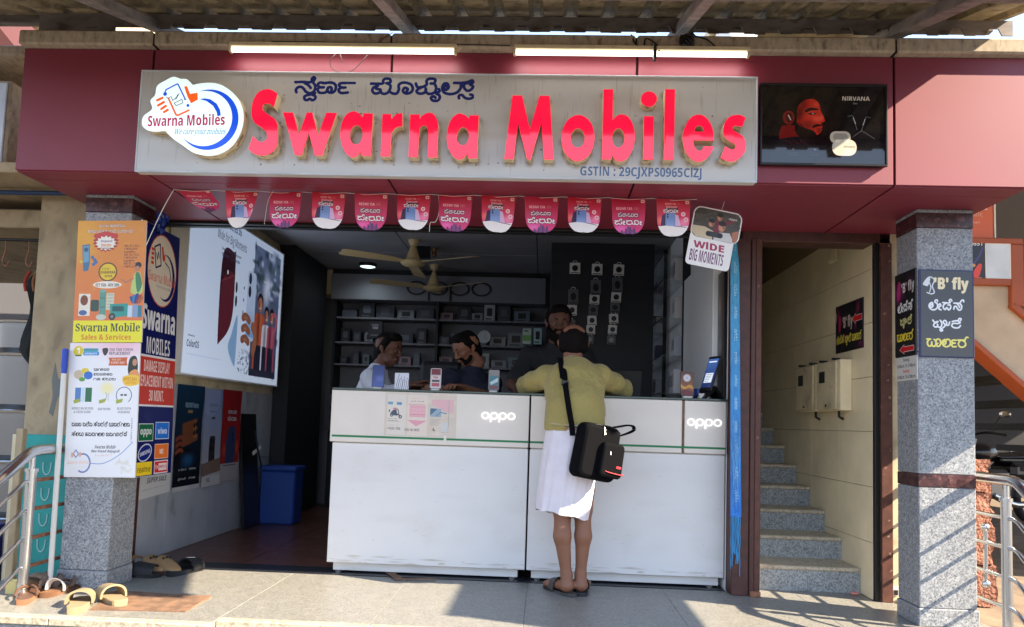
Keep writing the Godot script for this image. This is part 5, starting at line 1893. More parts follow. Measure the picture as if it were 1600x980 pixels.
	g.quad(Vector3(-0.047, 0.02, 0.0052), Vector3(0.047, 0.02, 0.0052), Vector3(0.047, 0.197, 0.0052), Vector3(-0.047, 0.197, 0.0052), Vector3.BACK)
	obj("screen", g, print_mat(art_phone(5), 0.15, 0.5, 0.25), tb)
	g = Geo.new()
	g.prism(PackedVector2Array([Vector2(0.045, 0.0), Vector2(0.07, 0.0), Vector2(-0.02, 0.075), Vector2(-0.085, 0.0), Vector2(-0.06, 0.0), Vector2(-0.018, 0.05)]), -0.045, 0.045)
	g.xf = Transform3D()
	var wedge := obj("easel", g, M.plastic_black, t)
	wedge.rotation.y = -PI / 2
	t = thing("price_card", "small white price card on the counter before the tablet stand", "card", Vector3(0.905, 1.057, -0.02))
	g = Geo.new()
	g.prism(PackedVector2Array([Vector2(-0.02, 0), Vector2(0.02, 0), Vector2(0.0, 0.03)]), -0.025, 0.025)
	obj("folded_card", g, M.paper, t)
	t.rotation.y = PI / 2 + 0.2
	# laptop behind the counter, dark lid towards us
	t = thing("laptop", "open laptop on the counter behind the customer's right arm", "laptop", Vector3(0.50, 1.057, -0.38))
	g = Geo.new()
	g.box(Vector3(-0.1, 0, -0.2), Vector3(0.1, 0.014, 0.0), 0.003)
	obj("base", g, M.plastic_black, t)
	g = Geo.new()
	g.xf = Transform3D(Basis(Vector3.RIGHT, 0.2), Vector3(0, 0.012, 0.0))
	g.box(Vector3(-0.1, 0, -0.003), Vector3(0.1, 0.165, 0.003), 0.003)
	obj("lid", g, M.plastic_black, t)
	# torn cardboard strip on the floor before the counter
	t = thing("cardboard_scrap", "torn brown cardboard strip on the floor at the foot of the counter", "cardboard", Vector3(-0.74, 0.0, 0.03))
	g = at(t)
	g.bar(Vector3(-0.865, 0.012, -0.075), Vector3(-0.762, 0.005, 0.10), 0.045, 0.003)
	obj("bent_end", g, M.cardboard, t)
	g = at(t)
	g.bar(Vector3(-0.775, 0.006, 0.088), Vector3(-0.56, 0.01, 0.066), 0.028, 0.003)
	obj("strip", g, M.cardboard, t)
	# blue packing tape down the post
	t = thing("tape_strip", "bright blue printed tape strip running down the brown post, shredded at its foot", "tape", Vector3(1.04, 0.1, 0.15))
	var tape_art := art_tape()
	var tm := print_mat(tape_art, 0.3)
	g = at(t)
	var nn := noise(77, 6.0, 2)
	g.sheet(4, 40, func(u, v):
		var y: float = lerpf(0.42, 1.97, v)
		var w := lerpf(0.058, 0.046, v)
		if v > 0.88: w *= lerpf(1.0, 0.25, (v - 0.88) / 0.12)
		var x: float = lerpf(1.024, 1.008, v) + w * u + (0.0 if v < 0.88 else (v - 0.88) * 0.16)
		return Vector3(x, y, 0.142 + 0.002 * nn.get_noise_2d(u * 0.3, y) + 0.002 * sin(u * PI)))
	obj("tape", g, tm, t)
	for k in 8:
		g = at(t)
		var x0 := 1.026 + 0.0068 * k
		var y0 := rng.randf_range(0.10, 0.24)
		var sw := rng.randf_range(0.003, 0.0055)
		var ph := rng.randf_range(0, 6.0)
		g.sheet(1, 14, func(u, v):
			var y: float = lerpf(y0, 0.4195, v)
			return Vector3(x0 + sw * u + 0.0012 * sin(y * 60.0 + ph), y, 0.144 + 0.004 * sin(y * 34.0 + ph) * (1.0 - v)))
		obj("shred", g, M.tape_blue if M.has("tape_blue") else plain(c8(30, 140, 200), 0.35), t)

func art_tape() -> ImageTexture:
	var cv := Cv.new(96, 2048, c8(30, 150, 206), 1)
	cv.grad(0, 0, 96, 2048, c8(48, 170, 206), c8(24, 120, 214))
	var r := RandomNumberGenerator.new()
	r.seed = 8
	for i in 12:
		cv.text("realme" if false else "oppo", 14, 70 + i * 165, 84, 34, c8(196, 226, 236), "Droid Sans", false, 0.0, -PI / 2)
	for i in 260: cv.blob(r.randf() * 96, r.randf() * 2048, r.randf_range(2, 9), r.randf_range(6, 50), Color(0.05, 0.33, 0.6, 0.35))
	for i in 120: cv.line(PackedVector2Array([Vector2(r.randf() * 96, 1300 + r.randf() * 748), Vector2(r.randf() * 96, 1300 + r.randf() * 748)]), 1.0, c8(120, 190, 230) if i % 2 else c8(14, 70, 140))
	cv.speck(60, c8(20, 50, 80), r, 0.6, 2.0)
	return cv.tex()

func art_phone(kind: int) -> ImageTexture:
	var cv := Cv.new(128, 240, c8(40, 50, 90), 2)
	if kind == 0:
		cv.grad(0, 0, 128, 240, c8(44, 58, 116), c8(92, 108, 176))
		cv.blob(80, 150, 70, 60, Color(0.55, 0.6, 0.85, 0.5))
	elif kind == 1:
		cv.grad(0, 0, 128, 240, c8(196, 178, 172), c8(222, 214, 210))
		cv.rect(10, 8, 108, 70, c8(126, 34, 40))
		cv.rect(10, 90, 108, 40, c8(226, 206, 196))
		cv.rect(20, 140, 88, 22, c8(60, 40, 40))
		cv.text("15A", 30, 96, 60, 24, c8(170, 40, 40))
		cv.rect(20, 176, 88, 40, c8(200, 90, 96))
	elif kind == 2:
		cv.grad(0, 0, 128, 240, c8(146, 140, 132), c8(110, 108, 108))
		cv.rect(14, 70, 100, 110, c8(70, 130, 140))
		cv.poly(PackedVector2Array([Vector2(14, 150), Vector2(114, 90), Vector2(114, 140), Vector2(30, 180)]), c8(200, 220, 220))
		cv.rect(14, 188, 100, 34, c8(130, 70, 70))
	elif kind == 3:
		cv.grad(0, 0, 128, 240, c8(104, 60, 36), c8(176, 108, 44))
		cv.poly(outline([0, 120, 1, 40, 150, 0, 90, 128, 0, 128, 150, 1, 128, 175, 1, 80, 160, 0, 40, 178, 0, 0, 160, 1], 1.0, 6), c8(226, 160, 60))
		cv.poly(outline([0, 190, 1, 50, 176, 0, 128, 200, 1, 128, 240, 1, 0, 240, 1], 1.0, 6), c8(120, 40, 30))
		cv.ell(64, 62, 40, 40, c8(196, 186, 186))
		cv.ell(64, 62, 32, 32, c8(226, 222, 224))
		cv.ell(64, 62, 6, 6, c8(150, 140, 150))
	elif kind == 4:
		cv.grad(0, 0, 128, 240, c8(226, 228, 236), c8(236, 236, 240))
		for k in 7:
			cv.line(curve([10 + k * 18, 240, 24 + k * 17, 120, 40 + k * 12, 20 + (k * 53) % 90], 1.0), 5 - k % 3, c8(40, 36, 50) if k % 2 else c8(130, 110, 128))
	else:
		cv.grad(0, 0, 128, 240, c8(62, 92, 150), c8(30, 44, 84))
		cv.rect(16, 20, 96, 10, c8(210, 220, 236))
		cv.rect(16, 120, 96, 80, c8(200, 208, 216))
		for k in 5: cv.rect(22, 130 + k * 14, 84 - k * 9, 4, c8(90, 100, 120))
	return cv.tex()

func art_leaflets() -> ImageTexture:
	var cv := Cv.new(720, 440, c8(214, 202, 188), 2)
	var r := RandomNumberGenerator.new()
	r.seed = 21
	for i in 60: cv.blob(r.randf() * 720, r.randf() * 440, r.randf_range(20, 90), r.randf_range(10, 60), [Color(0.86, 0.77, 0.68, 0.5), Color(0.8, 0.78, 0.74, 0.5), Color(0.9, 0.84, 0.78, 0.6)][i % 3])
	cv.rect(24, 20, 190, 410, c8(222, 214, 204))
	cv.rect(30, 96, 50, 28, c8(110, 158, 186)); cv.rect(118, 98, 52, 28, c8(96, 146, 180))
	# scooter
	cv.ell(70, 232, 16, 16, c8(60, 60, 66)); cv.ell(158, 246, 18, 18, c8(60, 60, 66))
	cv.ell(70, 232, 8, 8, c8(200, 196, 190)); cv.ell(158, 246, 9, 9, c8(200, 196, 190))
	cv.poly(outline([56, 222, 0, 80, 184, 0, 116, 176, 0, 126, 212, 0, 150, 226, 0, 120, 236, 0, 80, 232, 0], 1.0, 5), c8(66, 80, 104))
	cv.line(PackedVector2Array([Vector2(150, 244), Vector2(134, 178), Vector2(122, 166)]), 8, c8(80, 70, 76))
	cv.ell(104, 166, 22, 10, c8(190, 130, 140))
	cv.rect(40, 176, 12, 26, c8(90, 90, 90))
	cv.scribble(34, 262, 90, 12, c8(120, 110, 104), r, 2.0)
	cv.scribble(34, 284, 110, 12, c8(60, 56, 60), r, 2.5)
	cv.scribble(34, 330, 120, 9, c8(170, 158, 150), r, 1.5)
	cv.kannada(["ga", "ma", "na", " ", "sa" if false else "da", "ka"], 34, 356, 130, 24, 3.0, c8(76, 60, 60))
	# pink arrow leaflet
	cv.rect(230, 20, 200, 410, c8(226, 212, 200))
	cv.scribble(270, 50, 120, 9, c8(180, 168, 160), r, 1.5)
	cv.scribble(262, 76, 136, 12, c8(90, 84, 80), r, 2.0)
	cv.scribble(240, 108, 170, 12, c8(190, 96, 110), r, 2.5)
	cv.rect(250, 124, 160, 120, c8(226, 170, 180))
	cv.poly(PackedVector2Array([Vector2(230, 276), Vector2(430, 276), Vector2(320, 336)]), c8(224, 160, 174))
	for k in 4: cv.line(PackedVector2Array([Vector2(264 + k * 36, 160), Vector2(290 + k * 36, 160), Vector2(280 + k * 36, 206), Vector2(262 + k * 36, 196)]), 3, c8(240, 210, 212))
	cv.line(PackedVector2Array([Vector2(256, 218), Vector2(404, 218)]), 4, c8(200, 120, 134))
	cv.kannada(["na", "ma", " ", "ka", "ga", "la", "da"], 204, 360, 150, 26, 3.0, c8(90, 70, 70))
	# third leaflet, torn
	cv.poly(PackedVector2Array([Vector2(470, 60), Vector2(690, 56), Vector2(690, 190), Vector2(600, 176), Vector2(480, 120)]), c8(224, 178, 184))
	cv.rect(458, 150, 110, 84, c8(150, 170, 184))
	cv.poly(PackedVector2Array([Vector2(458, 150), Vector2(530, 150), Vector2(458, 220)]), c8(70, 110, 140))
	cv.line(PackedVector2Array([Vector2(520, 224), Vector2(560, 186), Vector2(620, 196)]), 10, c8(84, 140, 170))
	for k in 6: cv.line(PackedVector2Array([Vector2(458, 256 + k * 12), Vector2(566 - (k % 3) * 12, 256 + k * 12)]), 2.5, c8(128, 124, 122))
	cv.poly(PackedVector2Array([Vector2(572, 290), Vector2(640, 284), Vector2(640, 380), Vector2(566, 384)]), c8(206, 208, 206))
	cv.line(PackedVector2Array([Vector2(570, 384), Vector2(640, 380), Vector2(640, 290)]), 2, c8(130, 140, 140))
	cv.ell(500, 360, 14, 18, c8(130, 124, 120)); cv.ell(508, 352, 8, 10, c8(226, 212, 200))
	cv.rect(640, 60, 6, 260, c8(170, 168, 164))
	return cv.tex()

# =====================================================================
# inside the shop
# =====================================================================
const ORD := ["first", "second", "third", "fourth", "fifth", "sixth", "seventh", "eighth", "ninth", "tenth", "eleventh", "twelfth", "thirteenth", "fourteenth", "fifteenth", "sixteenth", "seventeenth", "eighteenth", "nineteenth", "twentieth"]

func make_fan(label: String, at_pos: Vector3, drop: float, r: float, turn: float) -> void:
	var t := thing("ceiling_fan", label, "ceiling fan", at_pos, "cream ceiling fans")
	var g := Geo.new()
	g.lathe([Vector2(0, -0.05), Vector2(0.03, -0.05), Vector2(0.045, -0.012), Vector2(0.045, 0.0), Vector2(0, 0)], 20)
	obj("canopy_cup", g, M.fan, t)
	g = Geo.new()
	g.tube([Vector3(0, -0.04, 0), Vector3(0, -drop + 0.15, 0)], 0.011, 10)
	obj("rod", g, M.fan, t)
	g = Geo.new()
	g.lathe([Vector2(0.012, -drop + 0.17), Vector2(0.018, -drop + 0.16), Vector2(0.036, -drop + 0.11), Vector2(0.053, -drop + 0.06), Vector2(0.057, -drop + 0.045)], 22)
	g.lathe([Vector2(0, -drop - 0.028), Vector2(0.05, -drop - 0.026), Vector2(0.085, -drop - 0.012), Vector2(0.104, -drop + 0.006), Vector2(0.1, -drop + 0.018), Vector2(0.064, -drop + 0.03), Vector2(0.058, -drop + 0.044)], 24)
	obj("motor", g, M.fan, t)
	for k in 3:
		var a := turn + TAU * k / 3.0
		g = Geo.new()
		g.xf = Transform3D(Basis(Vector3.UP, a), Vector3(0, -drop + 0.012, 0))
		var pl := outline([0.10, -0.03, 1, 0.2, -0.055, 0, 0.4, -0.062, 0, r, -0.055, 0, r + 0.01, 0.0, 0, r, 0.055, 0, 0.4, 0.05, 0, 0.2, 0.035, 0, 0.10, 0.025, 1], 1.0, 4)
		var keep := g.xf
		g.xf = keep * Transform3D(Basis(Vector3.RIGHT, PI / 2 + 0.2), Vector3.ZERO)
		g.prism(pl, -0.0015, 0.0015)
		g.xf = keep
		g.bar(Vector3(0.07, 0.0, 0), Vector3(0.16, 0.0, 0), 0.035, 0.006, 0.001)
		obj("blade", g, M.fan, t)

func build_interior() -> void:
	make_fan("cream three bladed ceiling fan nearer the shop front", Vector3(-1.115, 2.371, -1.78), 0.2, 0.6, deg_to_rad(90 + 4))
	make_fan("cream ceiling fan further back before the dark header sign", Vector3(-1.085, 2.371, -2.74), 0.235, 0.6, deg_to_rad(90 - 3))
	var t := thing("downlight", "round lit ceiling downlight left of the fans", "ceiling light", Vector3(-1.735, 2.34, -2.76))
	var g := Geo.new()
	g.lathe([Vector2(0.074, 0.0), Vector2(0.084, 0.004), Vector2(0.086, 0.03), Vector2(0, 0.0305)], 24)
	obj("housing", g, M.plastic_black, t)
	g = Geo.new()
	g.lathe([Vector2(0, -0.003), Vector2(0.06, -0.002), Vector2(0.0735, 0.003), Vector2(0.0735, 0.02)], 24)
	obj("diffuser", g, glow_mat(Color(0.86, 0.97, 0.97), 0.6), t)
	var l := SpotLight3D.new()
	l.name = "downlight_glow"
	l.light_color = Color(0.9, 0.97, 1.0)
	l.light_energy = 0.05
	l.spot_angle = 80.0
	l.spot_range = 8.0
	l.light_size = 0.06
	l.shadow_enabled = true
	t.add_child(l)
	l.position = Vector3(0, -0.012, 0)
	l.rotation.x = -PI / 2
	# grey header board with dark logo letters
	t = thing("header_board", "dim grey header board with dark logo letters on the shop's back wall", "signboard", Vector3(-1.08, 2.06, -3.0))
	g = at(t)
	g.box(Vector3(-2.155, 2.06, -3.29), Vector3(-0.01, 2.318, -3.0), 0.004)
	obj("board", g, M.inner, t)
	g = at(t)
	g.box(Vector3(-2.155, 2.3185, -3.28), Vector3(-0.01, 2.371, -3.04))
	obj("top_filler", g, M.black, t)
	oppo_word(t, -1.40, 2.188, 0.86, -2.9995, M.plastic_black, 0.012, 0.2)
	t = thing("corner_duct", "cream boxed duct in the far left corner of the shop", "duct", Vector3(-2.25, 2.1, -3.1))
	g = at(t)
	g.box(Vector3(-2.336, 2.11, -3.29), Vector3(-2.16, 2.365, -3.05), 0.004)
	obj("box", g, M.cream, t)
	# back shelves
	t = thing("back_shelf", "dark shelf unit along the shop's back wall", "shelf", Vector3(-1.1, 0, -3.15))
	for y in [1.16, 1.42, 1.64, 1.89]:
		g = at(t)
		g.box(Vector3(-2.1, y - 0.018, -3.29), Vector3(0.02, y, -3.05), 0.002)
		obj("board", g, M.inner, t)
	for x in [-2.115, -1.08, 0.022]:
		g = at(t)
		g.box(Vector3(x - 0.012, 0.0, -3.29), Vector3(x + 0.012, 2.058, -3.04), 0.002)
		obj("upright", g, M.dark, t)
	var tones := [c8(34, 36, 44), c8(128, 132, 138), c8(60, 62, 70), c8(160, 160, 160), c8(86, 88, 100), c8(104, 124, 130), c8(140, 112, 116), c8(24, 24, 28)]
	var tname := ["black", "pale grey", "dark grey", "white", "slate grey", "pale teal", "pale pink", "jet black"]
	for y in [1.42, 1.64, 1.89]:
		var x := -2.06
		var nth_box := -1
		while x < -0.1:
			var w := rng.randf_range(0.06, 0.19)
			var h := rng.randf_range(0.07, 0.165)
			if x < -1.08 and x + w > -1.1:
				x = -1.06
				continue
			if x + w > 0.0: break
			var ci := rng.randi() % 8
			if x > -0.75 and rng.randf() < 0.45: ci = [1, 3, 5][rng.randi() % 3]
			elif x < -1.1 and rng.randf() < 0.5: ci = [0, 2, 7][rng.randi() % 3]
			nth_box += 1
			var where: String = {1.42: "lowest filled shelf", 1.64: "middle shelf", 1.89: "top shelf"}[y]
			product_box("%s accessory box, %s from the left on the dim %s" % [tname[ci], ORD[nth_box], where], Vector3(x + w / 2, y + 0.0005, -3.15 + rng.randf_range(-0.02, 0.03)), Vector3(w, h, 0.08), tones[ci], 0.0, "boxes on the back shelf")
			x += w + rng.randf_range(0.006, 0.05)
	# the boxes one can tell apart
	product_box("black box printed with grey number on the back shelf at left", Vector3(-1.68, 1.67, -2.98), Vector3(0.14, 0.165, 0.05), c8(20, 20, 24), 0.0, "", "POWER\n100")
	product_box("green and white box on the back shelf behind the bearded man", Vector3(-0.18, 1.655, -2.99), Vector3(0.085, 0.155, 0.06), c8(206, 222, 206), 0.0, "", "G")
	product_box("pale cyan box at the right end of the back shelf", Vector3(-0.075, 1.655, -2.99), Vector3(0.08, 0.16, 0.06), c8(170, 206, 206), 0.0)
	t = thing("wall_clock", "small round pale clock on the back shelf beside the pale boxes", "clock", Vector3(-0.60, 1.65, -2.97))
	g = Geo.new()
	g.xf = Transform3D(Basis(Vector3.RIGHT, PI / 2), Vector3(0, 0.065, 0))
	g.lathe([Vector2(0, -0.012), Vector2(0.062, -0.012), Vector2(0.066, 0.0), Vector2(0.062, 0.01), Vector2(0.056, 0.006), Vector2(0, 0.006)], 26)
	obj("case", g, plain(c8(190, 194, 196), 0.5), t)
	for a in [0.6, 2.4]:
		g = Geo.new()
		g.bar(Vector3(0, 0.065, 0.0085), Vector3(0.038 * sin(a), 0.065 + 0.038 * cos(a), 0.0085), 0.004, 0.002)
		obj("hand", g, M.black, t)
	# cupboard doors below the shelves
	t = thing("low_cupboard", "dark cupboard below the back shelves", "cupboard", Vector3(-1.1, 0, -3.1))
	for k in 4:
		g = at(t)
		g.box(Vector3(-2.1 + 0.53 * k + 0.002, 0.06, -3.02), Vector3(-2.1 + 0.53 * (k + 1) - 0.002, 1.10, -3.0), 0.002)
		obj("door", g, M.dark, t)
	g = at(t)
	g.box(Vector3(-2.1, 0.0, -3.035), Vector3(0.02, 1.138, -3.021))
	obj("frame", g, M.black, t)
	# partition with hanging accessories
	t = thing("accessory_wall", "dark display partition hung with small packets behind the counter", "partition", Vector3(0.45, 0, -1.75))
	g = at(t)
	g.box(Vector3(0.03, 0.0, -1.80), Vector3(0.87, 2.37, -1.752), 0.003)
	obj("panel", g, M.dark, t)
	for k in 9:
		g = at(t)
		g.box(Vector3(0.04, 1.5 + 0.1 * k, -1.7515), Vector3(0.86, 1.503 + 0.1 * k, -1.7505))
		obj("slot", g, M.black, t)
	var cols := [[0.225, [2.215, 1.98, 1.87, 1.75], "left"], [0.405, [2.21, 2.06, 1.965, 1.875, 1.79, 1.715, 1.635], "middle"], [0.58, [2.21, 2.085, 1.985, 1.90, 1.81, 1.72, 1.635], "right"]]
	var nth := ["top", "second", "third", "fourth", "fifth", "sixth", "lowest"]
	for c in cols:
		for k in c[1].size():
			var pos := Vector3(c[0] - 0.008 * k, c[1][k] - 0.06, -1.748)
			var lb: String = "%s hanging accessory packet in the %s column of the dark partition" % [nth[k] if k < c[1].size() - 1 else "lowest", c[2]]
			hanging_packet(lb, pos, k, 0.085 - 0.003 * k)
	# right wall: white bays with glass shelves
	t = thing("glass_shelves", "white wall bays with slanting rows of glass shelves on the shop's right wall", "shelf", Vector3(0.95, 0, -1.9))
	for b in 4:
		var z1 := -1.085 - 0.85 * b
		g = at(t)
		g.box(Vector3(1.004, 0.0, z1 - 0.846), Vector3(1.031, 2.37, z1 - 0.004), 0.001)
		obj("bay_panel", g, M.inner_white, t)
		g = at(t)
		g.box(Vector3(0.975, 0.0, z1 - 0.0035), Vector3(1.031, 2.37, z1 + 0.0035), 0.001)
		obj("bay_divider", g, M.dark, t)
		for y in [1.13, 1.40, 1.67, 1.945, 2.13]:
			g = at(t)
			g.box(Vector3(0.835, y - 0.004, z1 - 0.842), Vector3(1.003, y + 0.004, z1 - 0.008), 0.0015)
			var gs := obj("glass_shelf", g, M.glass, t)
			g = at(t)
			g.box(Vector3(0.8335, y - 0.0045, z1 - 0.842), Vector3(0.8348, y + 0.0045, z1 - 0.008))
			obj("front_edge", g, M.glass_edge, gs)
	var bt := [c8(214, 214, 216), c8(170, 176, 190), c8(150, 66, 76), c8(226, 220, 214), c8(52, 60, 96)]
	var bn := ["white", "grey blue", "red", "cream", "navy"]
	for b in 3:
		for y in [1.13, 1.40, 1.67, 1.945]:
			var z := -1.12 - 0.85 * b
			for k in rng.randi_range(2, 4):
				var row: String = {1.13: "lowest", 1.40: "second", 1.67: "third", 1.945: "fourth"}[y]
				var w := rng.randf_range(0.03, 0.06)
				var ci := rng.randi() % 5
				if b == 0: ci = [0, 3, 0, 1, 2, 0, 3, 1][rng.randi() % 8]
				product_box("%s phone box, %s on the %s glass shelf, %s" % [bn[ci], ORD[k], row, ["front bay", "middle bay", "back bay"][b]], Vector3(0.965, y + 0.0045, z - w / 2), Vector3(0.075, rng.randf_range(0.13, 0.17), w), bt[ci], 0.0, "phone boxes on the glass shelves")
				z -= w + rng.randf_range(0.002, 0.02)
	# plain white panel nearer the front
	t = thing("tall_cupboard", "plain white tall cupboard side on the right inner wall beside the dark poster", "cupboard", Vector3(1.0, 0, -0.6))
	g = at(t)
	g.box(Vector3(0.985, 0.0, -1.075), Vector3(1.031, 1.9425, -0.16), 0.004)
	obj("board", g, M.inner_white, t)
	t = thing("edge_poster", "narrow dark brown poster on the inner wall beside the blue taped post", "poster", Vector3(1.0, 1.07, -0.06))
	g = at(t)
	g.box(Vector3(1.012, 1.065, -0.15), Vector3(1.03, 1.80, 0.0), 0.002)
	obj("board", g, M.plastic_black, t)
	g = at(t)
	g.quad(Vector3(1.0112, 1.07, -0.148), Vector3(1.0112, 1.07, -0.002), Vector3(1.0112, 1.795, -0.002), Vector3(1.0112, 1.795, -0.148), Vector3.LEFT)
	obj("print", g, print_mat(art_dark_poster(), 0.3), t)
	# left side, in the dark
	t = thing("dark_pier", "dark wall panel beside the lit advertising lightbox", "panel", Vector3(-2.2, 0, -2.5))
	g = at(t)
	g.box(Vector3(-2.336, 0.0, -3.0), Vector3(-2.20, 2.37, -2.05), 0.004)
	obj("board", g, M.dark, t)
	t = thing("wall_notice", "faint grey notice board low in the dark back left corner", "notice board", Vector3(-2.0, 0.75, -3.03))
	g = Geo.new()
	g.box(Vector3(-0.17, 0, -0.01), Vector3(0.26, 0.36, 0.005), 0.002)
	obj("board", g, plain(c8(70, 72, 80), 0.6), t)
	for k in 2:
		g = Geo.new()
		g.box(Vector3(-0.12, 0.2 - 0.1 * k, 0.0055), Vector3(0.2 - 0.06 * k, 0.25 - 0.1 * k, 0.007))
		obj("line_of_print", g, plain(c8(36, 38, 44), 0.6), t)
	t = thing("blue_bin", "blue square lidded bin against the back left corner", "bin", Vector3(-2.14, 0.0, -1.85))
	g = Geo.new()
	g.box(Vector3(-0.145, 0.0, -0.12), Vector3(0.14, 0.43, 0.1), 0.012)
	obj("body", g, M.blue, t)
	g = Geo.new()
	g.box(Vector3(-0.158, 0.431, -0.133), Vector3(0.153, 0.47, 0.113), 0.01)
	obj("lid", g, M.blue, t)
	t = thing("leaning_board", "black board leaning against the marble wall beside the posters", "board", Vector3(-2.27, 0.0, -1.55))
	g = Geo.new()
	g.xf = Transform3D(Basis(Vector3.BACK, 0.09), Vector3.ZERO)
	g.prism(outline([-0.012, 0.0, 1, 0.012, 0.0, 1, 0.012, 0.96, 1, -0.012, 1.0, 1], 1.0), -0.17, 0.13)
	obj("board", g, M.plastic_black, t)
	g = Geo.new()
	g.tube(curve3([Vector3(0.02, 0.75, 0.05), Vector3(0.05, 0.62, 0.06), Vector3(0.06, 0.5, 0.0), Vector3(0.04, 0.46, -0.06)], 5), 0.007, 6)
	obj("strap", g, M.cloth_navy, t)
	g = Geo.new()
	g.bar(Vector3(0.03, 0.58, 0.1), Vector3(0.045, 0.63, -0.02), 0.004, 0.03, 0.001)
	obj("pale_clip", g, M.paper, t)
	t = thing("ceiling_box", "small dark box under the ceiling behind the front fan", "box", Vector3(-1.06, 2.27, -2.0))
	g = Geo.new()
	g.box(Vector3(-0.07, 0.0, -0.04), Vector3(0.05, 0.095, 0.03), 0.003)
	obj("case", g, M.plastic_black, t)
	g = Geo.new()
	g.box(Vector3(-0.065, 0.0955, -0.03), Vector3(-0.055, 0.10, 0.02))
	g.box(Vector3(0.035, 0.0955, -0.03), Vector3(0.045, 0.10, 0.02))
	obj("hanger", g, M.steel_dull, t)
	g = Geo.new()
	g.lathe([Vector2(0, 0.0), Vector2(0.016, 0.0), Vector2(0.024, 0.02), Vector2(0.018, 0.05), Vector2(0.024, 0.075), Vector2(0, 0.08)], 12, Vector3(0.085, 0.01, 0.0))
	obj("brass_bell", g, plain(c8(120, 86, 52), 0.4, 0.6), t)

func product_box(label: String, base: Vector3, size: Vector3, c: Color, yaw: float, group := "", words := "") -> void:
	var t := thing("product_box", label, "box", base, group)
	t.rotation.y = yaw
	var key := "box_%s" % c.to_html()
	if not M.has(key): M[key] = plain(c, 0.45)
	var g := Geo.new()
	g.box(Vector3(-size.x / 2, 0, -size.z / 2), Vector3(size.x / 2, size.y, size.z / 2), 0.0015)
	obj("carton", g, M[key], t)
	# a printed patch: a device picture and a bar of print
	var side := base.x > 0.85
	var pc := Color(0.09, 0.09, 0.11) if c.get_luminance() > 0.4 else Color(0.34, 0.35, 0.38)
	if not M.has("pk%s" % pc.to_html()): M["pk%s" % pc.to_html()] = plain(pc, 0.4)
	var pm: Material = M["pk%s" % pc.to_html()]
	g = Geo.new()
	if side:
		g.box(Vector3(-size.x / 2 - 0.0006, size.y * 0.3, -size.z * 0.28), Vector3(-size.x / 2 - 0.0001, size.y * 0.85, size.z * 0.28))
	else:
		var r := minf(size.x, size.y) * 0.26
		g.prism(round_rect(-size.x * 0.25, size.y * 0.3, size.x * 0.5, size.y * 0.5, r * 0.4), size.z / 2 + 0.0001, size.z / 2 + 0.0007)
		g.box(Vector3(-size.x * 0.36, size.y * 0.1, size.z / 2 + 0.0001), Vector3(size.x * 0.2, size.y * 0.17, size.z / 2 + 0.0007))
	if words == "": obj("label_print", g, pm, t)
	else:
		var cv := Cv.new(140, 160, c, 2)
		if words == "G":
			cv.rect(0, 70, 140, 60, c8(120, 190, 90))
			cv.rect(20, 20, 70, 12, c8(70, 90, 70))
		else:
			cv.text("POWER", 30, 22, 76, 18, c8(168, 168, 170))
			cv.text("100", 38, 46, 60, 26, c8(190, 190, 192))
			cv.rect(20, 128, 100, 8, c8(130, 130, 132))
		g = Geo.new()
		g.quad(Vector3(-size.x / 2 + 0.003, 0.003, size.z / 2 + 0.0006), Vector3(size.x / 2 - 0.003, 0.003, size.z / 2 + 0.0006), Vector3(size.x / 2 - 0.003, size.y - 0.003, size.z / 2 + 0.0006), Vector3(-size.x / 2 + 0.003, size.y - 0.003, size.z / 2 + 0.0006), Vector3.BACK)
		obj("label_print", g, print_mat(cv.tex(), 0.4), t)

func hanging_packet(label: String, pos: Vector3, k: int, w: float) -> void:
	var t := thing("hanging_packet", label, "packet", pos, "accessory packets hanging on the partition")
	t.rotation.z = rng.randf_range(-0.05, 0.05)
	var h := w * (1.05 if k != 1 else 1.5)
	var g := Geo.new()
	g.prism(round_rect(-w / 2, -h / 2, w, h, 0.004), 0.0, 0.018)
	obj("card", g, M.paper if k in [0, 2, 4, 5] else plain(c8(96, 98, 102), 0.5), t)
	g = Geo.new()
	g.prism(oval(0, 0, w * 0.28, h * 0.27, 18), 0.0181, 0.024)
	obj("blister", g, M.plastic_black if k != 6 else plain(c8(150, 150, 150), 0.4), t)
	g = Geo.new()
	g.tube(curve3([Vector3(-0.016, h / 2, 0.009), Vector3(-0.012, h / 2 + 0.016, 0.009), Vector3(0.012, h / 2 + 0.016, 0.009), Vector3(0.016, h / 2, 0.009)], 4), 0.0025, 5)
	obj("hanger", g, M.paper, t)
	g = Geo.new()
	g.box(Vector3(-w * 0.4, -h * 0.45, 0.0181), Vector3(w * 0.4, -h * 0.38, 0.0186))
	obj("print_line", g, M.dark, t)

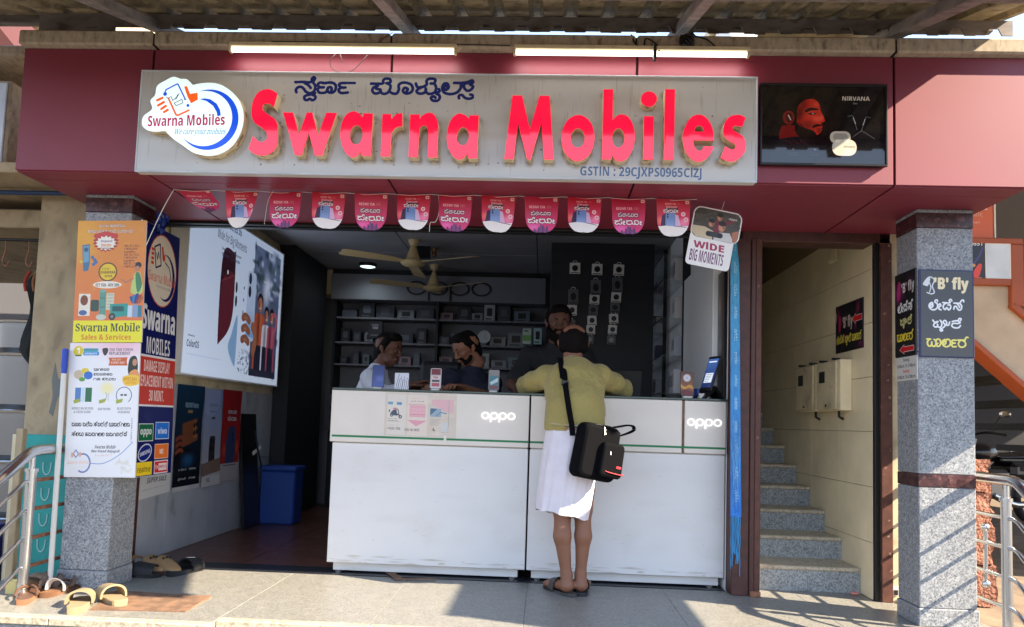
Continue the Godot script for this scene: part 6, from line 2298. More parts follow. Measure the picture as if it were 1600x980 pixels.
# =====================================================================
# prints on walls and pillars
# =====================================================================
func build_wall_prints() -> void:
	# lightbox on the left wall
	var t := thing("lightbox", "large lit phone advertising lightbox on the shop's left wall", "lightbox", Vector3(-2.28, 1.12, -1.0))
	var zn := -0.20
	var zf := -1.82
	var g := at(t)
	g.box(Vector3(-2.336, 1.118, zf - 0.01), Vector3(-2.224, 2.24, zn + 0.01), 0.004)
	obj("case", g, M.inner_white, t)
	g = at(t)
	g.quad(Vector3(-2.2215, 1.128, zf), Vector3(-2.2215, 1.128, zn), Vector3(-2.2215, 2.23, zn), Vector3(-2.2215, 2.23, zf), Vector3.RIGHT)
	# as seen from inside the shop the near end is at the right
	for i in g.uv.size():
		g.uv[i] = Vector2((zn - g.v[i].z - t.position.z) / (zn - zf), 1.0 - (g.v[i].y + t.position.y - 1.128) / 1.102)
	obj("screen", g, print_mat(art_lightbox(), 0.35, 0.4, 0.11), t)
	g = at(t)
	for e in [[1.118, zf - 0.012, 1.1275, zn + 0.012], [2.2305, zf - 0.012, 2.24, zn + 0.012]]:
		g.box(Vector3(-2.2235, e[0], e[1]), Vector3(-2.218, e[2], e[3]), 0.001)
	for e in [[zf - 0.012, zf], [zn, zn + 0.012]]:
		g.box(Vector3(-2.2235, 1.128, e[0]), Vector3(-2.218, 2.23, e[1]), 0.001)
	obj("frame", g, M.inner_white, t)
	var l := AreaLight3D.new()
	l.name = "lightbox_glow"
	l.area_size = Vector2(1.55, 1.05)
	l.light_color = Color(0.82, 0.9, 1.0)
	l.light_energy = 0.16
	l.area_normalize_energy = true
	l.shadow_enabled = true
	t.add_child(l)
	l.position = Vector3(-2.21, 1.68, (zn + zf) / 2) - t.position
	l.rotation = Vector3(0, -PI / 2, 0)
	# posters below it
	var P := [
		["dark blue phone poster with brown phone, nearest the navy board", 0, -0.40, -0.765, 0.375, 1.065],
		["pale grey phone poster, second below the lightbox", 1, -0.775, -1.06, 0.375, 1.05],
		["red phone poster, third below the lightbox", 2, -1.07, -1.40, 0.385, 1.06],
	]
	for p in P:
		var o := thing("wall_poster", p[0], "poster", Vector3(-2.33, p[4], (p[2] + p[3]) / 2), "paper posters below the lightbox")
		g = at(o)
		var nn := noise(300 + p[1], 3.0, 2)
		g.sheet(8, 10, func(u, v):
			var z: float = lerpf(p[2], p[3], 1.0 - u)
			var y: float = lerpf(p[4], p[5], v)
			return Vector3(-2.3345 + 0.005 + 0.006 * nn.get_noise_2d(z, y) + (0.01 * (1.0 - v) * (1.0 - v) if p[1] == 1 else 0.0), y, z))
		for i in g.uv.size(): g.uv[i] = Vector2(1.0 - g.uv[i].x, g.uv[i].y)
		obj("paper", g, print_mat(art_wall_poster(p[1]), 0.45), o)
	t = thing("hand_bill", "small white handbill stuck on the marble wall under the navy board", "handbill", Vector3(-2.33, 0.36, -0.25))
	g = at(t)
	g.quad(Vector3(-2.335, 0.385, -0.38), Vector3(-2.335, 0.365, 0.0), Vector3(-2.335, 0.53, 0.0), Vector3(-2.335, 0.53, -0.38), Vector3.RIGHT)
	for i in g.uv.size(): g.uv[i] = Vector2(1.0 - g.uv[i].x, g.uv[i].y)
	var hb := Cv.new(256, 128, c8(206, 206, 204), 2)
	var r := RandomNumberGenerator.new()
	r.seed = 9
	hb.text("SUPER SALE", 70, 36, 150, 26, c8(70, 74, 84), "Droid Sans", true, 0.2)
	hb.scribble(40, 84, 170, 10, c8(150, 150, 156), r, 1.5)
	obj("paper", g, print_mat(hb.tex(), 0.6), t)
	# boards on the left pillar
	t = thing("pillar_poster", "orange festival offer poster on the front of the left pillar", "poster", Vector3(-2.2, 1.22, 0.597))
	t.rotation.z = deg_to_rad(1.55)
	g = Geo.new()
	g.box(Vector3(-0.185, 0.005, -0.008), Vector3(0.172, 0.63, 0.0), 0.002)
	obj("board", g, M.paper, t)
	g = Geo.new()
	g.quad(Vector3(-0.185, 0.005, 0.0015), Vector3(0.172, 0.005, 0.0015), Vector3(0.172, 0.63, 0.0015), Vector3(-0.185, 0.63, 0.0015), Vector3.BACK)
	obj("print", g, print_mat(art_orange(), 0.22), t)
	t = thing("pillar_poster", "white services poster below the orange one on the left pillar", "poster", Vector3(-2.2, 0.55, 0.597))
	t.rotation.z = deg_to_rad(1.55)
	g = Geo.new()
	g.box(Vector3(-0.178, 0.0, -0.008), Vector3(0.185, 0.672, 0.0), 0.002)
	obj("board", g, M.paper, t)
	g = Geo.new()
	g.quad(Vector3(-0.178, 0.0, 0.0015), Vector3(0.185, 0.0, 0.0015), Vector3(0.185, 0.672, 0.0015), Vector3(-0.178, 0.672, 0.0015), Vector3.BACK)
	obj("print", g, print_mat(art_services(), 0.25), t)
	t = thing("navy_board", "navy and red repair board on the inner side of the left pillar", "signboard", Vector3(-2.04, 0.55, 0.4))
	t.rotation.z = deg_to_rad(1.55)
	g = Geo.new()
	g.box(Vector3(-0.012, 0.0, -0.205), Vector3(0.0, 1.315, 0.18), 0.002)
	obj("board", g, M.sheet_white, t)
	g = Geo.new()
	g.quad(Vector3(0.0012, 0.002, 0.178), Vector3(0.0012, 0.002, -0.203), Vector3(0.0012, 1.313, -0.203), Vector3(0.0012, 1.313, 0.178), Vector3.RIGHT)
	obj("print", g, print_mat(art_navy(), 0.25), t)
	t = thing("blue_bag_scrap", "scrap of blue plastic tucked above the navy board", "plastic scrap", Vector3(-2.06, 1.84, 0.45))
	g = Geo.new()
	var sn := noise(41, 9.0, 3)
	g.sheet(10, 8, func(u, v):
		var p := Vector3(0.0, 0.09 * v, 0.10 * (u - 0.5))
		return p + Vector3(0.035 * sn.get_noise_2d(u, v) + 0.02 * v, 0.03 * sn.get_noise_2d(u + 5.0, v), 0.02 * sn.get_noise_2d(u, v + 9.0)))
	obj("film", g, plain(c8(24, 50, 130), 0.3), t)
	# white pole with blue grip, leaning on the pillar
	t = thing("mop_pole", "thin white pole with blue grip leaning on the left pillar", "pole", Vector3(-2.37, 0.0, 0.63))
	g = at(t)
	g.tube([Vector3(-2.366, 0.0, 0.66), Vector3(-2.3975, 1.06, 0.628)], 0.012, 12)
	obj("shaft", g, M.paper, t)
	g = at(t)
	g.tube([Vector3(-2.3975, 1.06, 0.628), Vector3(-2.3985, 1.10, 0.6268), Vector3(-2.401, 1.175, 0.6245), Vector3(-2.4012, 1.185, 0.6242)], [0.0125, 0.0155, 0.0155, 0.011], 12)
	obj("grip", g, plain(c8(30, 70, 180), 0.4), t)
	# parlour signs on the right pillar
	t = thing("parlour_sign", "glossy dark parlour sign with white and yellow words on the right pillar's front", "signboard", Vector3(1.923, 1.265, 0.605))
	g = at(t)
	g.box(Vector3(1.793, 1.265, 0.6005), Vector3(2.052, 1.690, 0.609), 0.002)
	obj("board", g, plain(c8(24, 34, 92), 0.3), t)
	g = at(t)
	g.quad(Vector3(1.801, 1.271, 0.6102), Vector3(2.044, 1.271, 0.6102), Vector3(2.044, 1.684, 0.6102), Vector3(1.801, 1.684, 0.6102), Vector3.BACK)
	var gm := print_mat(art_parlour(0), 0.06)
	gm.metallic_specular = 0.6
	obj("print", g, gm, t)
	t = thing("parlour_sign", "narrow dark parlour sign with red arrow on the right pillar's left side", "signboard", Vector3(1.786, 1.277, 0.5))
	g = at(t)
	g.box(Vector3(1.781, 1.277, 0.392), Vector3(1.7885, 1.70, 0.60), 0.002)
	obj("board", g, M.plastic_black, t)
	g = at(t)
	g.quad(Vector3(1.7803, 1.280, 0.394), Vector3(1.7803, 1.280, 0.598), Vector3(1.7803, 1.697, 0.598), Vector3(1.7803, 1.697, 0.394), Vector3.LEFT)
	obj("print", g, print_mat(art_parlour(1), 0.3), t)
	t = thing("hours_sheet", "white sheet of opening hours below the narrow parlour sign", "notice", Vector3(1.786, 1.157, 0.5))
	g = at(t)
	g.box(Vector3(1.786, 1.157, 0.394), Vector3(1.7892, 1.275, 0.60), 0.0006)
	obj("paper", g, M.paper, t)
	g = at(t)
	g.quad(Vector3(1.7855, 1.158, 0.395), Vector3(1.7855, 1.158, 0.599), Vector3(1.7855, 1.274, 0.599), Vector3(1.7855, 1.274, 0.395), Vector3.LEFT)
	obj("print", g, print_mat(art_hours(), 0.6), t)
	t = thing("parlour_sign", "dark parlour sign with red arrow on the cream stair wall", "signboard", Vector3(1.79, 1.37, -0.14))
	g = at(t)
	g.box(Vector3(1.7865, 1.372, -0.385), Vector3(1.7928, 1.66, 0.0), 0.0015)
	obj("board", g, M.plastic_black, t)
	g = at(t)
	g.quad(Vector3(1.7858, 1.373, -0.384), Vector3(1.7858, 1.373, -0.001), Vector3(1.7858, 1.659, -0.001), Vector3(1.7858, 1.659, -0.384), Vector3.LEFT)
	obj("print", g, print_mat(art_parlour(2), 0.35), t)

func art_dark_poster() -> ImageTexture:
	var cv := Cv.new(128, 512, c8(54, 40, 38), 1)
	cv.grad(0, 0, 128, 512, c8(70, 52, 46), c8(34, 30, 34))
	cv.blob(40, 140, 50, 70, Color(0.62, 0.45, 0.36, 0.9))
	cv.blob(60, 300, 60, 40, Color(0.5, 0.5, 0.52, 0.6))
	cv.rect(0, 0, 14, 512, c8(40, 110, 130))
	return cv.tex()

func art_lightbox() -> ImageTexture:
	# left of the picture = end nearest the street
	var cv := Cv.new(1100, 760, c8(200, 218, 246), 1)
	cv.grad(0, 0, 1100, 760, c8(196, 214, 244), c8(214, 228, 250))
	var r := RandomNumberGenerator.new()
	r.seed = 15
	# picture of people outdoors at the far end
	var x0 := 700.0
	cv.grad(700, 36, 366, 690, c8(96, 112, 150), c8(60, 66, 92))
	for i in 70: cv.blob(r.randf_range(700, 1066), r.randf_range(36, 320), r.randf_range(14, 60), r.randf_range(10, 50), [Color(0.16, 0.22, 0.26, 0.8), Color(0.8, 0.86, 0.98, 0.7), Color(0.3, 0.36, 0.45, 0.7)][i % 3])
	for i in 50: cv.blob(r.randf_range(700, 1066), r.randf_range(500, 720), r.randf_range(14, 50), r.randf_range(10, 40), Color(0.2, 0.22, 0.3, 0.7))
	cv.blob(880, 250, 80, 150, Color(0.86, 0.9, 1.0, 0.8))
	for p in [[806, 340, 52, c8(166, 76, 50), 1.15], [900, 390, 40, c8(196, 196, 214), 0.95], [976, 390, 46, c8(150, 66, 92), 0.95]]:
		var px: float = p[0]
		var py: float = p[1]
		var s: float = p[4]
		cv.poly(outline([px - 62 * s, 700, 1, px - 60 * s, py + 110, 0, px - 44 * s, py + 54, 0, px + 44 * s, py + 54, 0, px + 62 * s, py + 120, 0, px + 60 * s, 700, 1], 1.0, 5), p[3])
		cv.ell(px, py - 16, 34 * s, 40 * s, c8(28, 22, 28))
		cv.ell(px, py + 2, 26 * s, 36 * s, c8(158, 104, 88))
		cv.line(PackedVector2Array([Vector2(px - 12, py + 20), Vector2(px + 12, py + 20)]), 5, c8(236, 226, 226))
		cv.rect(px - 42 * s, 560, 84 * s, 140, c8(32, 34, 52))
	cv.line(curve([1010, 470, 1050, 420, 1030, 370, 990, 372], 1.0), 26, c8(166, 84, 106))
	cv.rect(700, 690, 366, 36, c8(40, 42, 60))
	cv.soften(1.5)
	# the hand holding a phone before the picture
	cv.poly(round_rect(628, 190, 108, 360, 22), c8(176, 194, 226))
	cv.grad(634, 380, 96, 150, c8(176, 194, 226), c8(110, 160, 216))
	cv.ell(660, 228, 18, 30, c8(36, 40, 62)); cv.ell(660, 296, 18, 30, c8(36, 40, 62))
	for k in 3: cv.line(curve([596, 440 + k * 56, 630, 430 + k * 56, 672, 446 + k * 56], 1.0), 40, c8(134, 84, 66))
	cv.line(curve([720, 470, 760, 520, 740, 600], 1.0), 50, c8(148, 94, 74))
	for k in 60: cv.ell(r.randf_range(560, 690), r.randf_range(600, 720), r.randf_range(3, 10), r.randf_range(3, 8), c8(110, 124, 156) if k % 2 else c8(176, 190, 216))
	for p in [[806, 340], [900, 390], [976, 390]]:
		cv.blob(p[0] - 14, p[1] + 130, 26, 160, Color(0.1, 0.06, 0.1, 0.4))
		cv.blob(p[0] + 20, p[1] + 120, 24, 140, Color(0.9, 0.72, 0.66, 0.22))
		cv.blob(p[0] + 8, p[1] + 4, 14, 22, Color(0.85, 0.62, 0.52, 0.6))
		cv.blob(p[0] - 12, p[1] + 2, 12, 30, Color(0.22, 0.13, 0.13, 0.6))
	for k in 3: cv.blob(630, 436 + k * 56, 34, 14, Color(0.75, 0.52, 0.42, 0.6))
	cv.soften(3.0, 0.05)
	# big phone and its pale twin
	cv.poly(outline([330, 176, 0, 448, 140, 0, 470, 160, 0, 462, 470, 0, 350, 590, 0, 322, 560, 0], 1.0, 6), c8(48, 16, 30))
	cv.poly(outline([340, 300, 0, 462, 250, 0, 462, 470, 0, 350, 590, 0, 326, 560, 0], 1.0, 6), c8(88, 32, 46))
	cv.line(PackedVector2Array([Vector2(338, 300), Vector2(462, 252)]), 8, c8(120, 50, 64))
	cv.ell(392, 250, 18, 24, c8(18, 8, 14)); cv.ell(392, 250, 9, 12, c8(206, 200, 206))
	cv.poly(outline([482, 246, 0, 528, 260, 0, 530, 600, 0, 516, 694, 0, 430, 618, 0, 446, 560, 0, 470, 480, 0], 1.0, 6), c8(204, 222, 244))
	cv.poly(outline([470, 540, 0, 528, 440, 0, 528, 660, 0, 512, 690, 0, 440, 612, 0], 1.0, 6), c8(128, 164, 206))
	cv.ell(498, 304, 12, 28, c8(34, 40, 60)); cv.ell(500, 372, 12, 28, c8(34, 40, 60))
	for k in 3: cv.ell(588, 290 + k * 62, 6, 9, c8(70, 80, 110))
	# words
	cv.text("F33 Series 5G", 330, -6, 190, 50, c8(52, 56, 86), "Droid Sans", true)
	cv.text("Wide for Big Moments", 262, 66, 330, 58, c8(44, 48, 78), "Droid Sans", false)
	cv.text("Super Slim", 316, 142, 92, 18, c8(60, 66, 96)); cv.text("120x Zoom", 316, 168, 80, 16, c8(60, 66, 96))
	cv.rect(424, 140, 2, 56, c8(90, 100, 130))
	cv.text("Waterproof", 440, 142, 92, 18, c8(60, 66, 96)); cv.text("Unbeatable", 440, 168, 80, 16, c8(60, 66, 96))
	cv.text("Powered by", 44, 590, 60, 10, c8(50, 54, 80)); cv.text("ColorOS", 36, 612, 110, 32, c8(44, 48, 76))
	cv.scribble(36, 672, 330, 6, c8(150, 164, 196), r, 1.0)
	return cv.tex()

func art_wall_poster(k: int) -> ImageTexture:
	var cv := Cv.new(300, 560, c8(20, 40, 64), 1)
	var r := RandomNumberGenerator.new()
	r.seed = 60 + k
	if k == 0:
		cv.grad(0, 0, 300, 560, c8(16, 54, 84), c8(10, 12, 18))
		cv.text("REDMl Note", 90, 92, 150, 28, c8(150, 180, 200))
		cv.rect(120, 134, 54, 16, c8(150, 120, 70))
		cv.poly(PackedVector2Array([Vector2(70, 212), Vector2(78, 204), Vector2(232, 176), Vector2(242, 182), Vector2(258, 288), Vector2(250, 298), Vector2(96, 330), Vector2(86, 322)]), c8(120, 70, 44))
		cv.poly(PackedVector2Array([Vector2(188, 196), Vector2(232, 188), Vector2(248, 280), Vector2(202, 288)]), c8(150, 94, 62))
		for q in [[206, 214], [236, 208], [210, 256], [240, 250]]: cv.ell(q[0], q[1], 12, 15, c8(18, 14, 14))
		cv.poly(outline([0, 420, 1, 30, 300, 0, 70, 270, 0, 90, 330, 0, 200, 350, 0, 240, 420, 1], 1.0, 5), c8(14, 12, 18))
		for q in 3: cv.line(curve([16, 290 + q * 34, 60, 276 + q * 34, 90, 290 + q * 30], 1.0), 22, c8(128, 64, 44))
		cv.blob(150, 400, 120, 60, Color(0.15, 0.4, 0.62, 0.8))
		for q in 2:
			cv.scribble(60, 440 + q * 50, 80, 14, c8(214, 214, 214), r, 2.5)
			cv.scribble(180, 440 + q * 50, 80, 14, c8(214, 214, 214), r, 2.5)
		cv.rect(0, 536, 300, 24, c8(190, 190, 190))
	elif k == 1:
		cv.grad(0, 0, 300, 560, c8(120, 140, 186), c8(184, 180, 178))
		cv.ell(110, 40, 150, 120, c8(146, 160, 196))
		cv.scribble(90, 80, 140, 18, c8(60, 64, 84), r, 3.0)
		cv.scribble(100, 120, 110, 14, c8(80, 84, 104), r, 2.5)
		cv.rect(130, 160, 60, 12, c8(40, 44, 60))
		cv.poly(round_rect(110, 270, 100, 200, 18), c8(52, 50, 52))
		for q in [[138, 300], [180, 300], [138, 346], [180, 346]]: cv.ell(q[0], q[1], 15, 16, c8(16, 16, 18))
		cv.poly(PackedVector2Array([Vector2(0, 430), Vector2(300, 400), Vector2(300, 480), Vector2(0, 500)]), c8(126, 104, 90))
		cv.rect(0, 500, 300, 60, c8(198, 196, 194))
		cv.text("5G", 80, 512, 60, 24, c8(70, 70, 76))
	else:
		cv.grad(0, 0, 300, 560, c8(150, 24, 30), c8(176, 40, 34))
		cv.scribble(100, 70, 110, 16, c8(120, 20, 24), r, 3.0)
		cv.kannada(["ni", "ja", "va", "da"], 80, 120, 150, 26, 5, c8(230, 206, 206), c8(60, 8, 16), 3)
		cv.kannada(["hi", "ro"], 80, 160, 150, 30, 6, c8(230, 206, 206), c8(60, 8, 16), 3)
		cv.blob(60, 370, 60, 60, Color(0.85, 0.35, 0.2, 0.8))
		cv.blob(240, 350, 70, 60, Color(0.85, 0.35, 0.2, 0.8))
		cv.poly(outline([100, 250, 0, 220, 240, 0, 226, 440, 0, 90, 450, 0], 1.0, 5), c8(54, 66, 104))
		cv.ell(180, 276, 10, 12, c8(20, 22, 34)); cv.ell(184, 306, 10, 12, c8(20, 22, 34))
		cv.rect(0, 450, 300, 110, c8(176, 170, 168))
		cv.rect(60, 460, 200, 5, c8(60, 54, 60))
	return cv.tex()

func art_orange() -> ImageTexture:
	var cv := Cv.new(540, 944, c8(232, 132, 62), 2)
	var r := RandomNumberGenerator.new()
	r.seed = 31
	cv.grad(0, 0, 540, 944, c8(226, 150, 46), c8(226, 112, 66))
	cv.blob(40, 120, 240, 300, Color(0.92, 0.68, 0.16, 0.8))
	for i in 60: cv.blob(r.randf() * 540, r.randf() * 700, r.randf_range(10, 46), r.randf_range(10, 40), Color(0.95, 0.55 + r.randf() * 0.2, 0.25, 0.25))
	cv.kannada(["na", "ga", "ma", " ", "ka", "da", "ra" if false else "r", "va"], 168, 26, 200, 26, 4, c8(240, 226, 206), c8(120, 60, 30), 1.5)
	cv.kannada(["la", "va", " ", "ja", "ka", "na", "ma", "ti", " ", "va", "da", "ga", "r"], 80, 66, 360, 30, 4, c8(240, 226, 206), c8(120, 60, 30), 1.5)
	# red starburst
	var st := PackedVector2Array()
	for i in 36: st.append(Vector2(226, 166) + Vector2(104 if i % 2 else 88, 0).rotated(TAU * i / 36) * Vector2(1.0, 0.78))
	cv.poly(st, c8(178, 52, 36))
	for i in 6: cv.ell(150 + i * 30, 100 + absf(i - 2.5) * 8, 22, 20, c8(206, 60, 48))
	var st2 := PackedVector2Array()
	for i in 28: st2.append(Vector2(226, 176) + Vector2(86 if i % 2 else 66, 0).rotated(TAU * i / 28) * Vector2(1.0, 0.7))
	cv.poly(st2, c8(244, 238, 222))
	cv.text("Deepavali", 182, 150, 92, 24, c8(110, 60, 120), "Droid Serif", true, 0.2)
	cv.text("Dussehra", 186, 178, 82, 24, c8(206, 92, 30), "Droid Serif", true, 0.2)
	cv.text("Festival Sale", 190, 208, 76, 14, c8(90, 60, 40))
	# phone and cubes at left
	cv.poly(PackedVector2Array([Vector2(40, 190), Vector2(100, 184), Vector2(106, 330), Vector2(96, 390), Vector2(58, 398)]), c8(72, 116, 150))
	cv.poly(PackedVector2Array([Vector2(48, 200), Vector2(94, 194), Vector2(98, 320), Vector2(56, 330)]), c8(112, 160, 186))
	cv.ell(72, 226, 18, 18, c8(58, 90, 130))
	for q in [[110, 280], [128, 300], [122, 334], [140, 318]]: cv.poly(PackedVector2Array([Vector2(q[0], q[1]), Vector2(q[0] + 22, q[1] - 10), Vector2(q[0] + 30, q[1] + 12), Vector2(q[0] + 8, q[1] + 24)]), c8(70, 112, 168))
	cv.rect(26, 310, 24, 20, c8(220, 190, 60))
	# scribbled list at right
	for k in 8: cv.kannada([["ka", "na", "ma"], ["ga", "la", "va", "da"], ["pa", "ti", "na"]][k % 3], 372, 190 + k * 23, 120 - (k % 3) * 16, 16, 3, c8(118, 62, 52))
	# lucky draw round badge
	cv.ell(252, 400, 74, 74, c8(96, 64, 20)); cv.ell(252, 400, 64, 64, c8(236, 196, 40))
	cv.text("LUCKY", 206, 368, 60, 16, c8(120, 140, 30)); cv.text("DHAMAKA", 194, 392, 118, 22, c8(80, 60, 30)); cv.text("OFFER", 228, 424, 60, 18, c8(90, 70, 30))
	cv.ell(252, 500, 112, 28, c8(244, 234, 216))
	cv.text("OCT 15th - NOV 30th", 160, 488, 186, 26, c8(60, 40, 40))
	# woman in sari pointing
	cv.poly(outline([456, 440, 0, 480, 400, 0, 510, 420, 0, 530, 560, 0, 440, 560, 0], 1.0, 5), c8(186, 206, 120))
	cv.poly(outline([470, 420, 0, 500, 410, 0, 524, 500, 0, 490, 560, 0], 1.0, 5), c8(66, 130, 84))
	cv.ell(484, 368, 20, 28, c8(178, 116, 82)); cv.ell(490, 348, 24, 24, c8(34, 24, 22)); cv.ell(484, 374, 17, 22, c8(190, 126, 92))
	cv.line(curve([452, 452, 400, 480, 378, 470, 362, 460], 1.0), 13, c8(186, 124, 90))
	# prizes
	cv.rect(34, 570, 90, 170, c8(236, 226, 206)); cv.ell(76, 620, 30, 40, c8(126, 62, 34)); cv.ell(70, 716, 32, 20, c8(70, 100, 150))
	cv.poly(round_rect(128, 616, 66, 90, 16), c8(44, 74, 62))
	cv.rect(196, 548, 50, 190, c8(96, 152, 136)); cv.ell(221, 548, 25, 12, c8(120, 176, 160)); cv.rect(200, 600, 42, 6, c8(60, 110, 100)); cv.rect(200, 670, 42, 6, c8(60, 110, 100))
	cv.rect(250, 564, 60, 130, c8(206, 206, 180)); for k in 5: cv.rect(258, 576 + k * 24, 44, 5, c8(146, 150, 130))
	cv.ell(214, 750, 40, 22, c8(196, 206, 186))
	cv.poly(PackedVector2Array([Vector2(280, 650), Vector2(420, 644), Vector2(430, 740), Vector2(286, 756)]), c8(40, 152, 142))
	cv.rect(300, 666, 90, 40, c8(24, 84, 84)); cv.ell(300, 746, 26, 28, c8(30, 44, 44)); cv.ell(300, 746, 13, 14, c8(120, 130, 130))
	for k in 5: cv.poly(PackedVector2Array([Vector2(440 + k * 14, 640 - absf(k - 2) * 8), Vector2(430 + k * 24, 570 + absf(k - 2) * 10), Vector2(456 + k * 24, 566 + absf(k - 2) * 12), Vector2(462 + k * 12, 650)]), [c8(50, 70, 120), c8(40, 120, 190), c8(30, 60, 130), c8(150, 60, 40), c8(176, 90, 50)][k])
	cv.rect(420, 660, 36, 90, c8(196, 214, 226)); cv.rect(458, 654, 40, 96, c8(130, 160, 190)); cv.rect(500, 660, 30, 90, c8(50, 120, 140))
	cv.soften(1.6)
	# yellow name strip
	cv.rect(0, 776, 540, 168, c8(238, 226, 36))
	cv.text("Swarna Mobile", 18, 794, 504, 66, c8(28, 62, 48), "Droid Serif", true)
	cv.text("Sales & Services", 66, 880, 390, 44, c8(214, 116, 24), "Droid Sans", true)
	return cv.tex()

func art_services() -> ImageTexture:
	var cv := Cv.new(540, 1000, c8(240, 238, 238), 2)
	var r := RandomNumberGenerator.new()
	r.seed = 71
	cv.blob(400, 0, 320, 170, Color(0.97, 0.72, 0.78, 0.8))
	cv.blob(120, 20, 160, 90, Color(0.98, 0.8, 0.84, 0.6))
	cv.ell(66, 62, 38, 40, c8(226, 200, 40)); cv.text("1", 52, 36, 24, 44, c8(250, 250, 240)); cv.rect(44, 90, 46, 10, c8(60, 110, 60))
	cv.poly(round_rect(104, 40, 116, 26, 8), c8(84, 176, 190)); cv.text("EXTENDED", 112, 44, 96, 16, c8(60, 110, 100))
	cv.poly(round_rect(104, 66, 122, 28, 8), c8(64, 140, 200)); cv.text("WARRANTY", 114, 72, 98, 16, c8(220, 236, 246))
	cv.poly(outline([252, 42, 0, 290, 40, 0, 292, 70, 0, 272, 96, 0, 254, 72, 0], 1.0, 4), c8(54, 46, 54))
	cv.text("ONE TIME SCREEN", 304, 40, 180, 20, c8(110, 106, 112)); cv.text("REPLACEMENT", 304, 66, 160, 24, c8(84, 80, 88))
	cv.poly(PackedVector2Array([Vector2(300, 110), Vector2(446, 108), Vector2(440, 138), Vector2(448, 170), Vector2(302, 170), Vector2(310, 140)]), c8(206, 96, 54))
	cv.text("FREE GIFT", 326, 118, 70, 14, c8(246, 206, 170)); cv.text("EVERY DAY", 322, 140, 104, 16, c8(250, 226, 206))
	# woman at right
	cv.poly(outline([462, 120, 0, 500, 96, 0, 522, 130, 0, 524, 220, 0, 480, 260, 0, 452, 210, 0], 1.0, 5), c8(34, 40, 34))
	cv.ell(502, 146, 18, 26, c8(196, 138, 106)); cv.poly(outline([470, 216, 0, 520, 200, 0, 538, 260, 0, 464, 270, 0], 1.0, 5), c8(230, 150, 90))
	cv.poly(outline([412, 262, 0, 470, 240, 0, 538, 250, 0, 534, 310, 0, 440, 320, 0], 1.0, 5), c8(244, 196, 60))
	cv.text("SPECIAL", 420, 258, 108, 24, c8(206, 130, 20)); cv.text("OFFERS", 440, 288, 80, 20, c8(226, 150, 30))
	# vegetables
	cv.ell(76, 238, 36, 34, c8(206, 188, 156)); cv.ell(124, 210, 30, 22, c8(230, 206, 60)); cv.ell(150, 244, 34, 30, c8(50, 112, 196)); cv.ell(104, 274, 24, 16, c8(96, 160, 70))
	for k in 3: cv.kannada([["pa", "ga", "ja", "na", "da"], ["la", "na", "ma", "ja", "ka", "na"], ["ga", "ka", " ", "la", "va", "ma"]][k], 190, 190 + k * 36, 120 + k * 26, 20, 4, c8(52, 50, 54))
	# three gifts
	cv.rect(56, 336, 44, 106, c8(84, 130, 190)); cv.rect(104, 334, 26, 108, c8(206, 224, 232)); cv.rect(134, 336, 50, 106, c8(46, 112, 76))
	cv.blob(300, 340, 80, 70, Color(0.98, 0.92, 0.6, 0.8))
	cv.line(curve([292, 430, 298, 390, 290, 372], 1.0), 4, c8(150, 150, 150)); cv.line(curve([312, 430, 310, 396, 316, 376], 1.0), 4, c8(180, 180, 176))
	var rp := PackedVector2Array()
	for i in 22: rp.append(Vector2(430, 392) + Vector2(58, 0).rotated(deg_to_rad(130 + 280.0 * i / 21)) * Vector2(1, 1.05))
	cv.line(rp, 6, c8(96, 110, 130)); cv.rect(404, 384, 20, 12, c8(30, 40, 40)); cv.rect(432, 384, 20, 12, c8(30, 40, 40))
	for x in [46, 240, 370]: cv.poly(PackedVector2Array([Vector2(x, 430), Vector2(x + 54, 416), Vector2(x + 48, 444), Vector2(x + 4, 456)]), c8(166, 176, 70))
	cv.text("MOBILE BACKCOVER", 36, 482, 164, 18, c8(130, 126, 130)); cv.text("& SCREEN GUARD", 52, 508, 130, 18, c8(130, 126, 130))
	cv.text("EAR PHONE", 236, 486, 96, 18, c8(130, 126, 130))
	cv.text("BLUETOOTH", 384, 482, 104, 18, c8(130, 126, 130)); cv.text("HEADBAND", 390, 508, 92, 18, c8(130, 126, 130))
	cv.kannada(["na", "ma", "ma", " ", "na", "ti", "na", " ", "s", "ma", "r", "ti", " ", "pa", "na", "r", "ga", "la", "na"], 40, 588, 446, 38, 5, c8(40, 38, 44))
	cv.kannada(["s", "la", "va", " ", "ka", "na", "da", "ga", "la", "la", " ", "ma", "na", "ga", "ja", "r", "ri" if false else "di"], 44, 660, 424, 38, 5, c8(40, 38, 44))
	cv.text("Swarna Mobile", 222, 762, 160, 26, c8(60, 52, 66), "Droid Serif", true, 0.3)
	cv.text("Bus Stand Bajagoli", 196, 796, 216, 26, c8(60, 52, 66), "Droid Serif", true, 0.3)
	cv.scribble(232, 828, 124, 18, c8(226, 168, 140), r, 2.0)
	cv.line(curve([190, 898, 300, 896, 420, 830, 510, 740], 1.0), 6, c8(130, 160, 206))
	# faded logo
	var sw := PackedVector2Array()
	for i in 20: sw.append(Vector2(140, 896) + Vector2(54, 0).rotated(deg_to_rad(-110 + 230.0 * i / 19)) * Vector2(1, 1.25))
	cv.line(sw, 12, c8(126, 140, 186))
	cv.line(PackedVector2Array([Vector2(64, 826), Vector2(84, 800), Vector2(104, 830), Vector2(84, 856), Vector2(64, 826)]), 9, c8(150, 160, 196))
	cv.rect(48, 820, 18, 34, c8(240, 180, 150)); cv.rect(106, 816, 18, 34, c8(240, 180, 150))
	cv.text("Swarna Mobiles", 22, 878, 170, 24, c8(246, 206, 186))
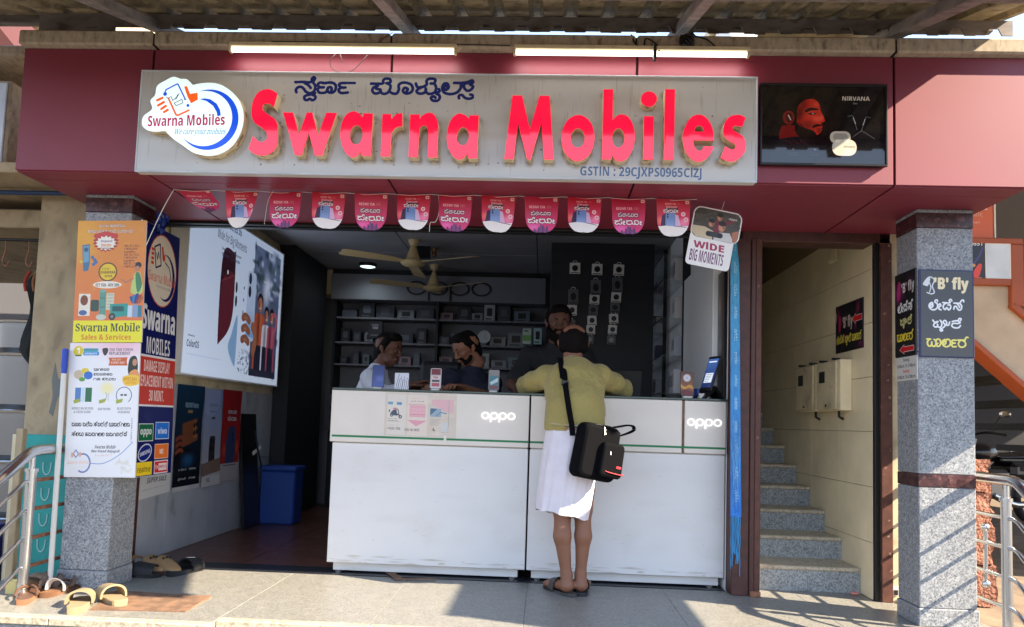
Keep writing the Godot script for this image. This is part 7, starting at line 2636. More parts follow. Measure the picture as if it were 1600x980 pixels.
	for i in 12: cv.blob(r.randf_range(380, 530), r.randf_range(860, 990), r.randf_range(10, 40), r.randf_range(8, 30), Color(0.86, 0.84, 0.76, 0.6))
	for k in 14: cv.rect(494 + (k % 3), 560 + k * 13, 9, 5 + (k * 7) % 6, c8(150, 150, 160))
	return cv.tex()

func art_navy() -> ImageTexture:
	var cv := Cv.new(380, 1310, c8(22, 28, 92), 1)
	# top: cream disc with the logo
	cv.ell(206, 224, 150, 196, c8(206, 86, 56)); cv.ell(206, 224, 144, 190, c8(226, 214, 190))
	var sw := PackedVector2Array()
	var sv := PackedVector2Array()
	for i in 24:
		var f := i / 23.0
		var a := deg_to_rad(-100 + 220.0 * f)
		var t := sin(PI * f) * 13.0
		sw.append(Vector2(236, 254) + Vector2(cos(a) * (92 + t), sin(a) * (124 + t)))
		sv.append(Vector2(236, 254) + Vector2(cos(a) * (92 - t), sin(a) * (124 - t)))
	sv.reverse()
	sw.append_array(sv)
	cv.poly(sw, c8(24, 32, 92))
	cv.line(curve([232, 172, 280, 200, 300, 262], 1.0), 7, c8(24, 32, 92))
	cv.line(PackedVector2Array([Vector2(120, 110), Vector2(174, 84), Vector2(190, 196), Vector2(140, 218), Vector2(120, 110)]), 9, c8(40, 44, 84))
	cv.line(PackedVector2Array([Vector2(140, 140), Vector2(152, 170), Vector2(160, 130), Vector2(170, 160)]), 6, c8(40, 44, 84))
	for k in 4: cv.rect(90, 118 + k * 24, 26, 16, c8(210, 74, 46))
	cv.poly(PackedVector2Array([Vector2(190, 96), Vector2(206, 90), Vector2(216, 130), Vector2(232, 140), Vector2(226, 170), Vector2(204, 166)]), c8(210, 74, 46))
	cv.text("Swarna Mobile", 70, 240, 280, 54, c8(222, 96, 70), "Droid Sans", false)
	cv.text("We care your mobiles", 150, 304, 150, 20, c8(150, 140, 140), "Droid Serif", false, 0.2)
	cv.text("Swarna", 30, 424, 330, 128, c8(240, 238, 236), "Droid Sans", true, 0.0, 0.0, 2.0)
	cv.text("MOBILES", 80, 590, 236, 86, c8(236, 234, 234), "Droid Sans", true)
	cv.rect(0, 684, 380, 12, c8(240, 238, 236))
	cv.rect(0, 696, 380, 246, c8(212, 62, 44))
	cv.text("DAMAGE DISPLAY", 64, 712, 260, 58, c8(246, 224, 214), "Droid Sans", true)
	cv.text("REPLACEMENT WITHIN", 20, 790, 344, 58, c8(246, 224, 214), "Droid Sans", true)
	cv.text("30 MINT.", 122, 866, 150, 58, c8(246, 224, 214), "Droid Sans", true)
	cv.rect(0, 942, 380, 10, c8(236, 234, 236))
	# makers' plates
	cv.rect(38, 1040, 142, 92, c8(226, 230, 226)); cv.rect(42, 1044, 134, 84, c8(20, 104, 62)); cv.text("oppo", 56, 1068, 106, 42, c8(240, 244, 240))
	cv.rect(200, 1032, 142, 92, c8(226, 230, 236)); cv.rect(204, 1036, 134, 84, c8(36, 118, 214)); cv.text("vivo", 224, 1062, 94, 34, c8(240, 244, 250))
	cv.ell(106, 1190, 68, 44, c8(206, 210, 226), -0.3); cv.ell(106, 1190, 60, 37, c8(24, 38, 120), -0.3); cv.text("SAMSUNG", 56, 1180, 100, 20, c8(236, 238, 246), "Droid Sans", true, 0.0, -0.2)
	cv.rect(200, 1148, 142, 80, c8(240, 200, 170)); cv.rect(204, 1152, 134, 72, c8(236, 120, 50)); cv.text("MI", 252, 1176, 38, 26, c8(246, 236, 226))
	cv.rect(32, 1238, 148, 68, c8(240, 206, 40)); cv.text("realme", 44, 1258, 122, 32, c8(50, 46, 40), "Droid Sans", false)
	cv.rect(200, 1236, 142, 70, c8(232, 222, 222)); cv.rect(206, 1242, 130, 58, c8(212, 50, 50)); cv.rect(246, 1252, 84, 38, c8(232, 222, 222)); cv.text("1+", 214, 1258, 26, 26, c8(246, 236, 236)); cv.text("ONEPLUS", 250, 1262, 76, 16, c8(206, 60, 60))
	var r := RandomNumberGenerator.new()
	r.seed = 17
	for i in 30: cv.blob(r.randf() * 380, r.randf() * 1310, r.randf_range(10, 60), r.randf_range(10, 60), Color(0.5, 0.5, 0.55, 0.08))
	return cv.tex()

func art_parlour(kind: int) -> ImageTexture:
	var r := RandomNumberGenerator.new()
	r.seed = 40 + kind
	if kind == 0:
		var cv := Cv.new(486, 826, c8(18, 26, 40), 1)
		cv.blob(100, 700, 240, 240, Color(0.08, 0.14, 0.2, 0.9))
		# profile with flowing hair
		cv.poly(outline([20, 130, 0, 60, 70, 0, 90, 60, 0, 84, 110, 0, 66, 150, 0, 40, 146, 0], 1.0, 5), c8(220, 224, 226))
		cv.line(curve([96, 60, 130, 90, 110, 150, 128, 210, 100, 226, 60, 214], 1.0), 12, c8(214, 220, 224))
		cv.line(curve([80, 110, 96, 160, 84, 206], 1.0), 10, c8(214, 220, 224))
		cv.text("'B' fly", 130, 62, 318, 150, c8(244, 224, 176), "Droid Sans", true, 0.0, 0.0, 4.0)
		cv.kannada(["le", "di", "s"], 70, 268, 340, 120, 15, c8(236, 240, 244))
		cv.kannada(["byu", "ti"], 104, 452, 280, 140, 15, c8(236, 240, 244))
		cv.kannada(["pa", "la", "reph", "r"], 46, 632, 400, 110, 16, c8(240, 224, 96))
		return cv.tex()
	if kind == 1:
		var cv := Cv.new(300, 616, c8(16, 14, 22), 1)
		cv.blob(60, 150, 110, 120, Color(0.6, 0.1, 0.4, 0.8)); cv.blob(220, 90, 80, 100, Color(0.4, 0.08, 0.3, 0.7))
		cv.poly(outline([30, 150, 0, 50, 60, 0, 84, 70, 0, 76, 170, 0, 46, 200, 0], 1.0, 5), c8(176, 40, 110))
		cv.text("'B' fly", 100, 70, 190, 100, c8(226, 220, 214), "Droid Sans", true, 0.0, -0.05)
		cv.kannada(["le", "di", "s"], 40, 210, 230, 84, 11, c8(226, 226, 224))
		cv.kannada(["byu", "ti"], 74, 322, 180, 92, 11, c8(200, 196, 130))
		cv.kannada(["pa", "la", "reph", "r"], 26, 432, 250, 76, 11, c8(230, 206, 60))
		_arrow(cv, 60, 530, 220, 76)
		return cv.tex()
	var cv2 := Cv.new(560, 420, c8(18, 14, 24), 1)
	for b in [[60, 80, 60, 120], [470, 70, 70, 100], [520, 380, 60, 60], [200, 300, 70, 60], [420, 200, 40, 90]]: cv2.blob(b[0], b[1], b[2], b[3], Color(0.55, 0.08, 0.32, 0.85))
	cv2.poly(outline([60, 190, 0, 80, 90, 0, 120, 110, 0, 116, 210, 0, 86, 240, 0], 1.0, 5), c8(170, 34, 84))
	cv2.rect(0, 40, 30, 120, c8(60, 52, 50)); cv2.rect(6, 60, 14, 70, c8(206, 196, 186))
	cv2.text("'B' fly", 150, 110, 210, 130, c8(214, 196, 184), "Droid Sans", true, 0.0, 0.0, 1.5)
	_arrow(cv2, 350, 110, 200, 96)
	cv2.kannada(["le", "di", "s", " ", "byu", "ti", " ", "pa", "la", "reph", "r"], 16, 262, 528, 110, 12, c8(214, 196, 70))
	return cv2.tex()

func _arrow(cv: Cv, x: float, y: float, w: float, h: float) -> void:
	var mk := func(o: float) -> PackedVector2Array:
		return PackedVector2Array([Vector2(x + o * 1.6, y + h / 2), Vector2(x + w * 0.36 - o * 0.2, y + o * 1.4), Vector2(x + w * 0.36 - o * 0.2, y + h * 0.22 + o), Vector2(x + w - o, y + h * 0.22 + o), Vector2(x + w - o, y + h * 0.78 - o), Vector2(x + w * 0.36 - o * 0.2, y + h * 0.78 - o), Vector2(x + w * 0.36 - o * 0.2, y + h - o * 1.4)])
	cv.poly(mk.call(0.0), c8(216, 196, 190))
	cv.poly(mk.call(5.0), c8(206, 20, 30))

func art_hours() -> ImageTexture:
	var cv := Cv.new(256, 144, c8(206, 204, 198), 2)
	cv.text("Timing :", 84, 8, 90, 24, c8(70, 68, 70))
	cv.text("9.00a.m. To 7.00p.m.", 12, 44, 232, 26, c8(60, 58, 60))
	cv.text("Sunday :", 86, 76, 86, 26, c8(206, 60, 60))
	cv.text("9.30a.m. To 2.00p.m.", 12, 112, 232, 26, c8(60, 58, 60))
	return cv.tex()

func neighbour_signs() -> void:
	var t := thing("fan_brand_sign", "orange shop sign with white lettering above the neighbour's stair", "signboard", Vector3(3.0, 2.28, -1.02))
	var g := at(t)
	g.box(Vector3(2.70, 2.282, -1.06), Vector3(3.135, 2.62, -1.035), 0.003)
	obj("board", g, M.orange, t)
	g = at(t)
	g.quad(Vector3(2.705, 2.286, -1.033), Vector3(3.125, 2.286, -1.033), Vector3(3.125, 2.612, -1.033), Vector3(2.705, 2.612, -1.033), Vector3.BACK)
	var cv := Cv.new(420, 326, c8(206, 92, 40), 1)
	cv.text("orient", 160, 70, 226, 52, c8(226, 206, 196))
	cv.text("electric", 204, 136, 148, 34, c8(214, 170, 146), "Droid Sans", false)
	cv.text("switch to smart", 170, 204, 160, 16, c8(224, 190, 170), "Droid Sans", false)
	obj("print", g, print_mat(cv.tex(), 0.4), t)
	g = at(t)
	g.box(Vector3(3.1355, 2.282, -1.062), Vector3(3.146, 2.625, -1.03), 0.002)
	obj("side_trim", g, M.paper, t)
	t = thing("product_poster", "black appliance poster with phone number hung on the stair parapet", "poster", Vector3(2.9, 1.95, -0.99))
	g = at(t)
	g.box(Vector3(2.70, 1.955, -0.995), Vector3(3.038, 2.268, -0.985), 0.002)
	obj("board", g, M.plastic_black, t)
	g = at(t)
	g.quad(Vector3(2.702, 1.957, -0.984), Vector3(3.036, 1.957, -0.984), Vector3(3.036, 2.266, -0.984), Vector3(2.702, 2.266, -0.984), Vector3.BACK)
	cv = Cv.new(340, 316, c8(22, 22, 34), 1)
	cv.text("0551", 246, 20, 80, 26, c8(226, 222, 218))
	cv.line(curve([250, 200, 300, 130, 330, 60], 1.0), 12, c8(60, 50, 120))
	cv.poly(outline([262, 240, 0, 300, 180, 0, 322, 190, 0, 300, 270, 0, 270, 280, 0], 1.0, 5), c8(206, 56, 36))
	cv.ell(260, 190, 18, 12, c8(196, 140, 60)); cv.ell(306, 290, 22, 16, c8(170, 110, 80))
	obj("print", g, print_mat(cv.tex(), 0.35), t)
	t = thing("white_board", "blank white board with thin frame on the stair parapet", "board", Vector3(3.14, 1.99, -0.99))
	g = at(t)
	g.box(Vector3(3.045, 1.992, -0.998), Vector3(3.2145, 2.238, -0.988), 0.002)
	obj("sheet", g, M.sheet_white, t)
	g = at(t)
	for e in [[3.043, 1.990, 3.216, 1.996], [3.043, 2.2345, 3.216, 2.2405], [3.043, 1.9965, 3.049, 2.234], [3.210, 1.9965, 3.216, 2.234]]:
		g.box(Vector3(e[0], e[1], -0.9975), Vector3(e[2], e[3], -0.984), 0.001)
	obj("frame", g, M.paper, t)

# =====================================================================
# railings
# =====================================================================
func build_railings() -> void:
	# right: level part beside the pillar, then down the street steps
	var t := thing("handrail", "shiny steel handrail at the right of the platform beside the granite pillar", "handrail", Vector3(2.1, 0, 0.75), "steel handrails")
	var x := 2.10
	var g := at(t)
	g.tube([Vector3(x, 0.70, 0.14), Vector3(x, 0.70, 0.80), Vector3(x, 0.69, 0.84), Vector3(x, 0.665, 0.88), Vector3(x, 0.05, 1.85)], 0.025, 16)
	obj("top_rail", g, M.steel, t)
	for y in [0.53, 0.398, 0.265, 0.132]:
		g = at(t)
		g.tube([Vector3(x, y, 0.14), Vector3(x, y, 0.80), Vector3(x, y - 0.012, 0.835), Vector3(x, y - 0.035, 0.87), Vector3(x, y - 0.655, 1.85)], 0.0095, 10)
		obj("rail", g, M.steel, t)
	for z in [0.75, 1.83]:
		var yb := 0.0 if z < 1.0 else -0.6
		var yt := 0.66 if z < 1.0 else 0.05
		g = at(t)
		g.tube([Vector3(x, yb, z), Vector3(x, yt - 0.05, z)], 0.022, 16)
		obj("post", g, M.steel, t)
		g = at(t)
		g.tube([Vector3(x, yt - 0.055, z), Vector3(x, yt - 0.04, z)], 0.027, 16)
		g.tube([Vector3(x, yt - 0.045, z), Vector3(x, yt + 0.04, z)], 0.014, 12)
		obj("post_cap", g, M.steel, t)
	g = at(t)
	g.tube([Vector3(x, 0.205, 0.588), Vector3(x, 0.468, 0.592)], 0.01, 10)
	obj("spacer", g, M.steel, t)
	for y in [0.205, 0.468]:
		g = at(t)
		g.ball(Vector3(x, y, 0.59), Vector3(0.02, 0.02, 0.02), 12, 8)
		obj("knob", g, M.steel, t)
	# left, rusty in places
	t = thing("handrail", "steel handrail with rust spots at the left of the platform", "handrail", Vector3(-2.42, 0, 0.77), "steel handrails")
	x = -2.42
	g = at(t)
	g.tube([Vector3(x, 0.682, 0.40), Vector3(x, 0.682, 0.74), Vector3(x, 0.672, 0.79), Vector3(x, 0.645, 0.84), Vector3(x, -0.05, 1.95)], 0.026, 16)
	obj("top_rail", g, M.steel, t)
	for y in [0.54, 0.404, 0.268, 0.135]:
		g = at(t)
		g.tube([Vector3(x, y, 0.41), Vector3(x, y, 0.765)], 0.0095, 10)
		obj("rail", g, M.rust, t)
		g = at(t)
		g.tube([Vector3(x, y, 0.766), Vector3(x, y - 0.004, 0.82), Vector3(x, y - 0.03, 0.86), Vector3(x, y - 0.7, 1.95)], 0.0095, 10)
		obj("stair_rail", g, M.steel, t)
	g = at(t)
	g.tube([Vector3(x, 0.0, 0.775), Vector3(x, 0.585, 0.775)], 0.024, 16)
	obj("post", g, M.steel, t)
	g = at(t)
	g.tube([Vector3(x - 0.024, 0.12, 0.76), Vector3(x - 0.024, 0.55, 0.76)], 0.006, 8)
	obj("rust_run", g, M.rust, t)
	g = at(t)
	g.tube([Vector3(x, 0.58, 0.775), Vector3(x, 0.598, 0.775)], 0.029, 16)
	g.tube([Vector3(x, 0.59, 0.775), Vector3(x, 0.672, 0.775)], 0.014, 12)
	obj("post_cap", g, M.steel, t)
	g = at(t)
	g.tube([Vector3(x, -0.6, 1.93), Vector3(x, -0.04, 1.93)], 0.024, 16)
	obj("post", g, M.steel, t)
	t = thing("guide_post", "cream square post left of the left handrail with a yellow foot", "post", Vector3(-2.56, -0.1, 0.7))
	g = at(t)
	g.box(Vector3(-2.60, -0.03, 0.62), Vector3(-2.565, 0.78, 0.655), 0.003)
	obj("shaft", g, M.cream_old, t)
	g = at(t)
	g.box(Vector3(-2.53, -0.02, 0.69), Vector3(-2.475, 0.06, 0.74), 0.003)
	obj("foot_block", g, plain(c8(216, 196, 130), 0.8), t)

# =====================================================================
# footwear and mat
# =====================================================================
func sole(g: Geo, len: float, w: float, h0: float, h1: float, mirror := 1.0, y0 := 0.0) -> void:
	# outline of a foot, toes towards +z, from y0; h0 thickness at toe, h1 at heel
	var o := outline([0.0, 0.5, 0, 0.24, 0.47, 0, 0.44, 0.34, 0, 0.50, 0.14, 0, 0.40, -0.08, 0, 0.34, -0.3, 0, 0.22, -0.47, 0, 0.0, -0.5, 0, -0.24, -0.46, 0, -0.36, -0.3, 0, -0.36, -0.05, 0, -0.46, 0.16, 0, -0.42, 0.36, 0, -0.24, 0.48, 0], 1.0, 4)
	var n := o.size()
	var top: Array[Vector3] = []
	var bot: Array[Vector3] = []
	for p in o:
		var z := p.y * len
		var k := 0.5 - p.y
		top.append(Vector3(p.x * w * mirror, y0 + lerpf(h0, h1, k) - 0.004 * (1.0 - 4.0 * (p.y) * (p.y)) , z))
		bot.append(Vector3(p.x * w * mirror * 0.96, y0, z * 0.98))
	var ct := Vector3(0, y0 + (h0 + h1) / 2 - 0.007, 0)
	for i in n:
		var j := (i + 1) % n
		g.tri(ct, top[i], top[j], Vector3.UP, Vector3.UP, Vector3.UP)
		var o1 := Vector3(top[i].x, 0, top[i].z).normalized()
		var o2 := Vector3(top[j].x, 0, top[j].z).normalized()
		g.tri(top[i], bot[i], bot[j], o1, o1, o2)
		g.tri(top[i], bot[j], top[j], o1, o2, o2)
		g.tri(Vector3(0, y0, 0), bot[i], bot[j], Vector3.DOWN, Vector3.DOWN, Vector3.DOWN)

func band(g: Geo, z0: float, z1: float, w: float, base: float, high: float, th := 0.008, lean := 0.0) -> void:
	# a broad strap arching over the sole from side to side
	for lay in 2:
		var t := th * lay
		g.sheet(14, 4, func(u, v):
			var a: float = PI * u
			var z: float = lerpf(z0, z1, v) + lean * sin(a)
			var k: float = 1.0 - 0.14 * v
			return Vector3(-cos(a) * (w / 2 * k + t), base + pow(sin(a), 0.7) * (high * (1.0 - 0.25 * v) + t), z))
	for e in [0.0, 1.0]:
		var z: float = lerpf(z0, z1, e)
		g.sheet(14, 1, func(u, v):
			var a: float = PI * u
			var k: float = 1.0 - 0.14 * e
			var t: float = th * v
			return Vector3(-cos(a) * (w / 2 * k + t), base + pow(sin(a), 0.7) * (high * (1.0 - 0.25 * e) + t), z + lean * sin(a)))

func build_footwear() -> void:
	# tan slides, nearest the edge: toes point into the shop
	for i in 2:
		var t := thing("slide_sandal", ["tan moulded slide sandal at the platform edge, left one of the pair", "tan moulded slide sandal lying on the brown cardboard mat, right one of the pair"][i], "sandal", [Vector3(-2.045, 0.0, 0.93), Vector3(-1.965, 0.0, 0.80)][i], "pair of tan slide sandals")
		t.rotation.y = [deg_to_rad(203), deg_to_rad(228)][i]
		var g := Geo.new()
		sole(g, 0.25, 0.098, 0.026, 0.034, 1.0 if i else -1.0)
		obj("sole", g, M.tan_foam, t)
		g = Geo.new()
		band(g, -0.004, 0.1, 0.098, 0.020, 0.052, 0.009)
		obj("strap", g, M.tan_foam, t)
	# brown thong sandals
	for i in 2:
		var t := thing("thong_sandal", ["brown thong sandal at the left end of the platform edge", "brown sandal with a white buckled strap before the granite pillar"][i], "sandal", [Vector3(-2.365, 0.0, 0.82), Vector3(-2.30, 0.0, 0.67)][i], "brown sandals at the left")
		t.rotation.y = [deg_to_rad(208), deg_to_rad(176)][i]
		var g := Geo.new()
		sole(g, 0.255, 0.092, 0.02, 0.026, 1.0 if i else -1.0)
		obj("sole", g, M.leather, t)
		g = Geo.new()
		sole(g, 0.235, 0.08, 0.003, 0.003, 1.0 if i else -1.0, 0.0225)
		obj("insole", g, M.leather if i else M.leather_dark, t)
		for s in [-1.0, 1.0]:
			g = Geo.new()
			g.tube(curve3([Vector3(0.002, 0.024, 0.075), Vector3(0.012 * s, 0.05, 0.05), Vector3(0.036 * s, 0.045, 0.01), Vector3(0.044 * s, 0.022, -0.03)], 5), 0.006, 7)
			obj("thong", g, M.leather_dark, t)
		if i == 1:
			g = Geo.new()
			band(g, -0.05, -0.025, 0.09, 0.02, 0.055, 0.004)
			obj("white_strap", g, M.paper, t)
	# a heap of strappy sandals behind
	for i in 2:
		var t := thing("strappy_sandal", ["worn beige strappy sandal behind the rail post", "worn grey strappy sandal tipped against the pillar foot"][i], "sandal", [Vector3(-2.43, 0.0, 0.62), Vector3(-2.36, 0.012, 0.63)][i], "worn strappy sandals")
		t.rotation = Vector3(0.0 if i == 0 else 0.22, deg_to_rad(60 + 60 * i), 0.0 if i == 0 else 0.16)
		var g := Geo.new()
		sole(g, 0.24, 0.086, 0.02, 0.03)
		obj("sole", g, M.leather_dark, t)
		for z in [-0.07, -0.01, 0.05]:
			g = Geo.new()
			band(g, z, z + 0.022, 0.09, 0.018, 0.05, 0.004, 0.012)
			obj("strap", g, plain(c8(150, 126, 104), 0.8) if i == 0 else plain(c8(112, 96, 88), 0.8), t)
	# clogs and black slides by the wall
	for i in 2:
		var t := thing("clog", ["tan clog with dark lacing behind, against the marble wall", "tan clog with dark lacing, in front beside the black slides"][i], "clog", [Vector3(-2.135, 0.0, 0.165), Vector3(-2.065, 0.0, 0.155)][i], "pair of tan clogs")
		t.rotation.y = [deg_to_rad(70), deg_to_rad(62)][i]
		var g := Geo.new()
		sole(g, 0.27, 0.1, 0.025, 0.04)
		obj("sole", g, M.leather_dark, t)
		g = Geo.new()
		g.sheet(16, 8, func(u, v):
			var a: float = PI * u
			var z: float = lerpf(-0.02, 0.132, v)
			var k: float = sqrt(maxf(0.0, 1.0 - pow(v, 3.0)))
			return Vector3(-cos(a) * 0.05 * k, 0.024 + pow(sin(a), 0.6) * lerpf(0.07, 0.02, v) * k, z))
		obj("upper", g, plain(c8(150, 120, 84), 0.7), t)
		for q in 3:
			g = Geo.new()
			g.ball(Vector3(-0.02 + 0.02 * q, 0.088 - 0.004 * absf(q - 1.0), 0.02), Vector3(0.006, 0.006, 0.008), 8, 6)
			obj("lace_hole", g, M.black, t)
		g = Geo.new()
		band(g, -0.1, -0.085, 0.1, 0.03, 0.05, 0.004, -0.02)
		obj("heel_strap", g, plain(c8(150, 120, 84), 0.7), t)
	for i in 2:
		var t := thing("black_slide", ["black slide sandal close behind the pillar foot", "black slide sandal with white emblem beside the threshold"][i], "sandal", [Vector3(-2.15, 0.0, 0.27), Vector3(-1.955, 0.0, 0.13)][i], "pair of black slides")
		t.rotation.y = [deg_to_rad(96), deg_to_rad(165)][i]
		var g := Geo.new()
		sole(g, 0.26, 0.098, 0.022, 0.03)
		obj("sole", g, M.rubber, t)
		g = Geo.new()
		band(g, 0.0, 0.095, 0.1, 0.018, 0.056, 0.006)
		obj("strap", g, M.rubber, t)
		if i == 1:
			for q in 2:
				g = Geo.new()
				g.bar(Vector3(-0.012 + 0.02 * q, 0.0815 - 0.002 * q, 0.02), Vector3(-0.002 + 0.02 * q, 0.074 - 0.002 * q, 0.06), 0.012, 0.003, 0.001)
				obj("emblem", g, M.paper, t)
	# flattened brown cardboard used as a mat
	var t2 := thing("cardboard_mat", "flattened brown cardboard mat on the platform behind the tan slides", "cardboard mat", Vector3(-1.8, 0.0, 0.78))
	var g2 := at(t2)
	g2.prism(PackedVector2Array([Vector2(-2.06, -0.60), Vector2(-1.70, -0.625), Vector2(-1.665, -0.92), Vector2(-1.98, -0.955)]), 0.0, 0.004)
	g2.xf = Transform3D(Basis(Vector3.RIGHT, -PI / 2), Vector3.ZERO)
	g2 = Geo.new()
	g2.xf = Transform3D(Basis(), -t2.position) * Transform3D(Basis(Vector3.RIGHT, -PI / 2), Vector3.ZERO)
	g2.prism(PackedVector2Array([Vector2(-2.06, -0.60), Vector2(-1.70, -0.625), Vector2(-1.69, -0.93), Vector2(-1.98, -0.955)]), 0.0005, 0.004)
	obj("main_sheet", g2, M.cardboard, t2)
	for k in 3:
		g2 = Geo.new()
		g2.xf = Transform3D(Basis(), -t2.position) * Transform3D(Basis(Vector3.RIGHT, -PI / 2), Vector3.ZERO)
		var a := -1.698 + 0.042 * k
		g2.prism(PackedVector2Array([Vector2(a, -0.626 - 0.002 * k), Vector2(a + 0.04, -0.628 - 0.002 * k), Vector2(a + 0.05, -0.93 + 0.004 * k), Vector2(a + 0.01, -0.932 + 0.004 * k)]), 0.0005, 0.003 + 0.002 * k)
		obj("torn_flap", g2, M.cardboard, t2)

func build_motorbike() -> void:
	var t := thing("motorbike", "dark parked motorbike half hidden behind the right hand railing", "motorbike", Vector3(5.05, -0.08, -4.3))
	t.rotation.y = deg_to_rad(-64)
	var bl := plain(c8(20, 20, 22), 0.3)
	# z forward = front wheel; rear towards us
	for z in [-0.62, 0.66]:
		var g := Geo.new()
		var pts: Array = []
		for k in 25: pts.append(Vector3(0, 0.3 + 0.25 * sin(TAU * k / 24.0), z + 0.25 * cos(TAU * k / 24.0)))
		g.tube(pts, 0.05, 10, false)
		var w := obj("wheel", g, M.rubber, t)
		g = Geo.new()
		for k in 10:
			var a := TAU * k / 10.0
			g.tube([Vector3(0, 0.3, z), Vector3(0, 0.3 + 0.2 * sin(a), z + 0.2 * cos(a))], 0.008, 5)
		g.tube([Vector3(-0.05, 0.3, z), Vector3(0.05, 0.3, z)], 0.04, 12)
		obj("rim", g, M.steel_dull, w)
	var g := Geo.new()
	g.sheet(14, 14, func(u, v):
		var a: float = u * TAU
		var p: float = PI * v - PI / 2
		return Vector3(0.13 * cos(p) * cos(a), 0.80 + 0.11 * sin(p), 0.24 + 0.25 * cos(p) * sin(a)))
	obj("tank", g, plain(c8(30, 30, 34), 0.2), t)
	g = Geo.new()
	g.sheet(12, 14, func(u, v):
		var a: float = PI * u
		var z: float = lerpf(-0.72, 0.08, v)
		return Vector3(-0.13 * cos(a), 0.76 + 0.05 * sin(a) + 0.05 * (1.0 - v) * (1.0 - v) - 0.01, z))
	g.box(Vector3(-0.125, 0.70, -0.7), Vector3(0.125, 0.755, 0.06), 0.02)
	obj("seat", g, bl, t)
	g = Geo.new()
	g.box(Vector3(-0.13, 0.3, -0.1), Vector3(0.13, 0.62, 0.28), 0.04)
	obj("engine", g, M.steel_dull, t)
	g = Geo.new()
	g.box(Vector3(-0.15, 0.52, -0.66), Vector3(0.15, 0.70, -0.12), 0.05)
	obj("side_panel", g, bl, t)
	g = Geo.new()
	g.tube(curve3([Vector3(-0.14, 0.78, -0.4), Vector3(-0.15, 0.84, -0.66), Vector3(-0.08, 0.85, -0.8), Vector3(0.08, 0.85, -0.8), Vector3(0.15, 0.84, -0.66), Vector3(0.14, 0.78, -0.4)], 5), 0.012, 8)
	obj("grab_rail", g, M.steel, t)
	g = Geo.new()
	g.box(Vector3(-0.09, 0.62, -0.80), Vector3(0.09, 0.70, -0.72), 0.015)
	obj("tail_lamp", g, plain(c8(190, 24, 20), 0.2), t)
	g = Geo.new()
	g.box(Vector3(-0.11, 0.46, -0.90), Vector3(0.11, 0.58, -0.885), 0.004)
	obj("number_plate", g, M.paper, t)
	g = Geo.new()
	g.sheet(4, 10, func(u, v):
		var a: float = lerpf(0.5, 2.6, v)
		return Vector3(-0.08 + 0.16 * u, 0.3 + 0.34 * sin(a), -0.62 + 0.34 * cos(a)))
	obj("rear_mudguard", g, bl, t)
	for s in [-1.0, 1.0]:
		g = Geo.new()
		g.tube([Vector3(0.07 * s, 0.95, 0.42), Vector3(0.07 * s, 0.3, 0.66)], 0.022, 10)
		obj("fork", g, M.steel_dull, t)
		g = Geo.new()
		g.tube(curve3([Vector3(0, 0.97, 0.42), Vector3(0.16 * s, 1.02, 0.4), Vector3(0.34 * s, 1.0, 0.3)], 5), 0.013, 8)
		obj("handlebar", g, bl, t)
		g = Geo.new()
		g.tube(curve3([Vector3(0.24 * s, 1.01, 0.37), Vector3(0.27 * s, 1.12, 0.38), Vector3(0.33 * s, 1.2, 0.36)], 4), 0.006, 6)
		var ms := obj("mirror_stem", g, bl, t)
		g = Geo.new()
		g.ball(Vector3(0.36 * s, 1.22, 0.36), Vector3(0.065, 0.045, 0.02), 14, 8)
		obj("mirror", g, M.steel, ms)
		g = Geo.new()
		g.tube([Vector3(0.17 * s, 0.5, -0.6), Vector3(0.17 * s, 0.78, -0.5)], 0.025, 10)
		obj("shock_absorber", g, M.steel_dull, t)
	g = Geo.new()
	g.ball(Vector3(0, 0.86, 0.56), Vector3(0.1, 0.1, 0.08), 14, 9)
	obj("headlamp", g, M.steel, t)
	g = Geo.new()
	g.tube(curve3([Vector3(0.12, 0.34, 0.2), Vector3(0.17, 0.24, -0.1), Vector3(0.18, 0.28, -0.5), Vector3(0.18, 0.33, -0.85)], 5), 0.035, 10)
	obj("exhaust", g, M.steel, t)

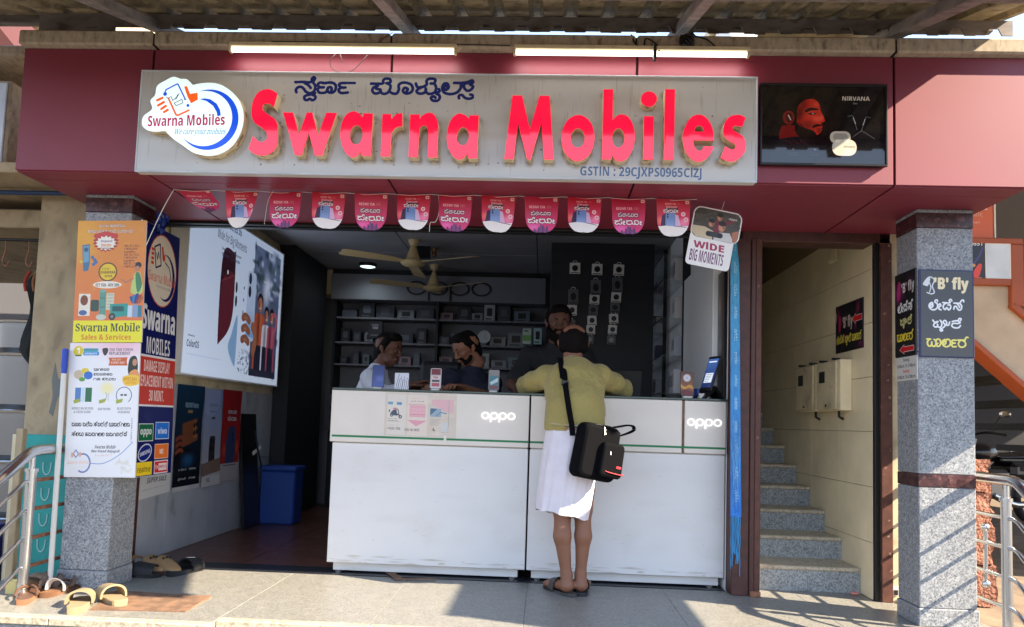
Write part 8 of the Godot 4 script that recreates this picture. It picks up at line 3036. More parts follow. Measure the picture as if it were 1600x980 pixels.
# =====================================================================
# people
# =====================================================================
# bones: [a, b, radius a, radius b, (stretch Vector3)]; one smooth skin round all of them
func skin_mesh(bones: Array, cell: float, k: float, wrinkle: FastNoiseLite = null, wr := 0.0) -> Geo:
	var lo := Vector3.ONE * 1e9
	var hi := -lo
	for b in bones:
		var s: Vector3 = b[4] if b.size() > 4 else Vector3.ONE
		var r: float = maxf(b[2], b[3])
		for e in [b[0], b[1]]:
			lo = lo.min(e - s * r)
			hi = hi.max(e + s * r)
	var pad := Vector3.ONE * (cell * 3.0 + k * 0.3)
	lo -= pad
	hi += pad
	var nx := ceili((hi.x - lo.x) / cell) + 1
	var ny := ceili((hi.y - lo.y) / cell) + 1
	var nz := ceili((hi.z - lo.z) / cell) + 1
	var F := PackedFloat32Array()
	F.resize(nx * ny * nz)
	F.fill(1.0)
	for b in bones:
		var s: Vector3 = b[4] if b.size() > 4 else Vector3.ONE
		var a: Vector3 = b[0] / s
		var c: Vector3 = b[1] / s
		var ra: float = b[2]
		var rb: float = b[3]
		var ms := minf(s.x, minf(s.y, s.z))
		var d := c - a
		var dd := maxf(d.length_squared(), 1e-9)
		var reach := Vector3.ONE * (k + cell * 3.0) + s * maxf(ra, rb)
		var l: Vector3 = ((b[0] as Vector3).min(b[1]) - reach - lo) / cell
		var h: Vector3 = ((b[0] as Vector3).max(b[1]) + reach - lo) / cell
		for iz in range(maxi(0, int(l.z)), mini(nz, int(h.z) + 2)):
			for iy in range(maxi(0, int(l.y)), mini(ny, int(h.y) + 2)):
				var row := (iz * ny + iy) * nx
				for ix in range(maxi(0, int(l.x)), mini(nx, int(h.x) + 2)):
					var p := (lo + Vector3(ix, iy, iz) * cell) / s
					var t := clampf((p - a).dot(d) / dd, 0.0, 1.0)
					var dist := ((p - a - d * t).length() - lerpf(ra, rb, t)) * ms
					var o := F[row + ix]
					var hh := maxf(k - absf(o - dist), 0.0) / k
					F[row + ix] = minf(o, dist) - hh * hh * k * 0.25
	if wrinkle != null:
		for iz in nz:
			for iy in ny:
				var row := (iz * ny + iy) * nx
				for ix in nx:
					if absf(F[row + ix]) < 0.06:
						var p := lo + Vector3(ix, iy, iz) * cell
						F[row + ix] += wrinkle.get_noise_3d(p.x, p.y, p.z) * wr
	# surface nets
	var g := Geo.new()
	var id := PackedInt32Array()
	id.resize(nx * ny * nz)
	id.fill(-1)
	var V := PackedVector3Array()
	var N := PackedVector3Array()
	var sxy := nx * ny
	for iz in nz - 1:
		for iy in ny - 1:
			for ix in nx - 1:
				var q := iz * sxy + iy * nx + ix
				var f0 := F[q]
				var f1 := F[q + 1]
				var f2 := F[q + nx]
				var f3 := F[q + nx + 1]
				var f4 := F[q + sxy]
				var f5 := F[q + sxy + 1]
				var f6 := F[q + sxy + nx]
				var f7 := F[q + sxy + nx + 1]
				var neg := int(f0 < 0) + int(f1 < 0) + int(f2 < 0) + int(f3 < 0) + int(f4 < 0) + int(f5 < 0) + int(f6 < 0) + int(f7 < 0)
				if neg == 0 or neg == 8: continue
				var sum := Vector3.ZERO
				var m := 0
				var fs := [f0, f1, f2, f3, f4, f5, f6, f7]
				for e in EDGES:
					var u: float = fs[e[0]]
					var w: float = fs[e[1]]
					if (u < 0) != (w < 0):
						var t := u / (u - w)
						var pa := Vector3(e[0] & 1, (e[0] >> 1) & 1, e[0] >> 2)
						var pb := Vector3(e[1] & 1, (e[1] >> 1) & 1, e[1] >> 2)
						sum += pa.lerp(pb, t)
						m += 1
				var loc := sum / m
				id[q] = V.size()
				V.append(lo + (Vector3(ix, iy, iz) + loc) * cell)
				var gx := lerpf(lerpf(f1 - f0, f3 - f2, loc.y), lerpf(f5 - f4, f7 - f6, loc.y), loc.z)
				var gy := lerpf(lerpf(f2 - f0, f3 - f1, loc.x), lerpf(f6 - f4, f7 - f5, loc.x), loc.z)
				var gz := lerpf(lerpf(f4 - f0, f5 - f1, loc.x), lerpf(f6 - f2, f7 - f3, loc.x), loc.y)
				N.append(Vector3(gx, gy, gz).normalized())
	for iz in range(1, nz - 1):
		for iy in range(1, ny - 1):
			for ix in range(1, nx - 1):
				var q := iz * sxy + iy * nx + ix
				var f := F[q] < 0
				for ax in 3:
					var st: int = [1, nx, sxy][ax]
					if (F[q + st] < 0) == f: continue
					var s1: int = [nx, sxy, 1][ax]
					var s2: int = [sxy, 1, nx][ax]
					var a := id[q]
					var b := id[q - s1]
					var c := id[q - s1 - s2]
					var d := id[q - s2]
					if a < 0 or b < 0 or c < 0 or d < 0: continue
					for tr in [[a, b, c], [a, c, d]]:
						g.tri(V[tr[0]], V[tr[1]], V[tr[2]], N[tr[0]], N[tr[1]], N[tr[2]])
	return g

const EDGES := [[0, 1], [2, 3], [4, 5], [6, 7], [0, 2], [1, 3], [4, 6], [5, 7], [0, 4], [1, 5], [2, 6], [3, 7]]

func join(into: Geo, other: Geo) -> void:
	into.v.append_array(other.v)
	into.n.append_array(other.n)
	into.uv.append_array(other.uv)
	into.c.append_array(other.c)

# the head in its own axes: x to its left, y up, z the way it looks; about 0.23 tall
func head_bones(X: Transform3D, s := 1.0) -> Array:
	var L := [
		[Vector3(0, 0.035, -0.032), Vector3(0, 0.035, 0.022), 0.076, 0.072],
		[Vector3(0, 0.05, -0.01), Vector3(0, 0.06, 0.02), 0.068, 0.06],
		[Vector3(0, -0.005, 0.028), Vector3(0, -0.06, 0.036), 0.06, 0.044],
		[Vector3(-0.028, -0.068, 0.03), Vector3(0.028, -0.068, 0.03), 0.028, 0.028],
		[Vector3(0, -0.086, 0.052), Vector3(0, -0.082, 0.06), 0.024, 0.02],
		[Vector3(-0.036, -0.012, 0.06), Vector3(-0.026, -0.03, 0.062), 0.022, 0.018],
		[Vector3(0.036, -0.012, 0.06), Vector3(0.026, -0.03, 0.062), 0.022, 0.018],
		[Vector3(-0.034, 0.026, 0.076), Vector3(0.034, 0.026, 0.076), 0.013, 0.013],
		[Vector3(0, 0.016, 0.088), Vector3(0, -0.022, 0.104), 0.008, 0.011],
		[Vector3(-0.012, -0.027, 0.094), Vector3(0.012, -0.027, 0.094), 0.008, 0.008],
		[Vector3(-0.016, -0.049, 0.087), Vector3(0.016, -0.049, 0.087), 0.007, 0.007],
		[Vector3(-0.013, -0.059, 0.086), Vector3(0.013, -0.059, 0.086), 0.008, 0.008],
		[Vector3(-0.078, 0.014, -0.008), Vector3(-0.076, -0.022, 0.0), 0.013, 0.009],
		[Vector3(0.078, 0.014, -0.008), Vector3(0.076, -0.022, 0.0), 0.013, 0.009],
		[Vector3(-0.083, 0.018, -0.014), Vector3(-0.082, -0.004, -0.015), 0.008, 0.007],
		[Vector3(0.083, 0.018, -0.014), Vector3(0.082, -0.004, -0.015), 0.008, 0.007],
		[Vector3(0, -0.03, -0.02), Vector3(0, -0.125, -0.035), 0.056, 0.054],
	]
	var o: Array = []
	for b in L: o.append([X * (b[0] * s), X * (b[1] * s), b[2] * s, b[3] * s])
	return o

func face_parts(t: Node3D, X: Transform3D, s := 1.0) -> void:
	for q in [-1.0, 1.0]:
		var g := Geo.new()
		g.ball(X * (Vector3(0.031 * q, 0.008, 0.076) * s), Vector3.ONE * 0.0118 * s, 12, 8)
		var e := obj("eye", g, plain(c8(130, 120, 112), 0.5), t)
		g = Geo.new()
		g.ball(X * (Vector3(0.031 * q, 0.006, 0.0845) * s), Vector3.ONE * 0.0052 * s, 10, 6)
		obj("iris", g, M.hair, e)
		g = Geo.new()
		g.tube(curve3([X * (Vector3(0.014 * q, 0.029, 0.09) * s), X * (Vector3(0.032 * q, 0.036, 0.087) * s), X * (Vector3(0.05 * q, 0.027, 0.07) * s)], 4), 0.0045 * s, 6)
		obj("eyebrow", g, M.hair, t)
		g = Geo.new()
		g.tube(curve3([X * (Vector3(0.018 * q, 0.008, 0.086) * s), X * (Vector3(0.031 * q, 0.016, 0.0872) * s), X * (Vector3(0.045 * q, 0.008, 0.079) * s)], 4), 0.0032 * s, 6)
		obj("eyelid", g, M.skin_dark, t)
	var m := Geo.new()
	m.tube(curve3([X * (Vector3(-0.022, -0.055, 0.086) * s), X * (Vector3(0, -0.054, 0.0955) * s), X * (Vector3(0.022, -0.055, 0.086) * s)], 4), 0.0022 * s, 6)
	obj("mouth", m, plain(c8(92, 48, 42), 0.5), t)

# five fingers from a wrist; d along the hand, n out of the back of the hand, side towards the thumb
func hand_bones(wrist: Vector3, d: Vector3, n: Vector3, side: Vector3, curl := 0.5) -> Array:
	var o: Array = []
	var palm := wrist + d * 0.045
	for k in 4:
		var off := side * (0.028 - 0.0185 * k)
		o.append([wrist + d * 0.012 + off * 0.5, wrist + d * 0.085 + off, 0.014, 0.0105])
		var p := wrist + d * 0.088 + off
		var ang := 0.25 * curl
		var lens: Array = [[0.037, 0.024, 0.02], [0.041, 0.027, 0.021], [0.038, 0.025, 0.02], [0.03, 0.019, 0.018]][k]
		for j in 3:
			var q: Vector3 = p + (d * cos(ang) - n * sin(ang)) * lens[j] + off * 0.06
			o.append([p, q, 0.0088 - 0.0009 * j, 0.0082 - 0.0009 * j])
			p = q
			ang += curl * (0.75 + 0.15 * j)
	o.append([wrist, palm, 0.024, 0.02, Vector3.ONE])
	var tp := wrist + d * 0.022 + side * 0.024
	var t1 := tp + (d * 0.7 + side * 0.62 - n * 0.25).normalized() * 0.036
	var t2 := t1 + (d * 0.88 + side * 0.2 - n * 0.4).normalized() * 0.03
	var t3 := t2 + (d * 0.9 - side * 0.08 - n * 0.45).normalized() * 0.024
	o.append([wrist + d * 0.012 + side * 0.012, tp, 0.016, 0.0135])
	o.append([tp, t1, 0.0125, 0.0105])
	o.append([t1, t2, 0.0105, 0.0095])
	o.append([t2, t3, 0.0095, 0.008])
	return o

func build_people() -> void:
	customer()
	bearded_man()
	phone_man()
	white_shirt_man()

func customer() -> void:
	var base := Vector3(0.18, 0.0, 0.22)
	var t := thing("person", "person in olive shirt and white lungi leaning on the counter, back turned", "person", base)
	var O := Transform3D(Basis(), -base)
	var mv := func(L: Array) -> Array:
		var o: Array = []
		for b in L:
			var c: Array = b.duplicate()
			c[0] = O * (b[0] as Vector3)
			c[1] = O * (b[1] as Vector3)
			o.append(c)
		return o
	# where the head is: looking into the shop, bent forward
	var hz := Vector3(0, -0.22, -1).normalized()
	var hx := Vector3(-1, 0.02, 0.0).normalized()
	hx = (hx - hz * hx.dot(hz)).normalized()
	var hb := Basis(hx, hz.cross(hx), hz)
	var H := Transform3D(hb, Vector3(0.163, 1.345, -0.06))
	var lw := Vector3(0.055, 1.088, -0.33)
	var rw := Vector3(0.30, 1.088, -0.34)
	var le := Vector3(-0.105, 1.105, -0.13)
	var re := Vector3(0.465, 1.105, -0.14)
	var body := [
		[Vector3(0.165, 0.86, 0.23), Vector3(0.165, 0.93, 0.215), 0.13, 0.13, Vector3(1, 1, 0.72)],
		[Vector3(0.165, 0.93, 0.215), Vector3(0.165, 1.10, 0.11), 0.13, 0.14, Vector3(1, 1, 0.75)],
		[Vector3(0.165, 1.10, 0.11), Vector3(0.165, 1.17, 0.06), 0.13, 0.10, Vector3(1, 1, 0.75)],
		[Vector3(0.03, 1.165, 0.04), Vector3(0.30, 1.17, 0.04), 0.055, 0.055],
		[Vector3(0.165, 1.17, 0.04), Vector3(0.164, 1.26, -0.02), 0.06, 0.054],
		[Vector3(0.02, 1.16, 0.035), le, 0.05, 0.041], [le, lw, 0.041, 0.027],
		[Vector3(0.31, 1.165, 0.035), re, 0.05, 0.041], [re, rw, 0.041, 0.027],
		[Vector3(0.105, 0.82, 0.22), Vector3(0.118, 0.44, 0.225), 0.09, 0.053],
		[Vector3(0.225, 0.82, 0.22), Vector3(0.226, 0.44, 0.205), 0.09, 0.053],
		[Vector3(0.118, 0.44, 0.225), Vector3(0.119, 0.30, 0.262), 0.046, 0.0445],
		[Vector3(0.119, 0.30, 0.262), Vector3(0.146, 0.10, 0.262), 0.0445, 0.027],
		[Vector3(0.226, 0.44, 0.205), Vector3(0.231, 0.30, 0.235), 0.046, 0.043],
		[Vector3(0.231, 0.30, 0.235), Vector3(0.222, 0.10, 0.232), 0.043, 0.027],
		# heels and feet; the left foot turned out
		[Vector3(0.148, 0.10, 0.262), Vector3(0.150, 0.046, 0.276), 0.028, 0.029],
		[Vector3(0.150, 0.046, 0.27), Vector3(0.082, 0.034, 0.16), 0.034, 0.034, Vector3(1, 0.8, 1)],
		[Vector3(0.222, 0.10, 0.232), Vector3(0.225, 0.046, 0.246), 0.028, 0.029],
		[Vector3(0.225, 0.046, 0.24), Vector3(0.232, 0.034, 0.11), 0.034, 0.034, Vector3(1, 0.8, 1)],
	]
	for k in 5:
		var w := (k - 2.0) * 0.0155
		var dl := Vector3(-0.53, 0, -0.85)
		var sl := Vector3(-0.85, 0, 0.53)
		var p := Vector3(0.086, 0.032, 0.165) + sl * w
		body.append([p, p + dl * (0.05 - 0.004 * absf(k - 3.0)) - Vector3(0, 0.006, 0), 0.011, 0.0095 if k != 0 else 0.012])
		p = Vector3(0.232, 0.032, 0.115) + Vector3(1, 0, 0) * w
		body.append([p, p + Vector3(0.02, -0.006, -0.05 + 0.004 * absf(k - 1.5)), 0.011, 0.0095])
	var sk := skin_mesh(mv.call(body), 0.0085, 0.022)
	# the head bald on the crown, on a finer grid; both hands too
	join(sk, skin_mesh(mv.call(head_bones(H)), 0.0042, 0.012))
	join(sk, skin_mesh(mv.call(hand_bones(lw, Vector3(0.5, 0, -0.86).normalized(), Vector3.UP, Vector3(0.86, 0, 0.5).normalized(), 0.7)), 0.0032, 0.006))
	join(sk, skin_mesh(mv.call(hand_bones(rw, Vector3(-0.5, 0, -0.86).normalized(), Vector3.UP, Vector3(-0.86, 0, 0.5).normalized(), 0.6)), 0.0032, 0.006))
	obj("body", sk, M.skin, t)
	var HO := O * H
	face_parts(t, HO)
	# hair: a dark ring round the back and sides, thin above
	var hairb: Array = [
		[H * Vector3(0, 0.022, -0.054), H * Vector3(0, -0.035, -0.05), 0.066, 0.05],
	]
	for q in [-1.0, 1.0]:
		hairb.append([H * Vector3(0.042 * q, 0.036, -0.037), H * Vector3(0.05 * q, -0.025, -0.04), 0.044, 0.036])
		hairb.append([H * Vector3(0.06 * q, 0.05, 0.01), H * Vector3(0.066 * q, 0.012, 0.006), 0.026, 0.018])
	var hn := noise(52, 90.0, 2)
	obj("hair", skin_mesh(mv.call(hairb), 0.005, 0.016, hn, 0.003), M.hair, t)
	# shirt: loose, with folds, gathered at the waist
	var sn := noise(63, 5.0, 3)
	sn.domain_warp_enabled = true
	sn.domain_warp_amplitude = 0.05
	sn.domain_warp_frequency = 6.0
	var shirt := [
		[Vector3(0.168, 0.888, 0.228), Vector3(0.168, 0.95, 0.215), 0.158, 0.155, Vector3(1, 1, 0.72)],
		[Vector3(0.168, 0.95, 0.215), Vector3(0.165, 1.09, 0.115), 0.152, 0.158, Vector3(1, 1, 0.74)],
		[Vector3(0.165, 1.09, 0.115), Vector3(0.165, 1.15, 0.075), 0.155, 0.118, Vector3(1, 1, 0.74)],
		[Vector3(0.02, 1.155, 0.045), Vector3(0.31, 1.16, 0.045), 0.064, 0.064],
		[Vector3(0.165, 1.175, 0.05), Vector3(0.164, 1.215, 0.02), 0.082, 0.064],
		[Vector3(0.015, 1.15, 0.04), Vector3(-0.06, 1.125, -0.05), 0.063, 0.06], [Vector3(-0.06, 1.125, -0.05), le, 0.06, 0.051],
		[le, Vector3(-0.01, 1.10, -0.25), 0.055, 0.045], [Vector3(-0.01, 1.10, -0.25), lw + Vector3(-0.02, 0.006, 0.03), 0.045, 0.037],
		[Vector3(0.315, 1.155, 0.04), Vector3(0.40, 1.13, -0.05), 0.063, 0.06], [Vector3(0.40, 1.13, -0.05), re, 0.06, 0.051],
		[re, Vector3(0.37, 1.10, -0.26), 0.055, 0.045], [Vector3(0.37, 1.10, -0.26), rw + Vector3(0.02, 0.006, 0.03), 0.045, 0.037],
	]
	var sg := skin_mesh(mv.call(shirt), 0.0085, 0.03, sn, 0.011)
	# stitched hem: drop the round foot of the shape below the waist line
	var cut := Geo.new()
	for i in range(0, sg.v.size(), 3):
		var lowest := minf(sg.v[i].y, minf(sg.v[i + 1].y, sg.v[i + 2].y))
		if lowest < 0.852 and sg.v[i].z > -0.2: continue
		for j in 3:
			cut.v.append(sg.v[i + j]); cut.n.append(sg.n[i + j]); cut.uv.append(sg.uv[i + j])
	var shm := obj("shirt", cut, M.shirt, t)
	# collar
	var cg := Geo.new()
	cg.sheet(28, 5, func(u, v):
		var a: float = TAU * u + PI / 2
		var r: float = lerpf(0.066, 0.060, v) + 0.004 * sin(v * PI)
		return O * Vector3(0.164 + r * cos(a), 1.213 + 0.045 * v + 0.012 * sin(a) * (1.0 - v), 0.012 - 0.02 * v + r * sin(a) * 0.95), true)
	obj("collar", cg, M.shirt, shm)
	# seam of the yoke across the back
	var yg := Geo.new()
	yg.tube(curve3([O * Vector3(0.02, 1.135, 0.135), O * Vector3(0.09, 1.128, 0.172), O * Vector3(0.165, 1.126, 0.182), O * Vector3(0.24, 1.128, 0.172), O * Vector3(0.31, 1.135, 0.135)], 5), 0.0022, 5)
	obj("yoke_seam", yg, M.shirt, shm)
	# lungi: a wrapped white cloth, open at the hem
	var fold := noise(71, 1.4, 3)
	var lg := Geo.new()
	lg.sheet(84, 34, func(u, v):
		var a: float = TAU * u
		var y: float = lerpf(0.404 + 0.03 * cos(a + 0.5) * -1.0 + 0.004 * sin(a * 7.0), 0.893, v)
		var k: float = 1.0 - v
		var cx: float = lerpf(0.166, 0.116, pow(k, 1.2))
		var cz := lerpf(0.228, 0.222, k)
		var rx: float = lerpf(0.146, 0.140, k) + 0.008 * sin(k * PI)
		var rz: float = lerpf(0.112, 0.112, k) + 0.018 * sin(k * PI) * maxf(0.0, sin(a))
		var f: float = fold.get_noise_2d(cos(a) * 1.6 + a * 0.35, y * 0.55 + 3.0 * a) * 0.009 * (0.25 + k)
		f += 0.007 * smoothstep(0.05, 0.0, absf(fmod(a + 0.4 * y, TAU) - 1.1)) * k
		return O * Vector3(cx + (rx + f) * cos(a), y, cz + (rz + f) * sin(a)), true)
	var lm := obj("lungi", lg, M.lungi, t)
	for q in 3:
		var wg := Geo.new()
		wg.sheet(60, 2, func(u, v):
			var a: float = TAU * u
			var y: float = [0.858, 0.869, 0.88][q] + 0.007 * v - 0.012 * cos(a) * 0.6
			var r: float = 0.1485 + 0.004 * sin(v * PI)
			return O * Vector3(0.166 + r * cos(a), y, 0.228 + (r - 0.034) * sin(a)), true)
		obj("waist_stripe", wg, [plain(c8(176, 96, 60), 0.8), plain(c8(70, 64, 66), 0.8), plain(c8(186, 180, 170), 0.8)][q], lm)
	# sandals are things of their own
	for i in 2:
		var s := thing("thong_sandal", ["grey sandal on the customer's left foot, turned out", "grey sandal on the customer's right foot"][i], "sandal", [Vector3(0.116, 0.0, 0.215), Vector3(0.228, 0.0, 0.172)][i], "customer's sandals")
		s.rotation.y = [deg_to_rad(180 + 32), deg_to_rad(180)][i]
		var g := Geo.new()
		sole(g, 0.272, 0.098, 0.012, 0.02, -1.0 if i == 0 else 1.0)
		obj("sole", g, plain(c8(70, 66, 64), 0.7) if i == 0 else M.rubber, s)
		g = Geo.new()
		band(g, 0.0, 0.06, 0.088, 0.014, 0.062, 0.004)
		obj("strap", g, plain(c8(76, 72, 70), 0.7), s)
	# shoulder bag with its strap
	var b := thing("shoulder_bag", "black zipped shoulder bag with red trim hanging at the customer's right hip", "bag", Vector3(0.26, 0.6, 0.38))
	b.rotation = Vector3(0.0, deg_to_rad(30), deg_to_rad(-10))
	var pouch := func(c: Vector3, h: Vector3, r: float, bulge: float) -> Geo:
		# a soft flat box: rounded outline, faces that bulge a little
		var rim := round_rect(-h.x, -h.y, h.x * 2.0, h.y * 2.0, r, 6)
		var n := rim.size()
		var g := Geo.new()
		g.sheet(n, 14, func(u, v):
			var p: Vector2 = rim[roundi(u * n) % n]
			var w: float = v * 2.0 - 1.0
			var e := maxf(0.0, absf(w) - 0.4) / 0.6
			var s := 1.0 - bulge * (1.0 - sqrt(1.0 - e * e))
			var sag := 1.0 + 0.06 * (1.0 - (p.y + h.y) / (2.0 * h.y))
			return c + Vector3(p.x * s * sag, p.y * s, w * h.z * sag), true)
		for q in [-1.0, 1.0]:
			for i in n:
				var cap: Array[Vector3] = []
				for p in [rim[i], rim[(i + 1) % n]]:
					var sag: float = 1.0 + 0.06 * (1.0 - (p.y + h.y) / (2.0 * h.y))
					cap.append(c + Vector3(p.x * (1.0 - bulge) * sag, p.y * (1.0 - bulge), q * h.z * sag))
				g.tri(c + Vector3(0, 0, q * h.z * 1.1), cap[0], cap[1], Vector3(0, 0, q), Vector3(0, 0, q), Vector3(0, 0, q))
		return g
	obj("main_bag", pouch.call(Vector3(-0.01, 0.15, 0.0), Vector3(0.112, 0.142, 0.052), 0.035, 0.16), M.bag, b)
	var fp := obj("front_pocket", pouch.call(Vector3(0.045, 0.12, 0.064), Vector3(0.066, 0.088, 0.026), 0.02, 0.16), M.bag, b)
	var g2 := Geo.new()
	g2.tube(curve3([Vector3(0.006, 0.062, 0.092), Vector3(0.03, 0.058, 0.097), Vector3(0.10, 0.056, 0.097), Vector3(0.124, 0.06, 0.088)], 5), 0.0028, 6)
	obj("red_piping", g2, plain(c8(196, 40, 50), 0.5), fp)
	g2 = Geo.new()
	g2.prism(round_rect(0.07, 0.085, 0.03, 0.012, 0.004), 0.0905, 0.0925)
	obj("red_badge", g2, plain(c8(196, 30, 44), 0.5), fp)
	g2 = Geo.new()
	g2.bar(Vector3(0.02, 0.178, 0.086), Vector3(0.023, 0.145, 0.093), 0.006, 0.004, 0.001)
	obj("zip_pull", g2, M.steel, fp)
	g2 = Geo.new()
	g2.tube(curve3([Vector3(-0.09, 0.262, 0.03), Vector3(-0.06, 0.285, 0.04), Vector3(0.04, 0.29, 0.045), Vector3(0.10, 0.27, 0.035)], 5), 0.003, 6)
	obj("zip", g2, M.plastic_black, b)
	g2 = Geo.new()
	g2.bar(Vector3(-0.012, 0.282, 0.05), Vector3(-0.010, 0.242, 0.062), 0.007, 0.004, 0.001)
	obj("zip_pull", g2, M.steel, b)
	g2 = Geo.new()
	g2.xf = Transform3D()
	var hp := curve3([Vector3(0.05, 0.288, 0.0), Vector3(0.10, 0.305, 0.005), Vector3(0.16, 0.325, 0.008), Vector3(0.195, 0.325, 0.01), Vector3(0.198, 0.305, 0.01), Vector3(0.16, 0.28, 0.008), Vector3(0.125, 0.262, 0.0)], 6)
	for i in hp.size() - 1: g2.bar(hp[i], hp[i + 1], 0.026, 0.009, 0.002)
	obj("handle", g2, M.bag, b)
	# strap: over the left shoulder, down the back
	var inv := b.transform.affine_inverse()
	var sp3 := curve3([Vector3(0.12, 1.14, -0.07), Vector3(0.095, 1.215, -0.03), Vector3(0.088, 1.246, 0.03), Vector3(0.092, 1.238, 0.115), Vector3(0.10, 1.175, 0.215), Vector3(0.112, 1.10, 0.29), Vector3(0.126, 1.01, 0.342), Vector3(0.14, 0.93, 0.372), Vector3(0.15, 0.88, 0.384), Vector3(0.155, 0.83, 0.385)], 6)
	var sgm := Geo.new()
	for lay in 2:
		sgm.sheet(2, sp3.size() - 1, func(u, v):
			var p: Vector3 = sp3[mini(roundi(v * (sp3.size() - 1)), sp3.size() - 1)]
			return inv * (p + Vector3((u - 0.5) * 0.03, 0, (u - 0.5) * -0.004) + Vector3(0, 0.002, 0.003) * lay))
	obj("strap", sgm, M.bag, b)
	sgm = Geo.new()
	var pad := curve3([Vector3(0.089, 1.252, 0.06), Vector3(0.093, 1.24, 0.125), Vector3(0.10, 1.178, 0.22), Vector3(0.106, 1.13, 0.272)], 6)
	for i in pad.size() - 1:
		sgm.bar(inv * pad[i], inv * pad[i + 1], 0.044, 0.014, 0.004)
	obj("shoulder_pad", sgm, M.bag, b)
	sgm = Geo.new()
	sgm.box(inv * Vector3(0.09, 1.105, 0.288) - Vector3(0.0, 0.012, 0.0), inv * Vector3(0.09, 1.105, 0.288) + Vector3(0.042, 0.02, 0.012), 0.003)
	obj("buckle", sgm, M.plastic_black, b)

# a clothed upper body with legs behind the counter
func shop_person(label: String, base: Vector3, head_at: Vector3, look: Vector3, shoulders: Array, elbows: Array, wrists: Array, hips: Vector3, skin: Material, cloth: Material, beard: int, hair_low: float, long_sleeves := false) -> Node3D:
	var t := thing("person", label, "person", base)
	var O := Transform3D(Basis(), -base)
	var mv := func(L: Array) -> Array:
		var o: Array = []
		for b in L:
			var c: Array = b.duplicate()
			c[0] = O * (b[0] as Vector3)
			c[1] = O * (b[1] as Vector3)
			o.append(c)
		return o
	var hz := look.normalized()
	var hx := Vector3.UP.cross(hz).normalized()
	var H := Transform3D(Basis(hx, hz.cross(hx), hz), head_at)
	var mid: Vector3 = (shoulders[0] + shoulders[1]) / 2.0
	var neck := H * Vector3(0, -0.1, -0.03)
	var chest := mid + Vector3(0, -0.1, 0)
	var across: Vector3 = (shoulders[1] - shoulders[0]).normalized()
	var flat := Vector3(1, 1, 0.75) if absf(across.x) > 0.7 else Vector3(0.8, 1, 1)
	var legs: Array = []
	for s in 2:
		var hp: Vector3 = hips + across * (0.09 if s else -0.09)
		legs.append([hp, Vector3(hp.x, 0.48, hp.z), 0.085, 0.058])
		legs.append([Vector3(hp.x, 0.48, hp.z), Vector3(hp.x, 0.09, hp.z - 0.02), 0.057, 0.04])
		legs.append([Vector3(hp.x, 0.04, hp.z - 0.03), Vector3(hp.x, 0.035, hp.z + 0.13), 0.036, 0.03])
	var body: Array = [
		[hips, hips.lerp(chest, 0.5), 0.13, 0.125, flat], [hips.lerp(chest, 0.5), chest, 0.125, 0.135, flat], [chest, mid, 0.13, 0.09, flat],
		[shoulders[0], shoulders[1], 0.055, 0.055], [mid, neck, 0.06, 0.054],
	]
	for s in 2:
		body.append([shoulders[s], elbows[s], 0.05, 0.04])
		body.append([elbows[s], wrists[s], 0.04, 0.027])
	body.append_array(legs)
	var sk := skin_mesh(mv.call(body), 0.011, 0.025)
	join(sk, skin_mesh(mv.call(head_bones(H)), 0.0042, 0.011))
	for s in 2:
		var d: Vector3 = (wrists[s] - elbows[s]).normalized()
		var side: Vector3 = Vector3.UP.cross(d).normalized() * (-1.0 if s else 1.0)
		join(sk, skin_mesh(mv.call(hand_bones(wrists[s], d, side.cross(d).normalized() * (1.0 if s else -1.0), side, 0.6)), 0.0034, 0.006))
	obj("body", sk, skin, t)
	var HO := O * H
	face_parts(t, HO)
	# hair cap
	var hb: Array = [
		[H * Vector3(0, 0.062, -0.035), H * Vector3(0, 0.076, 0.022), 0.066, 0.055],
		[H * Vector3(0, 0.03, -0.05), H * Vector3(0, hair_low, -0.05), 0.066, 0.054],
		[H * Vector3(-0.03, 0.09, 0.045), H * Vector3(0.03, 0.092, 0.042), 0.034, 0.034],
		[H * Vector3(-0.056, 0.055, 0.01), H * Vector3(-0.06, -0.005, -0.026), 0.034, 0.026],
		[H * Vector3(0.056, 0.055, 0.01), H * Vector3(0.06, -0.005, -0.026), 0.034, 0.026],
	]
	obj("hair", skin_mesh(mv.call(hb), 0.0055, 0.018, noise(57, 80.0, 2), 0.004), M.hair, t)
	if beard > 0:
		var full := beard > 1
		var bb: Array = []
		for k in 9:
			var a := lerpf(-1.0, 1.0, k / 8.0)
			var p := Vector3(0.062 * sin(a * 1.4), -0.035 - 0.042 * cos(a * 1.2), 0.012 + 0.05 * cos(a * 1.3))
			var r := 0.022 if full else 0.013
			bb.append([H * p, H * (p + Vector3(0, -0.028 if full else -0.01, 0.006)), r, r * 0.8])
		bb.append([H * Vector3(-0.024, -0.041, 0.083), H * Vector3(0.024, -0.041, 0.083), 0.009, 0.009])
		for q in [-1.0, 1.0]: bb.append([H * Vector3(0.028 * q, -0.042, 0.08), H * Vector3(0.03 * q, -0.075, 0.068), 0.010, 0.012])
		if full: bb.append([H * Vector3(0, -0.086, 0.06), H * Vector3(0, -0.125, 0.055), 0.036, 0.026])
		obj("beard", skin_mesh(mv.call(bb), 0.0045, 0.012, noise(58, 90.0, 2), 0.004), M.hair, t)
	# shirt
	var sh: Array = [
		[hips + Vector3(0, -0.04, 0), hips.lerp(chest, 0.5), 0.155, 0.15, flat], [hips.lerp(chest, 0.5), chest, 0.15, 0.16, flat], [chest, mid, 0.155, 0.11, flat],
		[shoulders[0], shoulders[1], 0.07, 0.07], [mid, mid.lerp(neck, 0.55), 0.078, 0.064],
	]
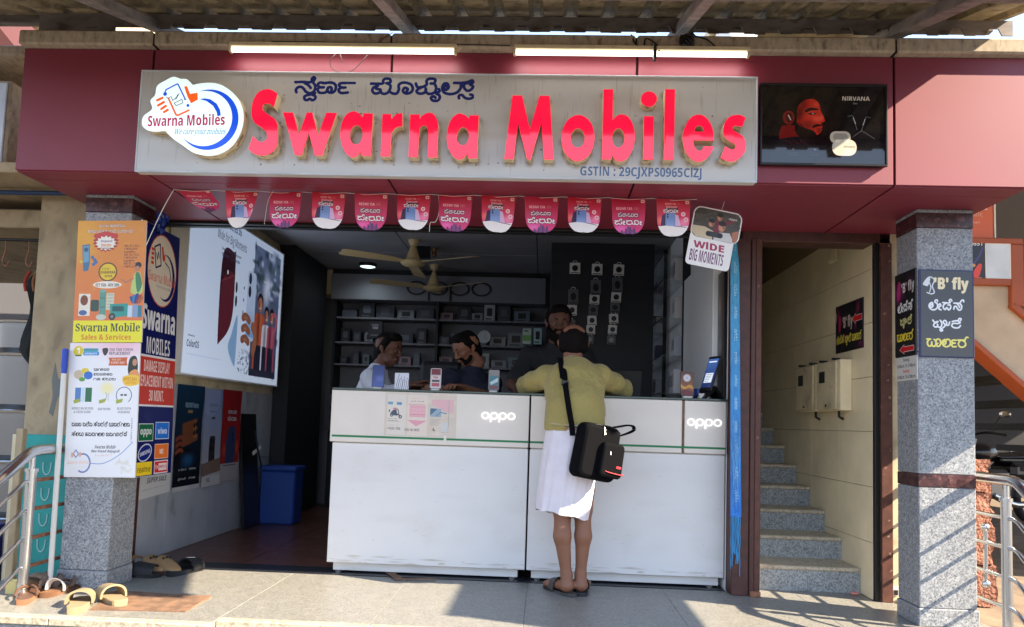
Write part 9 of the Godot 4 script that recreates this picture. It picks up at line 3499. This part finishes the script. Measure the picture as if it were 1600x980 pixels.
	for s in 2:
		var stop: Vector3 = elbows[s] if long_sleeves else (shoulders[s] as Vector3).lerp(elbows[s], 0.8)
		sh.append([shoulders[s], stop, 0.068, 0.06])
		if long_sleeves: sh.append([elbows[s], (elbows[s] as Vector3).lerp(wrists[s], 0.85), 0.056, 0.04])
	obj("shirt", skin_mesh(mv.call(sh), 0.0105, 0.03, noise(64, 8.0, 3), 0.01), cloth, t)
	var tr: Array = [[hips + Vector3(0, -0.05, 0), hips + Vector3(0, 0.02, 0), 0.135, 0.135, flat]]
	for l in legs:
		if l[1].y > 0.06: tr.append([l[0], l[1], l[2] + 0.016, l[3] + 0.018])
	obj("trousers", skin_mesh(mv.call(tr), 0.014, 0.03), M.dark, t)
	return t

func bearded_man() -> void:
	shop_person("bearded person in a black shirt standing behind the counter facing the customer", Vector3(0.09, 0, -0.82), Vector3(0.085, 1.565, -0.74), Vector3(0.12, -0.22, 1.0),
		[Vector3(-0.10, 1.34, -0.83), Vector3(0.28, 1.34, -0.83)], [Vector3(-0.21, 1.14, -0.72), Vector3(0.36, 1.15, -0.70)], [Vector3(-0.17, 1.105, -0.50), Vector3(0.26, 1.105, -0.50)], Vector3(0.09, 0.92, -0.86), M.skin_dark, M.cloth_black, 2, -0.05)

func phone_man() -> void:
	shop_person("person in a dark blue shirt looking down at the middle of the counter", Vector3(-0.52, 0, -1.05), Vector3(-0.555, 1.395, -0.98), Vector3(-0.75, -0.5, 0.55),
		[Vector3(-0.66, 1.18, -0.93), Vector3(-0.38, 1.17, -1.16)], [Vector3(-0.80, 1.09, -0.82), Vector3(-0.35, 1.05, -0.86)], [Vector3(-0.72, 1.10, -0.62), Vector3(-0.52, 1.10, -0.60)], Vector3(-0.48, 0.80, -1.12), M.skin, M.cloth_navy, 1, -0.055)
	var s := thing("swivel_chair", "dark padded office chair back behind the person in dark blue", "chair", Vector3(-0.80, 0, -1.45))
	var g := Geo.new()
	g.box(Vector3(-0.16, 0.95, -0.04), Vector3(0.16, 1.34, 0.03), 0.03)
	obj("backrest", g, M.dark, s)
	g = Geo.new()
	g.box(Vector3(-0.2, 0.46, -0.02), Vector3(0.2, 0.54, 0.38), 0.03)
	obj("seat", g, M.dark, s)
	g = Geo.new()
	g.bar(Vector3(0, 0.5, -0.01), Vector3(0, 1.0, -0.03), 0.06, 0.02)
	g.tube([Vector3(0, 0.06, 0.18), Vector3(0, 0.47, 0.18)], 0.025, 10)
	obj("column", g, M.plastic_black, s)
	for k in 5:
		g = Geo.new()
		var a := TAU * k / 5.0
		g.bar(Vector3(0, 0.07, 0.18), Vector3(0.26 * cos(a), 0.03, 0.18 + 0.26 * sin(a)), 0.04, 0.025, 0.004)
		obj("foot", g, M.plastic_black, s)

func white_shirt_man() -> void:
	shop_person("person in a white shirt seated in profile at the counter's left end", Vector3(-1.2, 0, -1.05), Vector3(-1.12, 1.375, -1.0), Vector3(0.95, -0.18, 0.3),
		[Vector3(-1.22, 1.16, -1.16), Vector3(-1.20, 1.16, -0.86)], [Vector3(-1.12, 1.02, -1.2), Vector3(-1.10, 1.04, -0.74)], [Vector3(-0.95, 1.10, -1.02), Vector3(-0.93, 1.11, -0.78)], Vector3(-1.27, 0.74, -1.02), M.skin_dark, M.cloth_white, 0, -0.055, true)
